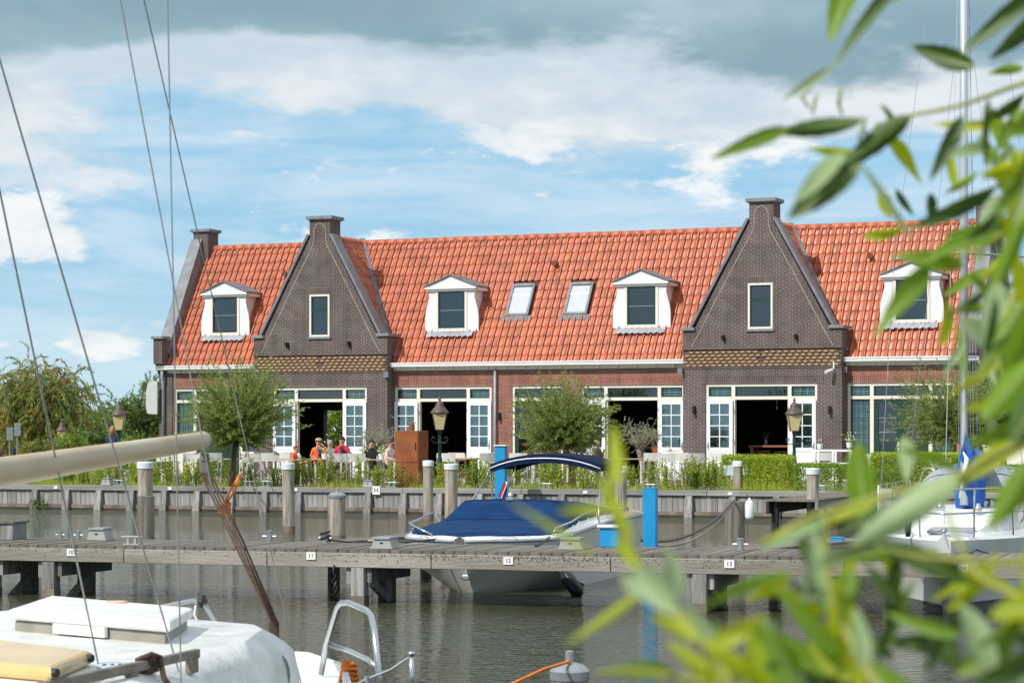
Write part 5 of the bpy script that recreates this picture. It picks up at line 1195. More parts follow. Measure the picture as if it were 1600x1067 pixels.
# low cream wall at right
th = thing('low_wall', 'low cream plastered wall behind the right trees', 'wall', FB.w(15.75, .1, 0), -FB.a)
MB().box(0, 6, 0, .2, .5, 1.75).obj('panel', m_cream, th); MB().box(-.03, 6.03, -.03, .23, 1.751, 1.82).obj('coping', m_white, th)
# neighbour house beyond the right end
th = thing('neighbour_house', 'pale rendered house just beyond the right end of the building', 'building', FB.w(18.5, 6, 0), -FB.a)
MB().box(0, 12, 0, 7, .3, 5.2).obj('wall', m_cream, th); MB().raw([(-.3, -.3, 5.201), (12.3, -.3, 5.201), (12.3, 7.3, 5.201), (-.3, 7.3, 5.201), (-.3, 3.5, 8.8), (12.3, 3.5, 8.8)], [(0, 1, 5, 4), (2, 3, 4, 5), (1, 2, 5), (3, 0, 4), (3, 2, 1, 0)]).obj('roof', m_tile_s, th)
for x_ in (1, 3.6, 6.2, 8.8):
    w = MB().box(x_, x_+1.2, -.03, .0, 1.6, 3.3).obj('window', m_white, th); MB().box(x_+.1, x_+1.1, -.04, -.031, 1.7, 3.2).obj('pane', m_glassd, w)
# street signs at far left
for x_, y_, w_, lab in ((21, 690, 12, 'narrow grey road sign at far left'), (33, 683, 9, 'smaller grey road sign, second from the left edge')):
    p = px(x_-6, y_-20, 100); th = thing('road_sign', lab, 'sign', (p.x, p.y, .62), .4)
    MB().tube([(0, 0, 0), (0, 0, p.z-.6)], .03, 8).obj('post', m_galv, th); MB().box(-.13, .13, -.06, -.03, p.z-1.1, p.z-.55).obj('panel', m_leadl, th)
# ================================================================== PEOPLE
def m_c(n, c): return M(n, c, .8, .1, 8)
m_trouser = m_c('dark_trousers', (.03, .035, .05))
def person(x, Z, rz, label, shirt, hair, hairc, sit=True, sc=1.0, armpose=0, cap=None, sleeve2=None, zg=.655, legs=None):
    V = []; E_ = []; Rr = []
    def j(p, r, par=None):
        V.append(p); Rr.append(r)
        if par is not None: E_.append((par, len(V)-1))
        return len(V)-1
    if sit:
        pel = j((0, 0, .56), .145); sp_ = j((0, .0, .78), .13, pel); chs = j((0, -.02, 1.0), .145, sp_); nk = j((0, -.03, 1.17), .055, chs); hd = j((0, -.05, 1.28), .088, nk); j((0, -.05, 1.36), .080, hd)
        for s in (-1, 1):
            sh = j((s*.165, -.02, 1.09), .06, chs); e = j((s*.23, -.10 if armpose == 0 else -.06, .84), .045, sh)
            if armpose == 0: wr_ = j((s*.15, -.34, .80), .03, e); h_ = j((s*.13, -.42, .80), .034, wr_)
            else: wr_ = j((s*.12, -.22, 1.02 if s > 0 else .8), .03, e); h_ = j((s*.09, -.24, 1.10 if s > 0 else .8), .034, wr_)
            hp = V[h_]
            for q in range(4): j((hp[0]+s*(-.025+.017*q)*-1, hp[1]-.065+.004*abs(q-1), hp[2]-.012), .009, h_)
            j((hp[0]-s*.045, hp[1]-.025, hp[2]+.01), .010, h_)
            hi_ = j((s*.10, -.02, .50), .09, pel); kn = j((s*.13, -.44, .52), .062, hi_); an = j((s*.13, -.42, .10), .04, kn); j((s*.13, -.56, .04), .035, an)
    else:
        pel = j((0, 0, .94), .13); sp_ = j((0, 0, 1.15), .115, pel); chs = j((0, 0, 1.35), .14, sp_); nk = j((0, -.01, 1.50), .05, chs); hd = j((0, -.02, 1.60), .085, nk); j((0, -.02, 1.70), .078, hd)
        for s in (-1, 1):
            sh = j((s*.17, 0, 1.42), .055, chs); e = j((s*.21, s*.04, 1.14), .04, sh); wr_ = j((s*.21, -.06+s*.04, .90), .028, e); h_ = j((s*.21, -.08+s*.04, .82), .032, wr_)
            hp = V[h_]
            for q in range(4): j((hp[0], hp[1]-.025+.017*q, hp[2]-.07), .009, h_)
            j((hp[0]-s*.02, hp[1]-.04, hp[2]-.03), .010, h_)
            hi_ = j((s*.09, 0, .86), .085, pel); kn = j((s*.10, s*.10-.03, .48), .055, hi_); an = j((s*.10, s*.16, .09), .038, kn); j((s*.10, s*.16-.13, .03), .033, an)
    me = bpy.data.meshes.new('body'); me.from_pydata(V, E_, []); o = bpy.data.objects.new('body', me); C.objects.link(o)
    md = o.modifiers.new('skin', 'SKIN'); sv = me.skin_vertices[0].data
    for i, r in enumerate(Rr): sv[i].radius = (r, r); sv[i].use_root = (i == 0)
    sb = o.modifiers.new('subd', 'SUBSURF'); sb.levels = 2; sb.render_levels = 2
    bpy.context.view_layer.update()
    m2 = bpy.data.meshes.new_from_object(o.evaluated_get(bpy.context.evaluated_depsgraph_get())); bpy.data.objects.remove(o)
    m2.name = 'body'; m2.materials.clear()
    for m_ in (shirt, m_skin, legs or m_trouser, m_black): m2.materials.append(m_)
    nz = V[nk][2]
    for p in m2.polygons:
        c = p.center; k = 0
        if c.z > nz-.01: k = 1
        elif sit:
            if c.z > .66 and c.y < -.20: k = 1
            elif c.z < .62: k = 2
            if c.z < .09: k = 3
        else:
            if c.z < .92 and abs(c.x) > .165: k = 1
            elif c.z < .96: k = 2
            if c.z < .08: k = 3
        p.material_index = k; p.use_smooth = True
    th = thing('person', label, 'person', (px(x, 0, Z).x, Z, zg), radians(rz)); th.scale = (sc, sc, sc*(.92 if sit else 1))
    inst('body', m2, th)
    hc = V[hd]; cx, cy, cz = hc[0], hc[1], hc[2]+.05
    b = MB(); P = []
    for i in range(9):
        a = i/8*pi*.62; P.append([(cx+.098*sin(a)*cos(k*pi/8), cy+.012+.105*sin(a)*sin(k*pi/8)*(1 if sin(k*pi/8) > 0 else .72), cz+.112*cos(a)-(0 if sin(k*pi/8) > -.1 else -.03*sin(a))) for k in range(17)])
    b.grid(P).obj('hair', m_c('hair_colour', hairc), th, smooth=True)
    if hair == 'long': MB().tube([(cx, cy+.07, cz+.03), (cx, cy+.10, cz-.10), (cx, cy+.09, cz-.26)], [.075, .085, .04], 8).obj('long_hair', bpy.data.materials[-1] if False else m_c('long_hair_colour', hairc), th, smooth=True)
    f = MB().tube([(cx, cy-.082, cz+.02), (cx, cy-.105, cz-.015), (cx, cy-.085, cz-.022)], [.009, .014, .01], 6); f.obj('nose', m_skin, th, smooth=True)
    for s in (-1, 1):
        MB().lathe([(.001, -.008), (.009, 0), (.001, .008)], 6, (cx+s*.033, cy-.082, cz+.018)).obj('eye', m_black, th); MB().lathe([(.001, -.028), (.014, 0), (.001, .028)], 6, (cx+s*.088, cy, cz)).obj('ear', m_skin, th)
    MB().box(cx-.022, cx+.022, cy-.088, cy-.078, cz-.052, cz-.044).obj('mouth', m_c('lips', (.35, .12, .1)), th)
    if cap:
        MB().lathe([(.108, .03), (.108, .07), (.08, .115), (.001, .13)], 14, (cx, cy+.005, cz)).box(cx-.06, cx+.06, cy-.17, cy-.08, cz+.035, cz+.045).obj('cap', cap, th, smooth=True)
    if sleeve2: 
        MB().tube([(-.02, -.165, 1.12), (.06, -.175, 1.0), (.02, -.17, .84)], [.045, .06, .04], 8).obj('shirt_panel', sleeve2, th, smooth=True)
    return th
m_or = m_c('orange_jersey', (.75, .12, .03)); m_rd = m_c('crimson_jersey', (.50, .02, .06)); m_bk = m_c('black_jacket', (.012, .014, .02)); m_pk = m_c('pale_pink_top', (.72, .52, .48)); m_nv = m_c('navy_top', (.02, .035, .10)); m_tan = m_c('tan_cap', (.42, .32, .18)); m_olv = m_c('olive_top', (.16, .14, .08)); m_gr = m_c('grey_top', (.25, .27, .30))
person(461, 73, 55, 'child with reddish hair in a white and orange top at left of the terrace group', m_or, 'short', (.22, .08, .03), sc=.86, sleeve2=m_plate)
person(498, 73, 5, 'person in a beige cap and patterned orange cycling jersey seated at the table', m_or, 'short', (.10, .06, .03), sc=1.02, cap=m_tan, armpose=1, sleeve2=m_nv)
person(516, 73.6, -5, 'grey haired person sitting between the beige cap and the crimson jersey', m_gr, 'short', (.33, .33, .33), sc=.98)
person(535, 72.4, -8, 'person with dark hair in a crimson and orange jersey with a black front', m_rd, 'short', (.02, .012, .01), sc=1.06, sleeve2=m_bk)
person(580, 71, 12, 'person with brown hair in a black jacket seated right of the group', m_bk, 'short', (.06, .025, .015))
person(608, 71.2, 60, 'person in a pale pink top seated beside the rusty fire box', m_pk, 'short', (.16, .05, .03), armpose=1)
person(931, 73.2, 50, 'blond person in an olive top seated right of the shaggy willow', m_olv, 'short', (.45, .28, .12), armpose=1)
person(910, 73, -60, 'person with dark brown hair turned away behind the boat canopy', m_bk, 'long', (.05, .02, .015))
person(176, 80, 160, 'person with red blond hair and navy top walking left of the street lamp', m_nv, 'long', (.38, .15, .06), sit=False)
# motor scooter and rider fragments at the left edge
th = thing('motor_scooter', 'dark parked motor scooter cut off by the left picture edge', 'scooter', (px(-4, 0, 92).x, 92, .62), radians(10))
MB().tube([(-.75, 0, .55), (-.55, 0, .85), (.0, 0, .75), (.25, 0, .45), (.5, 0, .5), (.65, 0, .95)], [.1, .2, .19, .12, .12, .08], 10).obj('body', m_black, th, smooth=True)
for x_ in (-.55, .78):
    w = MB().tube([(x_+.24*cos(a), 0, .26+.24*sin(a)) for a in [i*pi/9 for i in range(19)]], .055, 6, False).obj('wheel', m_black, th, smooth=True); MB().tube([(x_, -.04, .26), (x_, .04, .26)], .1, 10).obj('hub', m_galv, w)
MB().tube([(.62, -.3, 1.08), (.62, 0, 1.02), (.62, .3, 1.08)], .02, 6).tube([(.78, 0, .3), (.62, 0, 1.02)], .03, 6).obj('handlebar', m_black, th)
MB().box(-.6, .1, -.13, .13, .9, .98).obj('seat', m_black, th, bevel=.03); MB().lathe([(.001, -.14), (.13, -.05), (.13, .05), (.001, .14)], 10, (-.3, 0, 1.12)).obj('top_box', m_c('teal_bag', (.01, .10, .11)), th, smooth=True)
# ================================================================== MOTORBOAT
mb = thing('motorboat', 'white motorboat under a navy blue cover, moored bow first behind the dock', 'motorboat', (-.71, 32.0, 0), -radians(17))
NS = 26; LB = 6.5
def hb(s): return .05+1.08*(1-(1-min(s/1.45, 1))**2.8)-.10*max(0, (s-3.5)/2.2)**2
def gz(s): return .755+.16*min(max(s-.8, 0)/3.0, 1)
def sect(s):
    b = hb(s); u = s/LB; kz = max(-.32, .30-.85*s) if s < .8 else -.32; cz = .50-.19*s if s < 3 else -.07; cz = max(cz, -.07)
    cb = b*.86-.10*max(0, 1-s/.8); rk = .42*max(0, 1-s/1.6)          # rake : lower points sit further aft
    pts = [(0, kz, .75), (cb*.32, kz+(cz-kz)*.30, .7), (cb*.68, kz+(cz-kz)*.66, .6), (cb, cz, .42), (cb+.045, cz+.012, .42), (b*.95, cz+(gz(s)-cz)*.45, .2), (b*.995, gz(s)-.12, .05), (b+.02, gz(s)-.06, 0), (b+.02, gz(s), 0), (b-.05, gz(s)+.03, 0), (b-.15, gz(s)+.035, 0), (b-.42 if s > 1.5 else max(b-.2, b*.6), gz(s)+.035+.06*min(max(s-1.5, 0)/1.2, 1), 0)]
    return [(x, s+rk*f, z) for x, z, f in pts]
st = [0, .06, .14, .25, .4, .6, .85, 1.1, 1.4]+[1.4+(LB-1.4)*i/14 for i in range(1, 15)]
ST = [sect(s) for s in st]
hull = MB()
for sg in (1, -1):
    rows_ = [[(x*sg, y, z) for x, y, z in r] for r in ST]
    for a, b_, mt in ((0, 4, 0), (3, 5, 0), (4, 12, 0)):
        R = [r[a:b_] for r in rows_]; hull.k = mt; hull.grid(R if sg > 0 else [r[::-1] for r in R])
hull.face([(x, y, z) for x, y, z in ST[0]]+[(-x, y, z) for x, y, z in ST[0][::-1]])
hull.face([(x, y, z) for x, y, z in ST[-1]][::-1]+[(-x, y, z) for x, y, z in ST[-1]])
hull.obj('hull', m_gel, mb, auto=True)
for sg in (1, -1): MB().tube([(sg*(x+.008), y-.004, z+.03) for x, y, z in [r[7] for r in ST]], .022, 6).obj('rub_rail', m_leadl, mb, smooth=True)
def cz_(s):      # ridge height of the cover, half width of its flat top, by station
    K = [(.28, .82, .2), (.8, .86, .6), (1.5, .90, .75), (1.85, .94, .78), (2.35, 1.20, .70), (2.6, 1.21, .72), (3.4, 1.16, .80), (4.4, 1.08, .85), (5.3, 1.0, .8), (6.35, .95, .8)]
    for (a, za, wa), (b_, zb, wb) in zip(K[:-1], K[1:]):
        if s <= b_: u = (s-a)/(b_-a); u = u*u*(3-2*u) if a > 1.8 else u; return za+(zb-za)*u, wa+(wb-wa)*u
    return K[-1][1:]
rr = random.Random(8); P = []
cs = [.28+i*(6.3-.28)/46 for i in range(47)]
for s in cs:
    h, wt = cz_(s); e = hb(s)-.07-.15*min(max(s-1.3, 0)/1.4, 1); wt = min(wt, e-.08); row = []
    for k in range(-12, 13):
        u = k/12; x = u*e
        if abs(x) < wt: z = h+.015*(1-(x/wt)**2)
        else: q = (abs(x)-wt)/(e-wt); z = h+(gz(s)+.055+.03*min(max(s-1.3, 0)/1.4, 1)-h)*(q*.8+.2*q*q)
        z += .010*sin(x*13+s*3)*sin(s*7+x*2)*(1-abs(u))+rr.uniform(-.003, .003)
        row.append((x, s, z))
    P.append(row)
skirt = [[(x*1.0+(.03 if x > 0 else -.03), y, z-.045+.008*sin(y*9)) for x, y, z in (r[-1],)][0] for r in P]
cv = MB(); cv.grid(P); cv.grid([[r[-1] for r in P], skirt]); cv.grid([[(-x, y, z) for x, y, z in skirt], [r[0] for r in P]])
cv.grid([[(x, y-.03, gz(y)-.0+.008*sin(x*17)) for x, y, z in P[0]], P[0]])
cover = cv.obj('cover', m_navy, mb, smooth=True)
for s in (1.84, 2.36, 3.4): MB().tube([(x, y, z+.004) for x, y, z in P[min(range(47), key=lambda i: abs(cs[i]-s))][2:-2]], .006, 4).obj('seam', m_navyd, cover)
for i in range(2, 44, 4):
    for k in (0, -1):
        x, y, z = P[i][k]; MB().lathe([(.013, 0), (.013, .008), (.001, .01)], 7, (x+(.035 if x > 0 else -.035), y, z-.03)).obj('press_stud', m_capw, cover)
# bow emblems, rails, cleats
for sg in (1, -1):
    a = [(sg*(hb(.12)+.0)*1.0+.0, .0, 0)]
    em = MB(); c = Vector((sg*.62, .31, .757))
    for R_, zz in ((1.0, 0), (.72, .004)):
        pts = [(c.x+.085*R_*cos(q), c.y-.10-.0*zz, c.z+.032*R_*sin(q)) for q in [i*pi/10 for i in range(20)]]
    em.tube([(c.x+.085*cos(q)*1.0, c.y+.055*cos(q)*sg*1.0, c.z+.022*sin(q)) for q in [i*pi/10 for i in range(21)]], .005, 5); e_ = em.obj('bow_emblem', m_leadl, mb)
    R = [(sg*(hb(.25)-.02), .25, gz(.2)+.04), (sg*(hb(.5)-.0), .42, gz(.5)+.15), (sg*(hb(.9)-.02), .9, gz(.9)+.17), (sg*(hb(1.5)-.03), 1.5, gz(1.5)+.17), (sg*(hb(2.1)-.05), 2.1, gz(2)+.22), (sg*(hb(2.4)-.05), 2.35, gz(2)+.06)]
    if sg > 0: R = [(sg*(hb(.9)-.02), .95, gz(.9)+.03), (sg*(hb(1)-.02), 1.0, gz(.9)+.12)]+[(p[0], p[1]+.2, p[2]-.02) for p in R[3:5]]+[(sg*(hb(2.9)), 2.9, gz(2)+.26), (sg*hb(3.1), 3.1, gz(2)+.05)]
    MB().tube(R, .014, 7).obj('bow_rail', m_steel, mb, smooth=True)
    for s in (1.2, 4.6): MB().box(sg*(hb(s)-.06)-.02, sg*(hb(s)-.06)+.02, s-.09, s+.09, gz(s)+.045, gz(s)+.075).box(sg*(hb(s)-.06)-.02, sg*(hb(s)-.06)+.02, s-.03, s+.03, gz(s)+.03, gz(s)+.045).obj('cleat', m_steel, mb)
MB().tube([(.06*cos(a), .27-.02, .22+.03*sin(a)) for a in [i*pi/6 for i in range(13)]][:13], .008, 5).obj('bow_eye', m_steel, mb)
MB().box(-.05, .05, 2.30, 2.42, 1.22, 1.26).lathe([(.035, 0), (.045, .03), (.03, .06), (.001, .08)], 10, (0, 2.36, 1.26)).obj('navigation_light', m_galv, mb)
# folding canopy
CZ = 1.86; P = []; Q = []
for j in range(7):
    s = 4.1+j*.22; P.append([(x, s+.05*(abs(x)/.95)**2, CZ+.02*sin(j/6*pi)-.20*(abs(x)/.97)**2.3+.008*sin(j*pi)) for x in [-.87+.145*i for i in range(13)]])
Q = [[(x, y, z-.035) for x, y, z in r] for r in P]
cn = MB(); cn.grid(P).grid([r[::-1] for r in Q]); fv = [(x, y-.01, z-.13) for x, y, z in P[0]]; bv = [(x, y+.01, z-.12) for x, y, z in P[-1]]
cn.grid([fv, P[0]]).grid([Q[0], [(x, y+.012, z) for x, y, z in fv]]).grid([P[-1], bv]); cn.grid([[r[-1] for r in P], [(r[-1][0]+.01, r[-1][1], r[-1][2]-.1) for r in P]]); cn.grid([[(r[0][0]-.01, r[0][1], r[0][2]-.1) for r in P], [r[0] for r in P]])
can = cn.obj('canopy', m_navyd, mb, smooth=True)
MB().tube([(x, y-.012, z-.055) for x, y, z in P[0]], .011, 5).obj('piping', m_plate, can, smooth=True)
for sg in (1, -1):
    for (ya, za), (yb, zb) in (((4.12, 1.60), (4.9, .82)), ((4.14, 1.60), (3.2, .86)), ((5.35, 1.62), (4.9, .82))):
        MB().tube([(sg*.86, ya, za), (sg*(hb(yb)-.04), yb, zb)], .0135, 7).obj('canopy_pole', m_steel, mb, smooth=True)
# black fender over the side and its line
f0 = mb.matrix_basis @ Vector((0, 0, 0))
def mbw(x, y, z): a = radians(17); return Vector((-.71+x*cos(a)+y*sin(a), 32.0-x*sin(a)+y*cos(a), z))
p0, p1 = px(879, 893, 31.9), px(903, 925, 31.75); d = (p1-p0).normalized()
th = thing('fender', 'long black fender hanging from the motorboat side', 'fender', p0)
MB().tube([Vector((0, 0, 0)), d*.05, d*.1, d*.36, d*.42], [.03, .085, .095, .095, .05], 14).obj('body', m_black, th, smooth=True)
tag(MB().tube([p0, p0+Vector((-.06, .05, .35)), mbw(hb(2)-.02, 1.6, .78)], .010, 6).obj('fender_line', m_black, None, smooth=True), 'thin black line holding the black fender to the motorboat rail', 'rope')
# flag at the windscreen
th = thing('ensign_flag', 'small furled red, white and blue flag by the canopy pole', 'flag', px(790, 778, 35.2))
fl = MB()
for k in range(3): fl.k = k; fl.grid([[(-.02+.012*i+.022*k-.03*j, .01*sin(i*2+k), .25-.075*j*1.0-.02*i+.015*sin(i)) for i in range(4)] for j in range(4)])
MB().tube([(.05, 0, -.15), (.03, 0, .32)], .009, 6).obj('staff', m_galv, th); fl.obj('cloth', [m_c('flag_red', (.45, .02, .03)), m_plate, m_c('flag_blue', (.02, .05, .25))], th)
# mooring lines of the motorboat
tag(MB().tube(sag(mbw(-.3, .2, .76), FD.w(FD.at(515, 850, 1.7)[0], 1.6, .74), .06), .012, 6).obj('bow_line', m_black, None, smooth=True), 'black bow line from motorboat to the rope wound bollard', 'rope')
tag(MB().tube(sag(mbw(.95, 1.25, .80), FD.w(FD.at(822, 850, .8)[0], 1.2, .72), .03), .012, 6).obj('spring_line', m_black, None, smooth=True), 'short black line from motorboat cleat to the dock', 'rope')
# ================================================================== YACHT AT RIGHT
yt = thing('white_yacht', 'white sailing yacht with a tall silver mast, bow against the dock at right', 'sailing yacht', (5.42, 29.6, -.13), -radians(14))
YL = 8.2
def yb(s): return .06+1.18*(1-(1-min(max(s+.35, 0)/4.2, 1))**1.9)-.25*max(0, (s-5.5)/2.7)**2
def ysec(s):
    b = yb(s); g = .98-.03*s*.5; w = max(0, b*.86*(1 if s > 2 else .55+.45*max(0, s)/2)); o = .35*max(0, 1-s/2.5)
    return [(0, s+o, -.3), (w*.8, s+o, -.06), (w, s+o, .04), (w*1.012, s+o*.95, .09), (w*1.02, s+o*.9, .10), (w*1.03, s+o*.85, .16), (w*.6+b*.4, s+o*.5, .5), (b, s, g), (b-.05, s, g+.04), (0, s, g+.07)]
sts = [-.3, -.15, .1, .4, .8, 1.3, 1.9, 2.6, 3.4, 4.3, 5.3, 6.3, 7.3, 8.2]; YS = [ysec(s) for s in sts]
hl = MB()
for sg in (1, -1):
    R = [[(x*sg, y, z) for x, y, z in r] for r in YS]
    for a, b_, k in ((0, 3, 1), (2, 4, 1), (3, 5, 0), (4, 6, 1), (5, 8, 0), (7, 10, 0)): hl.k = k; RR = [r[a:b_] for r in R]; hl.grid(RR if sg > 0 else [r[::-1] for r in RR])
hl.k = 0; hl.face([(x, y, z) for x, y, z in YS[-1]][::-1]+[(-x, y, z) for x, y, z in YS[-1][1:]]); hl.face([(x, y, z) for x, y, z in YS[0]]+[(-x, y, z) for x, y, z in YS[0][::-1]])
hl.obj('hull', [m_gel, m_c('grey_boot_stripe', (.12, .13, .14))], yt, auto=True)
ca = MB(); prof = [(2.0, .30, 1.02), (2.3, .50, 1.12), (3.2, .64, 1.22), (4.8, .76, 1.26), (5.6, .76, 1.26), (5.62, .85, .98)]
ca.grid([[(sx*w_, s, z if abs(sx) < .99 else .95) for sx in (-1.08, -.94, -.5, 0, .5, .94, 1.08)] for s, w_, z in prof]); ca.obj('cabin', m_gelf, yt, auto=True)
for sg in (1, -1):
    MB().raw([(sg*.80, 3.0, 1.08), (sg*.86, 4.6, 1.10), (sg*.85, 4.6, 1.24), (sg*.78, 3.1, 1.22)], [(0, 1, 2, 3)]).obj('cabin_window', m_glassd, yt)
    MB().tube([(0, -.45, 1.62), (sg*.35, .1, 1.62), (sg*.75, 1.2, 1.60), (sg*.78, 1.3, 1.0)], .0125, 7).tube([(sg*.35, .1, 1.62), (sg*.33, .25, 1.0)], .0125, 6).tube([(0, -.42, 1.32), (sg*.33, .15, 1.32), (sg*.76, 1.25, 1.30)], .0125, 6).obj('pulpit_rail', m_steel, yt, smooth=True)
    for s in (2.5, 3.8, 5.1, 6.4, 7.6): MB().tube([(sg*(yb(s)-.06), s, .95), (sg*(yb(s)-.06), s, 1.58)], .012, 6).obj('stanchion', m_steel, yt)
    for z in (1.57, 1.28): MB().tube([(sg*.75, 1.2, z+.03)]+[(sg*(yb(s)-.06), s, z) for s in (2.5, 3.8, 5.1, 6.4, 7.6)], .004, 4).obj('lifeline', m_steel, yt)
# netting on the rail
nt_ = MB()
for i in range(30):
    s = 1.3+i*.09; x = -(yb(s)-.07 if s > 2.5 else .75+(yb(2.5)-.81)*(s-1.2)/1.3); nt_.bar((x, s, 1.0), (x, s, 1.58), .004, .004)
nt_.obj('rail_netting', m_plate, yt)['kind'] = 'stuff'
MB().tube([(-.50, .45, 1.0), (-.50, .45, 1.2), (-.49, .47, 1.35), (-.52, .45, 1.55)], [.03, .05, .045, .03], 8).obj('coiled_rope', m_bk, yt, smooth=True)
MB().box(-.28, .28, 1.15, 1.7, 1.02, 1.08).obj('foredeck_hatch', m_leadl, yt, bevel=.01)
MB().tube([(0, -.3, 1.1), (0, -.1, 1.12), (-.1, .3, 1.06), (-.25, .6, 1.06)], .03, 7).obj('anchor', m_galv, yt, smooth=True)
for s, x in ((3.0, .25), (3.6, -.3), (4.6, .35)): MB().lathe([(.05, 0), (.055, .08), (.03, .1), (.03, .13), (.001, .14)], 10, (x, s, 1.22)).obj('winch', m_steel, yt, smooth=True)
my = 4.05
MB().tube([(0, my, 1.3), (0, my, 6), (-.01, my, 12.5)], [.058, .056, .05], 12).obj('mast', M('silver_mast', (.60, .63, .66), .3, .05, 3, metal=.5), yt, smooth=True)
MB().tube([(-.98, my, 4.78), (-.3, my, 4.84), (0, my-.02, 4.86), (.3, my, 4.84), (.98, my, 4.78)], .016, 6).obj('spreader', m_steel, yt)
for sg in (1, -1):
    MB().tube([(sg*.98, my, 4.78), (0, my, 12.3)], .005, 4).tube([(sg*1.2, my, 1.0), (sg*.98, my, 4.78)], .005, 4).tube([(sg*.9, my+.4, 1.0), (sg*.03, my, 8.5)], .005, 4).obj('shroud', m_steel, yt)
MB().tube([(0, -.35, 1.0), (0, my, 12.2)], .006, 4).obj('forestay', m_steel, yt); MB().tube([(0, YL-.1, 1.0), (0, my, 12.4)], .006, 4).obj('backstay', m_steel, yt)
for k in (.09, .13, -.08): MB().tube([(k, my+.05, 1.4), (k*.5, my+.03, 12)], .004, 4).obj('halyard', m_steel, yt)
# furled sail under a bright blue cover, on the boom
MB().tube([(.03, my+.1, 1.95), (.10, my+3.2, 1.9)], .05, 8).obj('boom', m_steel, yt, smooth=True)
P = []
for s, w_, z0, z1 in ((my-.12, .05, 1.75, 2.25), (my+.0, .13, 1.35, 2.22), (my+.2, .20, 1.08, 2.1), (my+.7, .22, 1.05, 2.05), (my+2, .2, 1.5, 2.08), (my+3.2, .10, 1.8, 2.0)):
    P.append([(.06+w_*cos(a)*(1+.25*sin(3*a+s*5)), s+.03*sin(a*4), (z0+z1)/2+(z1-z0)/2*sin(a)) for a in [i*pi/9 for i in range(19)]])
sc_ = MB(); sc_.grid(P); sc_.face(P[0][:-1][::-1]); sc_.obj('sail_cover', m_sblue, yt, smooth=True)
MB().tube([(-.05, my-.14, 1.4), (.0, my-.2, 1.7), (.05, my-.15, 1.95), (.0, my-.17, 2.05)], [.015, .03, .035, .01], 7).obj('rope_bundle', m_plate, yt, smooth=True)
th = thing('cockpit_box', 'grey folded spray hood on the yacht behind the mast', 'spray hood', (5.42+.24*5.9, 29.45+.97*5.9, 1.38), -radians(14))
MB().grid([[(x, .12*j, .02+.30*sin(min(1, j/2.0)*pi/2)*(1-(abs(x)/.8)**4)) for x in [-.8+.16*i for i in range(11)]] for j in range(5)]).obj('hood', m_leadl, th, smooth=True); MB().tube([(-.8, 0, 0), (-.7, 0, .28), (0, 0, .36), (.7, 0, .28), (.8, 0, 0)], .012, 6).obj('hoop', m_steel, th)
for k, (xa, ya) in enumerate(((1398, 872), (1412, 873), (1520, 868), (1545, 870))):
    a = px(1425+k*22, 840, 31.2); b_ = px(xa, ya-8, 29.2); b_.z = .71
    tag(MB().tube(sag(a, b_, .03), .010, 6).obj('mooring_rope', m_nv, None, smooth=True), ('leftmost dark blue mooring line of the yacht', 'second dark blue mooring line of the yacht from the left', 'third dark blue mooring line, in front of the yacht mast', 'rightmost dark blue mooring line of the yacht')[k], 'rope')
# ================================================================== FOREGROUND SAILBOAT
fb = thing('white_sailboat', 'close white sailboat with worn cabin roof and yellowed boom at bottom left', 'sailboat', (-1.95, 12, 0))
def F_(p): return (p[0]+1.95, p[1]-12, p[2])
def FP(x, y, Z): return F_(px(x, y, Z))
def FZ(x, y, z): return F_(gx(x, y, z))
top = [(-1.30, 12.92), (-1.13, 12.2), (-1.33, 11.35), (-1.48, 10.2), (-1.65, 8.2), (-1.72, 7.6), (-2.6, 7.6), (-3.3, 10), (-3.3, 13.6), (-2.9, 14.1), (-2.2, 13.75), (-1.6, 13.2)]
cxm, cym = -2.25, 11
rings = []
for z, off in ((1.13, -.10), (1.12, -.04), (1.085, .0), (1.0, .025), (.74, .06)):
    rings.append([F_((x+(off if x > cxm else -off), y+(off if y > 12.5 else 0), z+(.03 if off < -.09 else 0))) for x, y in top])
cb_ = MB(); n = len(top)
for a, b_ in zip(rings[:-1], rings[1:]):
    cb_.grid([a+[a[0]], b_+[b_[0]]])
cb_.face(rings[0][::-1]); cab = cb_.obj('cabin', m_gelf, fb, auto=True)
hp = [(-.85, 8), (-.78, 10.5), (-.83, 12.5), (-1.0, 14.3), (-1.3, 15.1), (-1.9, 15.4), (-2.6, 15.3), (-3.3, 14.6), (-3.8, 12.5), (-3.7, 9), (-3.0, 6.0), (-2.2, 4.6), (-1.35, 6.0)]
R1 = [F_((x, y, .74)) for x, y in hp]; R0 = [F_((x*.9-.2, y*.97+.3, -.3)) for x, y in hp]; R2 = [F_((x, y, .80)) for x, y in hp]; R3 = [F_((x*.97-.06, y*.99+.1, .80)) for x, y in hp]; R4 = [F_((x*.97-.06, y*.99+.1, .735)) for x, y in hp]
h_ = MB()
for a, b_ in ((R0, R1), (R1, R2), (R2, R3), (R3, R4)): h_.grid([b_+[b_[0]], a+[a[0]]])
h_.face(R4[::-1]); h_.obj('hull', m_gelf, fb, auto=True)
# round port in the cabin side (dark oval)
c = FP(432, 1056, 12.02); q = MB(); q.lathe([(.001, 0), (.045, .0), (.055, .01), (.06, 0)], 16); o = q.obj('porthole', m_grpgrey, fb); o.location = c; o.rotation_euler = (0, radians(90), radians(-72)); o.scale = (1.9, 1, 1); o.location.x += .012
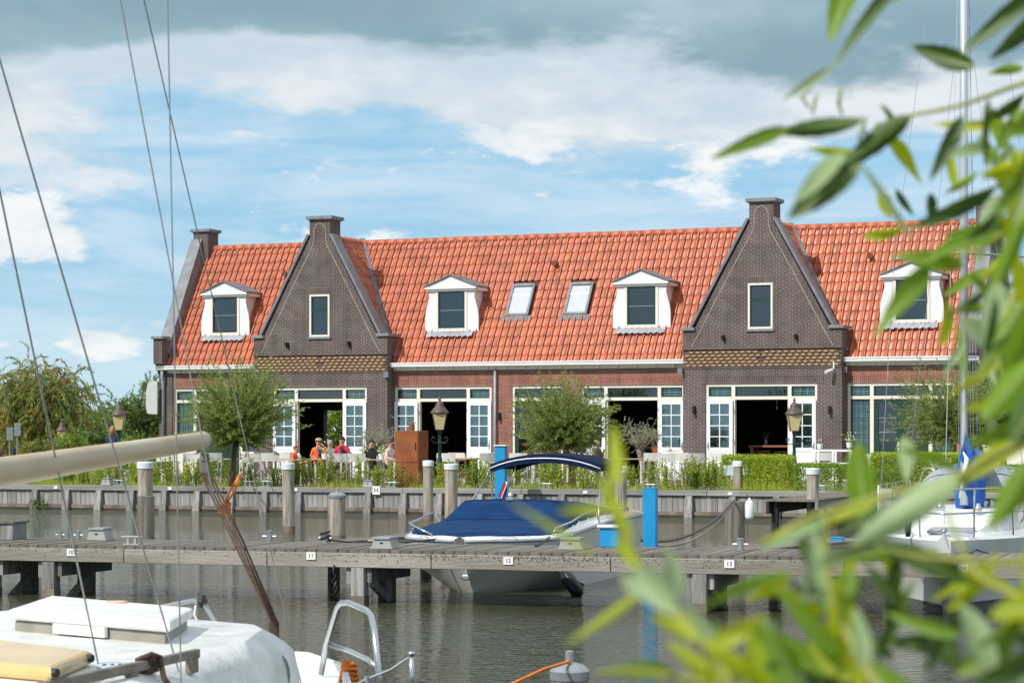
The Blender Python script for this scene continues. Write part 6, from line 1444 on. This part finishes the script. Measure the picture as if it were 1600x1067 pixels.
# sliding hatch, big and flat
def slab(name, C4, z0, z1, m, par, lip=0, bev=.012):
    b = MB(); v = [F_((x, y, z0)) for x, y in C4]+[F_((x, y, z1)) for x, y in C4]
    b.raw(v, [(3, 2, 1, 0), (4, 5, 6, 7), (0, 1, 5, 4), (1, 2, 6, 5), (2, 3, 7, 6), (3, 0, 4, 7)]); return b.obj(name, m, par, bevel=bev)
H4 = [(-2.64, 12.4), (-1.67, 11.57), (-1.68, 12.5), (-2.62, 13.45)]
ctr = Vector((sum(p[0] for p in H4)/4, sum(p[1] for p in H4)/4))
sm = [tuple(ctr+(Vector(p)-ctr)*.93) for p in H4]
slab('hatch_coaming', sm, 1.1, 1.215, m_grpgrey, fb); hh_ = slab('sliding_hatch', H4, 1.218, 1.275, m_gelf, fb, bev=.02)
a, b_ = Vector(H4[0]), Vector(H4[1]); ed = (b_-a).normalized(); nrm = Vector((ed.y, -ed.x))
pa = a+(b_-a)*.30+nrm*-.0; pb = a+(b_-a)*.62
MB().bar(F_((pa.x-.0, pa.y-.0, 1.195)), F_((pb.x, pb.y, 1.195)), .02, .05).obj('hatch_guide', m_gelf, fb)
MB().lathe([(.062, 0), (.062, .012), (.05, .016), (.001, .016)], 16, FP(182, 943, 12.85)).obj('deck_filler_cap', m_c('orange_stained_disc', (.62, .42, .30)), fb)
# yellow hatch
Y4 = [(-2.40, 9.75), (-1.80, 9.30), (-1.76, 10.05), (-2.42, 10.75)]; ctr = Vector((sum(p[0] for p in Y4)/4, sum(p[1] for p in Y4)/4)); sm = [tuple(ctr+(Vector(p)-ctr)*.95) for p in Y4]
slab('hatch_base', sm, 1.1, 1.165, m_c('dark_hatch_gasket', (.06, .06, .06)), fb); slab('hatch_frame', Y4, 1.166, 1.21, m_gelf, fb); yh = slab('yellow_hatch', sm, 1.212, 1.275, m_yell, fb, bev=.022)
sm2 = [tuple(ctr+(Vector(p)-ctr)*1.0) for p in Y4]
for u in (.9, .1):
    p = Vector(Y4[1]).lerp(Vector(Y4[2]), u)+Vector((-.04, -.0)); MB().tube([F_((p.x, p.y, 1.25)), F_((p.x+.04, p.y-.02, 1.25))], .018, 8).obj('hinge', m_black, fb)
# handrail with arched feet
A = Vector(gx(100, 1066, 1.20)); B_ = Vector(gx(308, 1020, 1.20)); d = (B_-A)
A2 = A-d*.45
hr = MB().bar(F_(A2), F_(B_), .035, .042)
for u in (0, .30, .64, .97):
    p = A2.lerp(B_, u); e = d.normalized(); hr.raw([F_(p+e*x+Vector((0, dy, z))) for dy in (-.0, .0) for x, z in ()], []) if False else hr.bar(F_(p+Vector((0, 0, -.018))), F_(p+Vector((0, 0, -.085))), .03, .09, up=(e.x, e.y, 0))
hr.obj('handrail', m_teak, fb, bevel=.006)
# rope hitched round the handrail
p = A.lerp(B_, .60); e = d.normalized(); rp_ = MB(); pts = []
for i in range(40):
    a = i*.62; pts.append(F_(p+e*(-.05+i*.0028)+Vector((.03*cos(a)+.004*sin(i*2.1), .02*cos(a), .036*sin(a)))))
rp_.tube(pts, .0095, 6).tube([F_(p+e*(-.07)+Vector((-.02, 0, .02))), F_(p+e*.0+Vector((.02, -.03, .045))), F_(p+e*.06+Vector((.03, -.03, .03))), F_(p+e*.04+Vector((.06, -.05, -.06))), F_(p+e*.06+Vector((.09, -.09, -.10)))], .013, 6)
o = rp_.obj('rope_hitch', m_ropeb, None, smooth=True); o.location = (-1.95, 12, 0); tag(o, 'brown rope hitched round the grey wooden handrail', 'rope')
# vent
v_ = thing('', '', '') if False else None
c = Vector(px(176, 1026, 10.35)); MB().lathe([(.13, 0), (.125, .018), (.10, .035), (.05, .042), (.001, .044)], 18).obj('deck_vent', m_c('blue_grey_vent', (.42, .50, .60)), fb, smooth=True); o = C.objects[-1]; o.location = F_((c.x+.02, c.y-.15, 1.155)); o.scale = (.95, .75, 1.3)
for i in range(4): q = MB().lathe([(.012, 0), (.012, .006), (.001, .006)], 8).obj('vent_hole', m_black, o); q.location = (-.02+.035*i, -.085+.006*i, .030); q.rotation_euler = (radians(55), 0, 0)
# boom, its end fitting, mast out of frame
b0 = px(-100, 755, 7.9); b1 = px(316, 688, 15)
b0.x = -1.93
bo = MB().tube([F_(b0), F_(b1)], [.060, .056], 16).obj('boom', m_boom, fb, auto=True)
bd = (b1-b0).normalized()
MB().tube([F_(b1-bd*.02), F_(b1+bd*.05)], [.062, .056], 16).obj('boom_end_cap', m_galv, bo, auto=True)
MB().tube([F_(b1+Vector((-.02, 0, .05))), F_(b1+Vector((.0, 0, .10))), F_(b1+Vector((-.02, 0, .15))), F_(b1+Vector((-.03, 0, .17)))], .010, 6).obj('bail', m_c('rusty_bail', (.08, .04, .03)), bo, smooth=True)
MB().tube([F_((-1.95, 7.85, 1.0)), F_((-1.95, 7.85, 11))], [.075, .06], 14).obj('mast', m_boom, fb, smooth=True)
# mainsheet tackle
s0 = b1+Vector((.015, 0, -.08)); s1 = px(424, 984, 13.0)
th = thing('mainsheet', 'brown mainsheet tackle running from boom end down to the cabin roof', 'rope', (0, 0, 0))
for k, (dx, e_) in enumerate(((-.028, .000), (-.008, .008), (.014, .016), (.034, .027))):
    q0 = s0+Vector((dx, 0, -.12)); q1 = s1+Vector((e_*1.1, 0, .05)); MB().tube([q0, q0.lerp(q1, .5)+Vector((.004*k, 0, 0)), q1], .0068, 6).obj('line', m_ropeb, th, smooth=True)
MB().box(-.028, .028, -.02, .02, -.14, .0).lathe([(.034, -.05), (.034, -.02)], 10).obj('block', m_c('old_grey_block', (.16, .14, .13)), th, bevel=.008).location = s0
MB().box(-.014, .042, -.018, .018, -.07, .05).obj('block', m_c('dark_block', (.06, .04, .03)), th, bevel=.01).location = s1
ca_ = px(351, 795, 14.55)
pts = []
for i in range(26): a = i*.75; pts.append(ca_+Vector((.035*cos(a), .02*sin(a), .03-.0024*i+.012*sin(a*2))))
o = MB().tube(pts, .009, 6).tube([ca_+Vector((0, 0, .03)), px(362, 762, 14.55), px(378, 738, 14.5)], .0075, 5).tube([ca_+Vector((.01, 0, .03)), px(368, 765, 14.55), px(374, 741, 14.5)], .0075, 5).tube([ca_, px(360, 810, 14.5), px(357, 802, 14.5)], .009, 5).obj('orange_lashing', m_orange, None, smooth=True)
tag(o, 'orange cord knotted round the brown mainsheet', 'rope')
# standing wires
for (xb, yb_, Zb), (xt, yt_, Zt), rad, lab in (((285, 1067, 10.6), (0, 95, 9.6), .0045, 'wire crossing the whole left side down to the cabin edge'), ((160, 1067, 10.2), (0, 300, 9.4), .0045, 'wire nearest the left picture edge'),
        ((283, 1067, 10.3), (262, 0, 10.0), .0035, 'almost vertical thin line left of the boom end'), ((300, 600, 11.5), (188, 0, 9.8), .0035, 'slanting line starting leftmost at the picture top'), ((432, 900, 12.6), (225, 0, 10.5), .0032, 'thin slanting line that crosses the vertical one near the top')):
    a = px(xb, yb_, Zb); b_ = px(xt, yt_, Zt); d = b_-a; a2 = a-d*.012 if yb_ > 1000 else a-d*.35
    o = MB().tube([a2, a, b_, b_+d*.55], rad, 5).obj('rigging_line', m_galv, None); tag(o, lab, 'rigging', 'rigging lines of the near sailboat')
# rear rails
MB().tube([FP(170, 962, 13.9), FP(240, 950, 13.8), FP(300, 938, 13.6), FP(318, 941, 13.5), FP(338, 975, 13.3), FP(350, 990, 13.2)], .013, 8).obj('stern_rail', m_steel, fb, smooth=True)
MB().lathe([(.02, -.03), (.032, 0), (.02, .04)], 8, FP(316, 940, 13.5)).obj('rail_clamp', m_black, fb); MB().tube([FP(306, 945, 13.5), FP(304, 960, 13.5), FP(310, 975, 13.5)], .008, 6).obj('small_cord', m_plate, fb)
MB().tube([FP(502, 1052, 14.2), FP(510, 1005, 14.1), FP(527, 950, 14.0), FP(533, 942, 13.95), FP(545, 941, 13.9), FP(572, 953, 13.6), FP(580, 962, 13.5), FP(585, 985, 13.4), FP(596, 1085, 13.2)], .019, 9).obj('push_pit_rail', m_steel, fb, smooth=True)
MB().tube([FP(516, 1007, 14.1), FP(545, 1016, 13.8), FP(575, 1030, 13.5), FP(589, 1042, 13.4)], .016, 8).obj('push_pit_crossbar', m_steel, fb, smooth=True)
MB().tube([FP(643, 1095, 13.1), FP(643, 1021, 13.1)], .014, 8).lathe([(.02, -.01), (.02, .012), (.001, .014)], 8, FP(643, 1021, 13.1)).obj('stanchion', m_steel, fb, smooth=True); MB().tube([FP(574, 1090, 13.2), FP(574, 1056, 13.2)], .016, 8).obj('stanchion', m_steel, fb)
MB().tube([FP(545, 1075, 13.2), FP(574, 1060, 13.2), FP(610, 1046, 13.15), FP(643, 1024, 13.1)], .008, 6).obj('lifeline', m_leadl, fb, smooth=True)
# side deck arm so the stanchions stand on something
hp2 = MB(); v = [F_((x, y, .62)) for x, y in ((-1.2, 12.6), (-.35, 12.6), (-.45, 14.3), (-1.1, 14.6))]+[F_((x, y, .66)) for x, y in ((-1.2, 12.6), (-.35, 12.6), (-.45, 14.3), (-1.1, 14.6))]
c = px(545, 1056, 13.9); pts = [c+Vector((.055*cos(i*.9)*(1-.01*i), .04*sin(i*.9), -.03+.0035*i+.012*sin(i*1.7))) for i in range(34)]
tag(MB().tube(pts, .012, 6).obj('rope_heap', m_orange, None, smooth=True), 'heap of orange rope on the white sailboat deck by the rail', 'rope')
# ---- capped pile near the bottom with orange line
np_ = pile(890, 1040, 1184, 'large grey capped mooring pile near the bottom edge with an orange line', .125, ztop=.63, cap='grey')
c = px(886, 1034, 15.9)
tag(MB().tube([px(760, 1086, 15.0), px(800, 1068, 15.2), px(850, 1045, 15.5), px(880, 1036, 15.85), c, c+Vector((.02, .03, .0)), c+Vector((.0, .05, -.01))], .011, 6).obj('orange_line', m_orange, None, smooth=True), 'taut orange rope leading from the near grey capped pile', 'rope')
# ================================================================== NEAR WILLOW (leaves hanging close to the camera)
nw = thing('near_willow', 'out of focus willow branches with long leaves hanging over the right side', 'tree', (1.55, 1.15, .45))
NO = Vector((1.55, 1.15, .45))
MB().tube([(0, 0, -.1), (.05, .0, 1.0), (.0, .02, 2.2), (.1, 0, 3.6)], [.14, .12, .10, .07], 12).obj('trunk', m_bark, nw, smooth=True)
LM = []
for bend, tw in ((.10, .0), (.22, .5), (-.14, -.4), (.30, 1.0)):
    for mi, mm in enumerate((m_n1, m_n2, m_n3, m_n4)):
        b = MB(); P = []
        for i in range(13):
            u = i/12; w = (sin(pi*u**.8)**.8)*.5*(1-.25*u) if 0 < u < 1 else 0.004
            a = tw*(u-.5); row = []
            for v in (-1, -.5, 0, .5, 1):
                y_ = v*w*(1+.05*sin(u*40)); z_ = abs(v)*w*.28+.0; row.append((u, y_*cos(a)-z_*sin(a), (y_*sin(a)+z_*cos(a))*1.0-bend*(u-.5)**2*3*.35))
            P.append(row)
        b.grid(P); LM.append(b.mesh('leaf', mm, True))
rl = random.Random(14)
branches = {}
def branch(key, pts, r=.0022):
    P = [px(x, y, z)-NO for x, y, z in pts]; P = [p+Vector((0, 0, 0)) for p in P]
    Q = []                                             # smooth the run of points
    for i in range(len(P)-1):
        for k in range(4): 
            a = P[max(i-1, 0)]; b_ = P[i]; c = P[i+1]; d = P[min(i+2, len(P)-1)]; t = k/4
            Q.append(.5*((2*b_)+(-a+c)*t+(2*a-5*b_+4*c-d)*t*t+(-a+3*b_-3*c+d)*t**3))
    Q.append(P[-1]); n = len(Q)
    o = MB().tube(Q, [r*(1.6-1.1*i/n) for i in range(n)], 6).obj('branch', m_nst, nw, smooth=True); branches[key] = o; return o
def leaf(key, x0, y0, x1, y1, w, Z, kind, Z1=None, roll=None, var=None):
    a = px(x0, y0, Z); b_ = px(x1, y1, Z1 or Z*rl.uniform(.985, 1.015)); d = b_-a; L_ = d.length; X = d.normalized()
    nrm = Vector((0, -1, 0)); nrm = (nrm-X*nrm.dot(X)).normalized(); r = roll if roll is not None else rl.uniform(-.7, .7)
    nrm = Matrix.Rotation(r, 3, X) @ nrm; Y = nrm.cross(X).normalized(); R = Matrix((X, Y, nrm)).transposed()
    if Z < 1.9: w *= .84
    W_ = w*Z/F/max(.45, cos(r)); v = var if var is not None else rl.randrange(4)
    o = inst('leaf', LM[v*4+kind], branches[key]); o.matrix_local = Matrix.Translation(a-NO) @ R.to_4x4() @ Matrix.Diagonal((L_, W_, min(L_, W_*2.2)*(1 if rl.random() < .7 else -1), 1))
# upper right spray
branch('a', [(1900, 40, 2.2), (1700, 110, 2.25), (1600, 130, 2.3), (1500, 165, 2.3), (1400, 185, 2.35), (1370, 200, 2.35)])
branch('b', [(1900, -80, 2.0), (1650, -60, 2.1), (1450, -45, 2.1), (1330, -35, 2.1)])
branch('c', [(1980, 60, 1.9), (1700, 190, 2.1), (1600, 240, 2.2), (1560, 290, 2.25), (1480, 330, 2.3), (1425, 352, 2.3)])
branch('d', [(2050, 260, 1.7), (1750, 330, 1.9), (1600, 350, 2.0), (1520, 395, 2.05), (1440, 405, 2.1)])
branch('d2', [(1600, 240, 2.2), (1585, 330, 2.1), (1590, 430, 2.0), (1560, 540, 1.9), (1575, 640, 1.9)])
N1, N2, N3, N4 = 0, 1, 2, 3
L_list = [
 ('b', 1335, -50, 1296, 68, 46, 2.0, N1), ('b', 1410, -40, 1292, 118, 22, 2.1, N4), ('b', 1300, 105, 1220, 158, 16, 2.1, N3), ('a', 1524, 106, 1424, 72, 38, 2.5, N4),
 ('b', 1640, -30, 1500, 85, 34, 2.1, N4), ('b', 1640, 5, 1545, 95, 34, 2.3, N4), ('b', 1450, -30, 1385, 8, 18, 2.2, N3),
 ('a', 1352, 186, 1205, 210, 34, 2.1, N4), ('a', 1235, 200, 1108, 250, 28, 2.05, N1), ('a', 1425, 180, 1305, 272, 40, 2.1, N4), ('a', 1345, 258, 1228, 345, 60, 1.75, N4), ('a', 1320, 240, 1240, 320, 40, 1.75, N3),
 ('a', 1385, 215, 1440, 292, 28, 2.4, N2), ('a', 1345, 245, 1263, 232, 20, 2.5, N2), ('a', 1378, 165, 1400, 215, 20, 2.4, N1), ('a', 1505, 180, 1452, 285, 30, 2.2, N4), ('a', 1480, 235, 1495, 302, 20, 2.5, N2),
 ('c', 1495, 200, 1578, 190, 18, 2.5, N2), ('c', 1500, 198, 1450, 195, 10, 2.5, N2), ('c', 1535, 205, 1545, 262, 17, 2.5, N2), ('c', 1600, 105, 1538, 117, 16, 2.5, N1), ('c', 1660, 140, 1575, 215, 55, 1.9, N1), ('c', 1375, 295, 1390, 340, 26, 2.5, N2), ('c', 1400, 295, 1428, 338, 12, 2.5, N4),
 ('c', 1610, 240, 1560, 340, 40, 2.0, N1), ('c', 1560, 292, 1420, 360, 30, 2.2, N4), ('c', 1452, 300, 1455, 356, 20, 2.4, N4), ('c', 1600, 300, 1575, 420, 40, 1.9, N2), ('c', 1340, 250, 1430, 380, 16, 1.9, N3), ('c', 1640, 210, 1590, 275, 40, 2.0, N2),
 ('d', 1420, 352, 1345, 372, 20, 2.4, N2), ('d', 1600, 345, 1470, 368, 26, 2.2, N1), ('d', 1555, 362, 1440, 410, 34, 2.0, N1), ('d', 1508, 415, 1390, 398, 34, 2.0, N1), ('d', 1455, 412, 1366, 528, 36, 2.0, N1), ('d', 1480, 465, 1472, 545, 24, 2.3, N2), ('d', 1560, 478, 1495, 488, 18, 2.2, N1),
 ('d2', 1560, 440, 1545, 560, 36, 1.9, N3), ('d2', 1600, 470, 1520, 590, 40, 1.8, N1), ('d2', 1640, 460, 1560, 640, 60, 1.7, N1), ('d2', 1620, 560, 1530, 660, 66, 1.6, N1), ('d2', 1590, 400, 1625, 520, 34, 1.9, N2), ('d2', 1560, 300, 1530, 430, 26, 2.0, N3), ('d2', 1660, 560, 1580, 700, 80, 1.5, N4), ('d2', 1600, 620, 1500, 640, 30, 1.7, N2), ('d2', 1585, 230, 1600, 330, 30, 2.0, N2), ('d2', 1600, 340, 1540, 480, 30, 1.9, N1), ('d2', 1500, 500, 1605, 560, 34, 2.0, N3),
]
for l in L_list: leaf(*l)
# middle right
branch('e', [(2150, 560, 1.5), (1750, 660, 1.6), (1600, 690, 1.65), (1500, 742, 1.7), (1380, 775, 1.7), (1270, 805, 1.75), (1190, 850, 1.75)], .0026)
branch('f', [(2100, 900, 1.35), (1800, 860, 1.4), (1600, 880, 1.45), (1450, 870, 1.5), (1330, 850, 1.5)], .0024)
branch('g', [(1900, 1300, 1.25), (1500, 1200, 1.3), (1200, 1110, 1.35), (1110, 1010, 1.4), (1040, 940, 1.45), (985, 860, 1.5), (955, 770, 1.5), (965, 710, 1.5)], .0042)
branch('h', [(1900, 1350, 1.2), (1600, 1200, 1.3), (1400, 1100, 1.35), (1310, 960, 1.4), (1290, 860, 1.45), (1300, 800, 1.45)], .0028)
branch('i', [(2050, 1250, 1.3), (1800, 1100, 1.35), (1650, 960, 1.4), (1530, 900, 1.45), (1480, 800, 1.5)], .0026)
branch('j', [(1700, 1300, 1.2), (1350, 1160, 1.25), (1150, 1080, 1.3), (1010, 1050, 1.35), (930, 1052, 1.4)], .0024)
L2 = [
 ('e', 1342, 690, 1352, 838, 50, 1.9, N1), ('e', 1412, 680, 1415, 755, 24, 2.1, N3), ('e', 1640, 650, 1480, 760, 34, 1.8, N2), ('e', 1620, 690, 1440, 790, 26, 1.7, N2), ('e', 1500, 745, 1290, 890, 62, 1.5, N3), ('e', 1460, 760, 1310, 830, 30, 1.7, N3), ('e', 1400, 770, 1180, 850, 22, 1.7, N2), ('e', 1290, 815, 1185, 862, 20, 1.6, N3),
 ('e', 1500, 735, 1400, 700, 24, 1.8, N1), ('e', 1620, 720, 1540, 830, 60, 1.5, N1), ('e', 1640, 640, 1500, 700, 40, 1.6, N1), ('e', 1280, 800, 1250, 960, 30, 1.6, N3), ('e', 1240, 820, 1310, 1000, 26, 1.7, N4),
 ('f', 1360, 848, 1545, 915, 52, 1.6, N4), ('f', 1560, 860, 1480, 960, 34, 1.7, N2), ('f', 1400, 860, 1380, 1000, 36, 1.6, N4), ('f', 1500, 890, 1600, 930, 34, 1.5, N2), ('f', 1350, 880, 1450, 1000, 30, 1.6, N4), ('f', 1470, 860, 1300, 880, 24, 1.6, N1),
 ('g', 962, 760, 958, 660, 34, 1.25, N2), ('g', 985, 850, 930, 740, 30, 1.3, N2), ('g', 1000, 880, 1060, 960, 64, 1.15, N3), ('g', 1050, 945, 1040, 850, 44, 1.25, N3), ('g', 970, 900, 1070, 935, 40, 1.2, N3), ('g', 1090, 1000, 1010, 960, 30, 1.25, N2), ('g', 960, 840, 1010, 900, 26, 1.3, N2), ('g', 1010, 920, 880, 1010, 20, 1.3, N2), ('g', 930, 870, 790, 780, 14, 1.15, N2), ('g', 1110, 1010, 1200, 960, 40, 1.3, N2), ('g', 870, 800, 1000, 790, 20, 1.15, N2),
 ('h', 1310, 1000, 1335, 860, 56, 1.5, N2), ('h', 1300, 960, 1270, 820, 30, 1.5, N3), ('h', 1330, 1040, 1200, 900, 40, 1.4, N1), ('h', 1340, 1060, 1260, 1000, 44, 1.4, N2), ('h', 1300, 900, 1350, 1090, 70, 1.4, N2), ('h', 1230, 900, 1160, 940, 30, 1.6, N2), ('h', 1290, 960, 1190, 900, 30, 1.6, N2), ('h', 1370, 1020, 1430, 900, 30, 1.6, N4), ('h', 1200, 960, 1260, 1080, 60, 1.35, N3), ('h', 1250, 1060, 1150, 960, 50, 1.35, N1),
 ('i', 1600, 950, 1500, 1060, 70, 1.4, N1), ('i', 1520, 930, 1440, 1060, 26, 1.6, N4), ('i', 1500, 940, 1560, 1080, 60, 1.4, N3), ('i', 1640, 900, 1560, 1000, 60, 1.4, N2), ('i', 1640, 1000, 1500, 1090, 60, 1.3, N4), ('i', 1560, 880, 1450, 940, 24, 1.7, N2), ('i', 1620, 830, 1610, 960, 40, 1.5, N2),
 ('j', 1055, 1050, 935, 1050, 36, 1.55, N1), ('j', 1130, 1070, 1040, 1000, 40, 1.4, N2), ('j', 1180, 1090, 1060, 1070, 40, 1.35, N1), ('j', 1210, 1080, 1100, 1010, 44, 1.3, N2), ('j', 1250, 1090, 1190, 960, 50, 1.3, N1), ('j', 1150, 1050, 1060, 930, 30, 1.4, N3),
]
for l in L2: leaf(*l)
def clear(x0, y0, x1, y1):
    for u in (.15, .4, .65, .9):
        x = x0+(x1-x0)*u; y = y0+(y1-y0)*u
        if 1105 < x < 1185 and 845 < y < 915: return False
        if 1415 < x < 1560 and 780 < y < 965: return False
    return True
for i in range(50):     # the tangled lower right corner
    x = rl.uniform(1080, 1640); y = rl.uniform(880, 1090)
    if x < 1220: y = rl.uniform(940, 1090)
    if 1420 < x < 1500 and y < 960: continue
    a = rl.choice((rl.gauss(-2.2, .6), rl.gauss(1.4, .6), rl.gauss(.6, .5))); L_ = rl.uniform(90, 190)
    if not clear(x, y, x+L_*cos(a), y+L_*sin(a)) or (x > 1430 and rl.random() < .4): continue
    leaf(rl.choice('ghij'), x, y, x+L_*cos(a), y+L_*sin(a), rl.uniform(20, 52), rl.uniform(1.25, 1.75), rl.choices((0, 1, 2, 3), (5, 4, 3, 3))[0])
for i in range(16):     # right edge column
    x = rl.uniform(1540, 1640); y = rl.uniform(250, 900); a = rl.gauss(1.9, .5); L_ = rl.uniform(70, 150)
    if not clear(x, y, x+L_*cos(a), y+L_*sin(a)): continue
    leaf(rl.choice(('d2', 'e', 'i')), x, y, x+L_*cos(a), y+L_*sin(a), rl.uniform(16, 40), rl.uniform(1.5, 2.3), rl.choices((0, 1, 2, 3), (6, 3, 2, 3))[0])
for i in range(46):     # smaller, further leaves down the right edge
    x = rl.uniform(1490, 1640)+(0 if i % 3 else 15); y = rl.uniform(120, 700); a = rl.gauss(1.9, .6); L_ = rl.uniform(55, 115)
    if x < 1540 and rl.random() < .5: continue
    leaf(rl.choice(('d2', 'c', 'd')), x, y, x+L_*cos(a), y+L_*sin(a), rl.uniform(12, 24), rl.uniform(2.1, 2.8), rl.choices((0, 1, 2, 3), (5, 3, 1, 4))[0])
# catkins on the upper spray
for x_, y_ in ((1312, 165), (1316, 180), (1270, 178), (1265, 170), (1352, 215), (1362, 222), (1345, 232)):
    p = px(x_, y_, 2.4)-NO; MB().tube([p, p+Vector((rl.gauss(0, .003), 0, .012)), p+Vector((rl.gauss(0, .004), 0, .02))], [.0012, .0018, .001], 5).obj('catkin', m_n2, branches['a'], smooth=True)
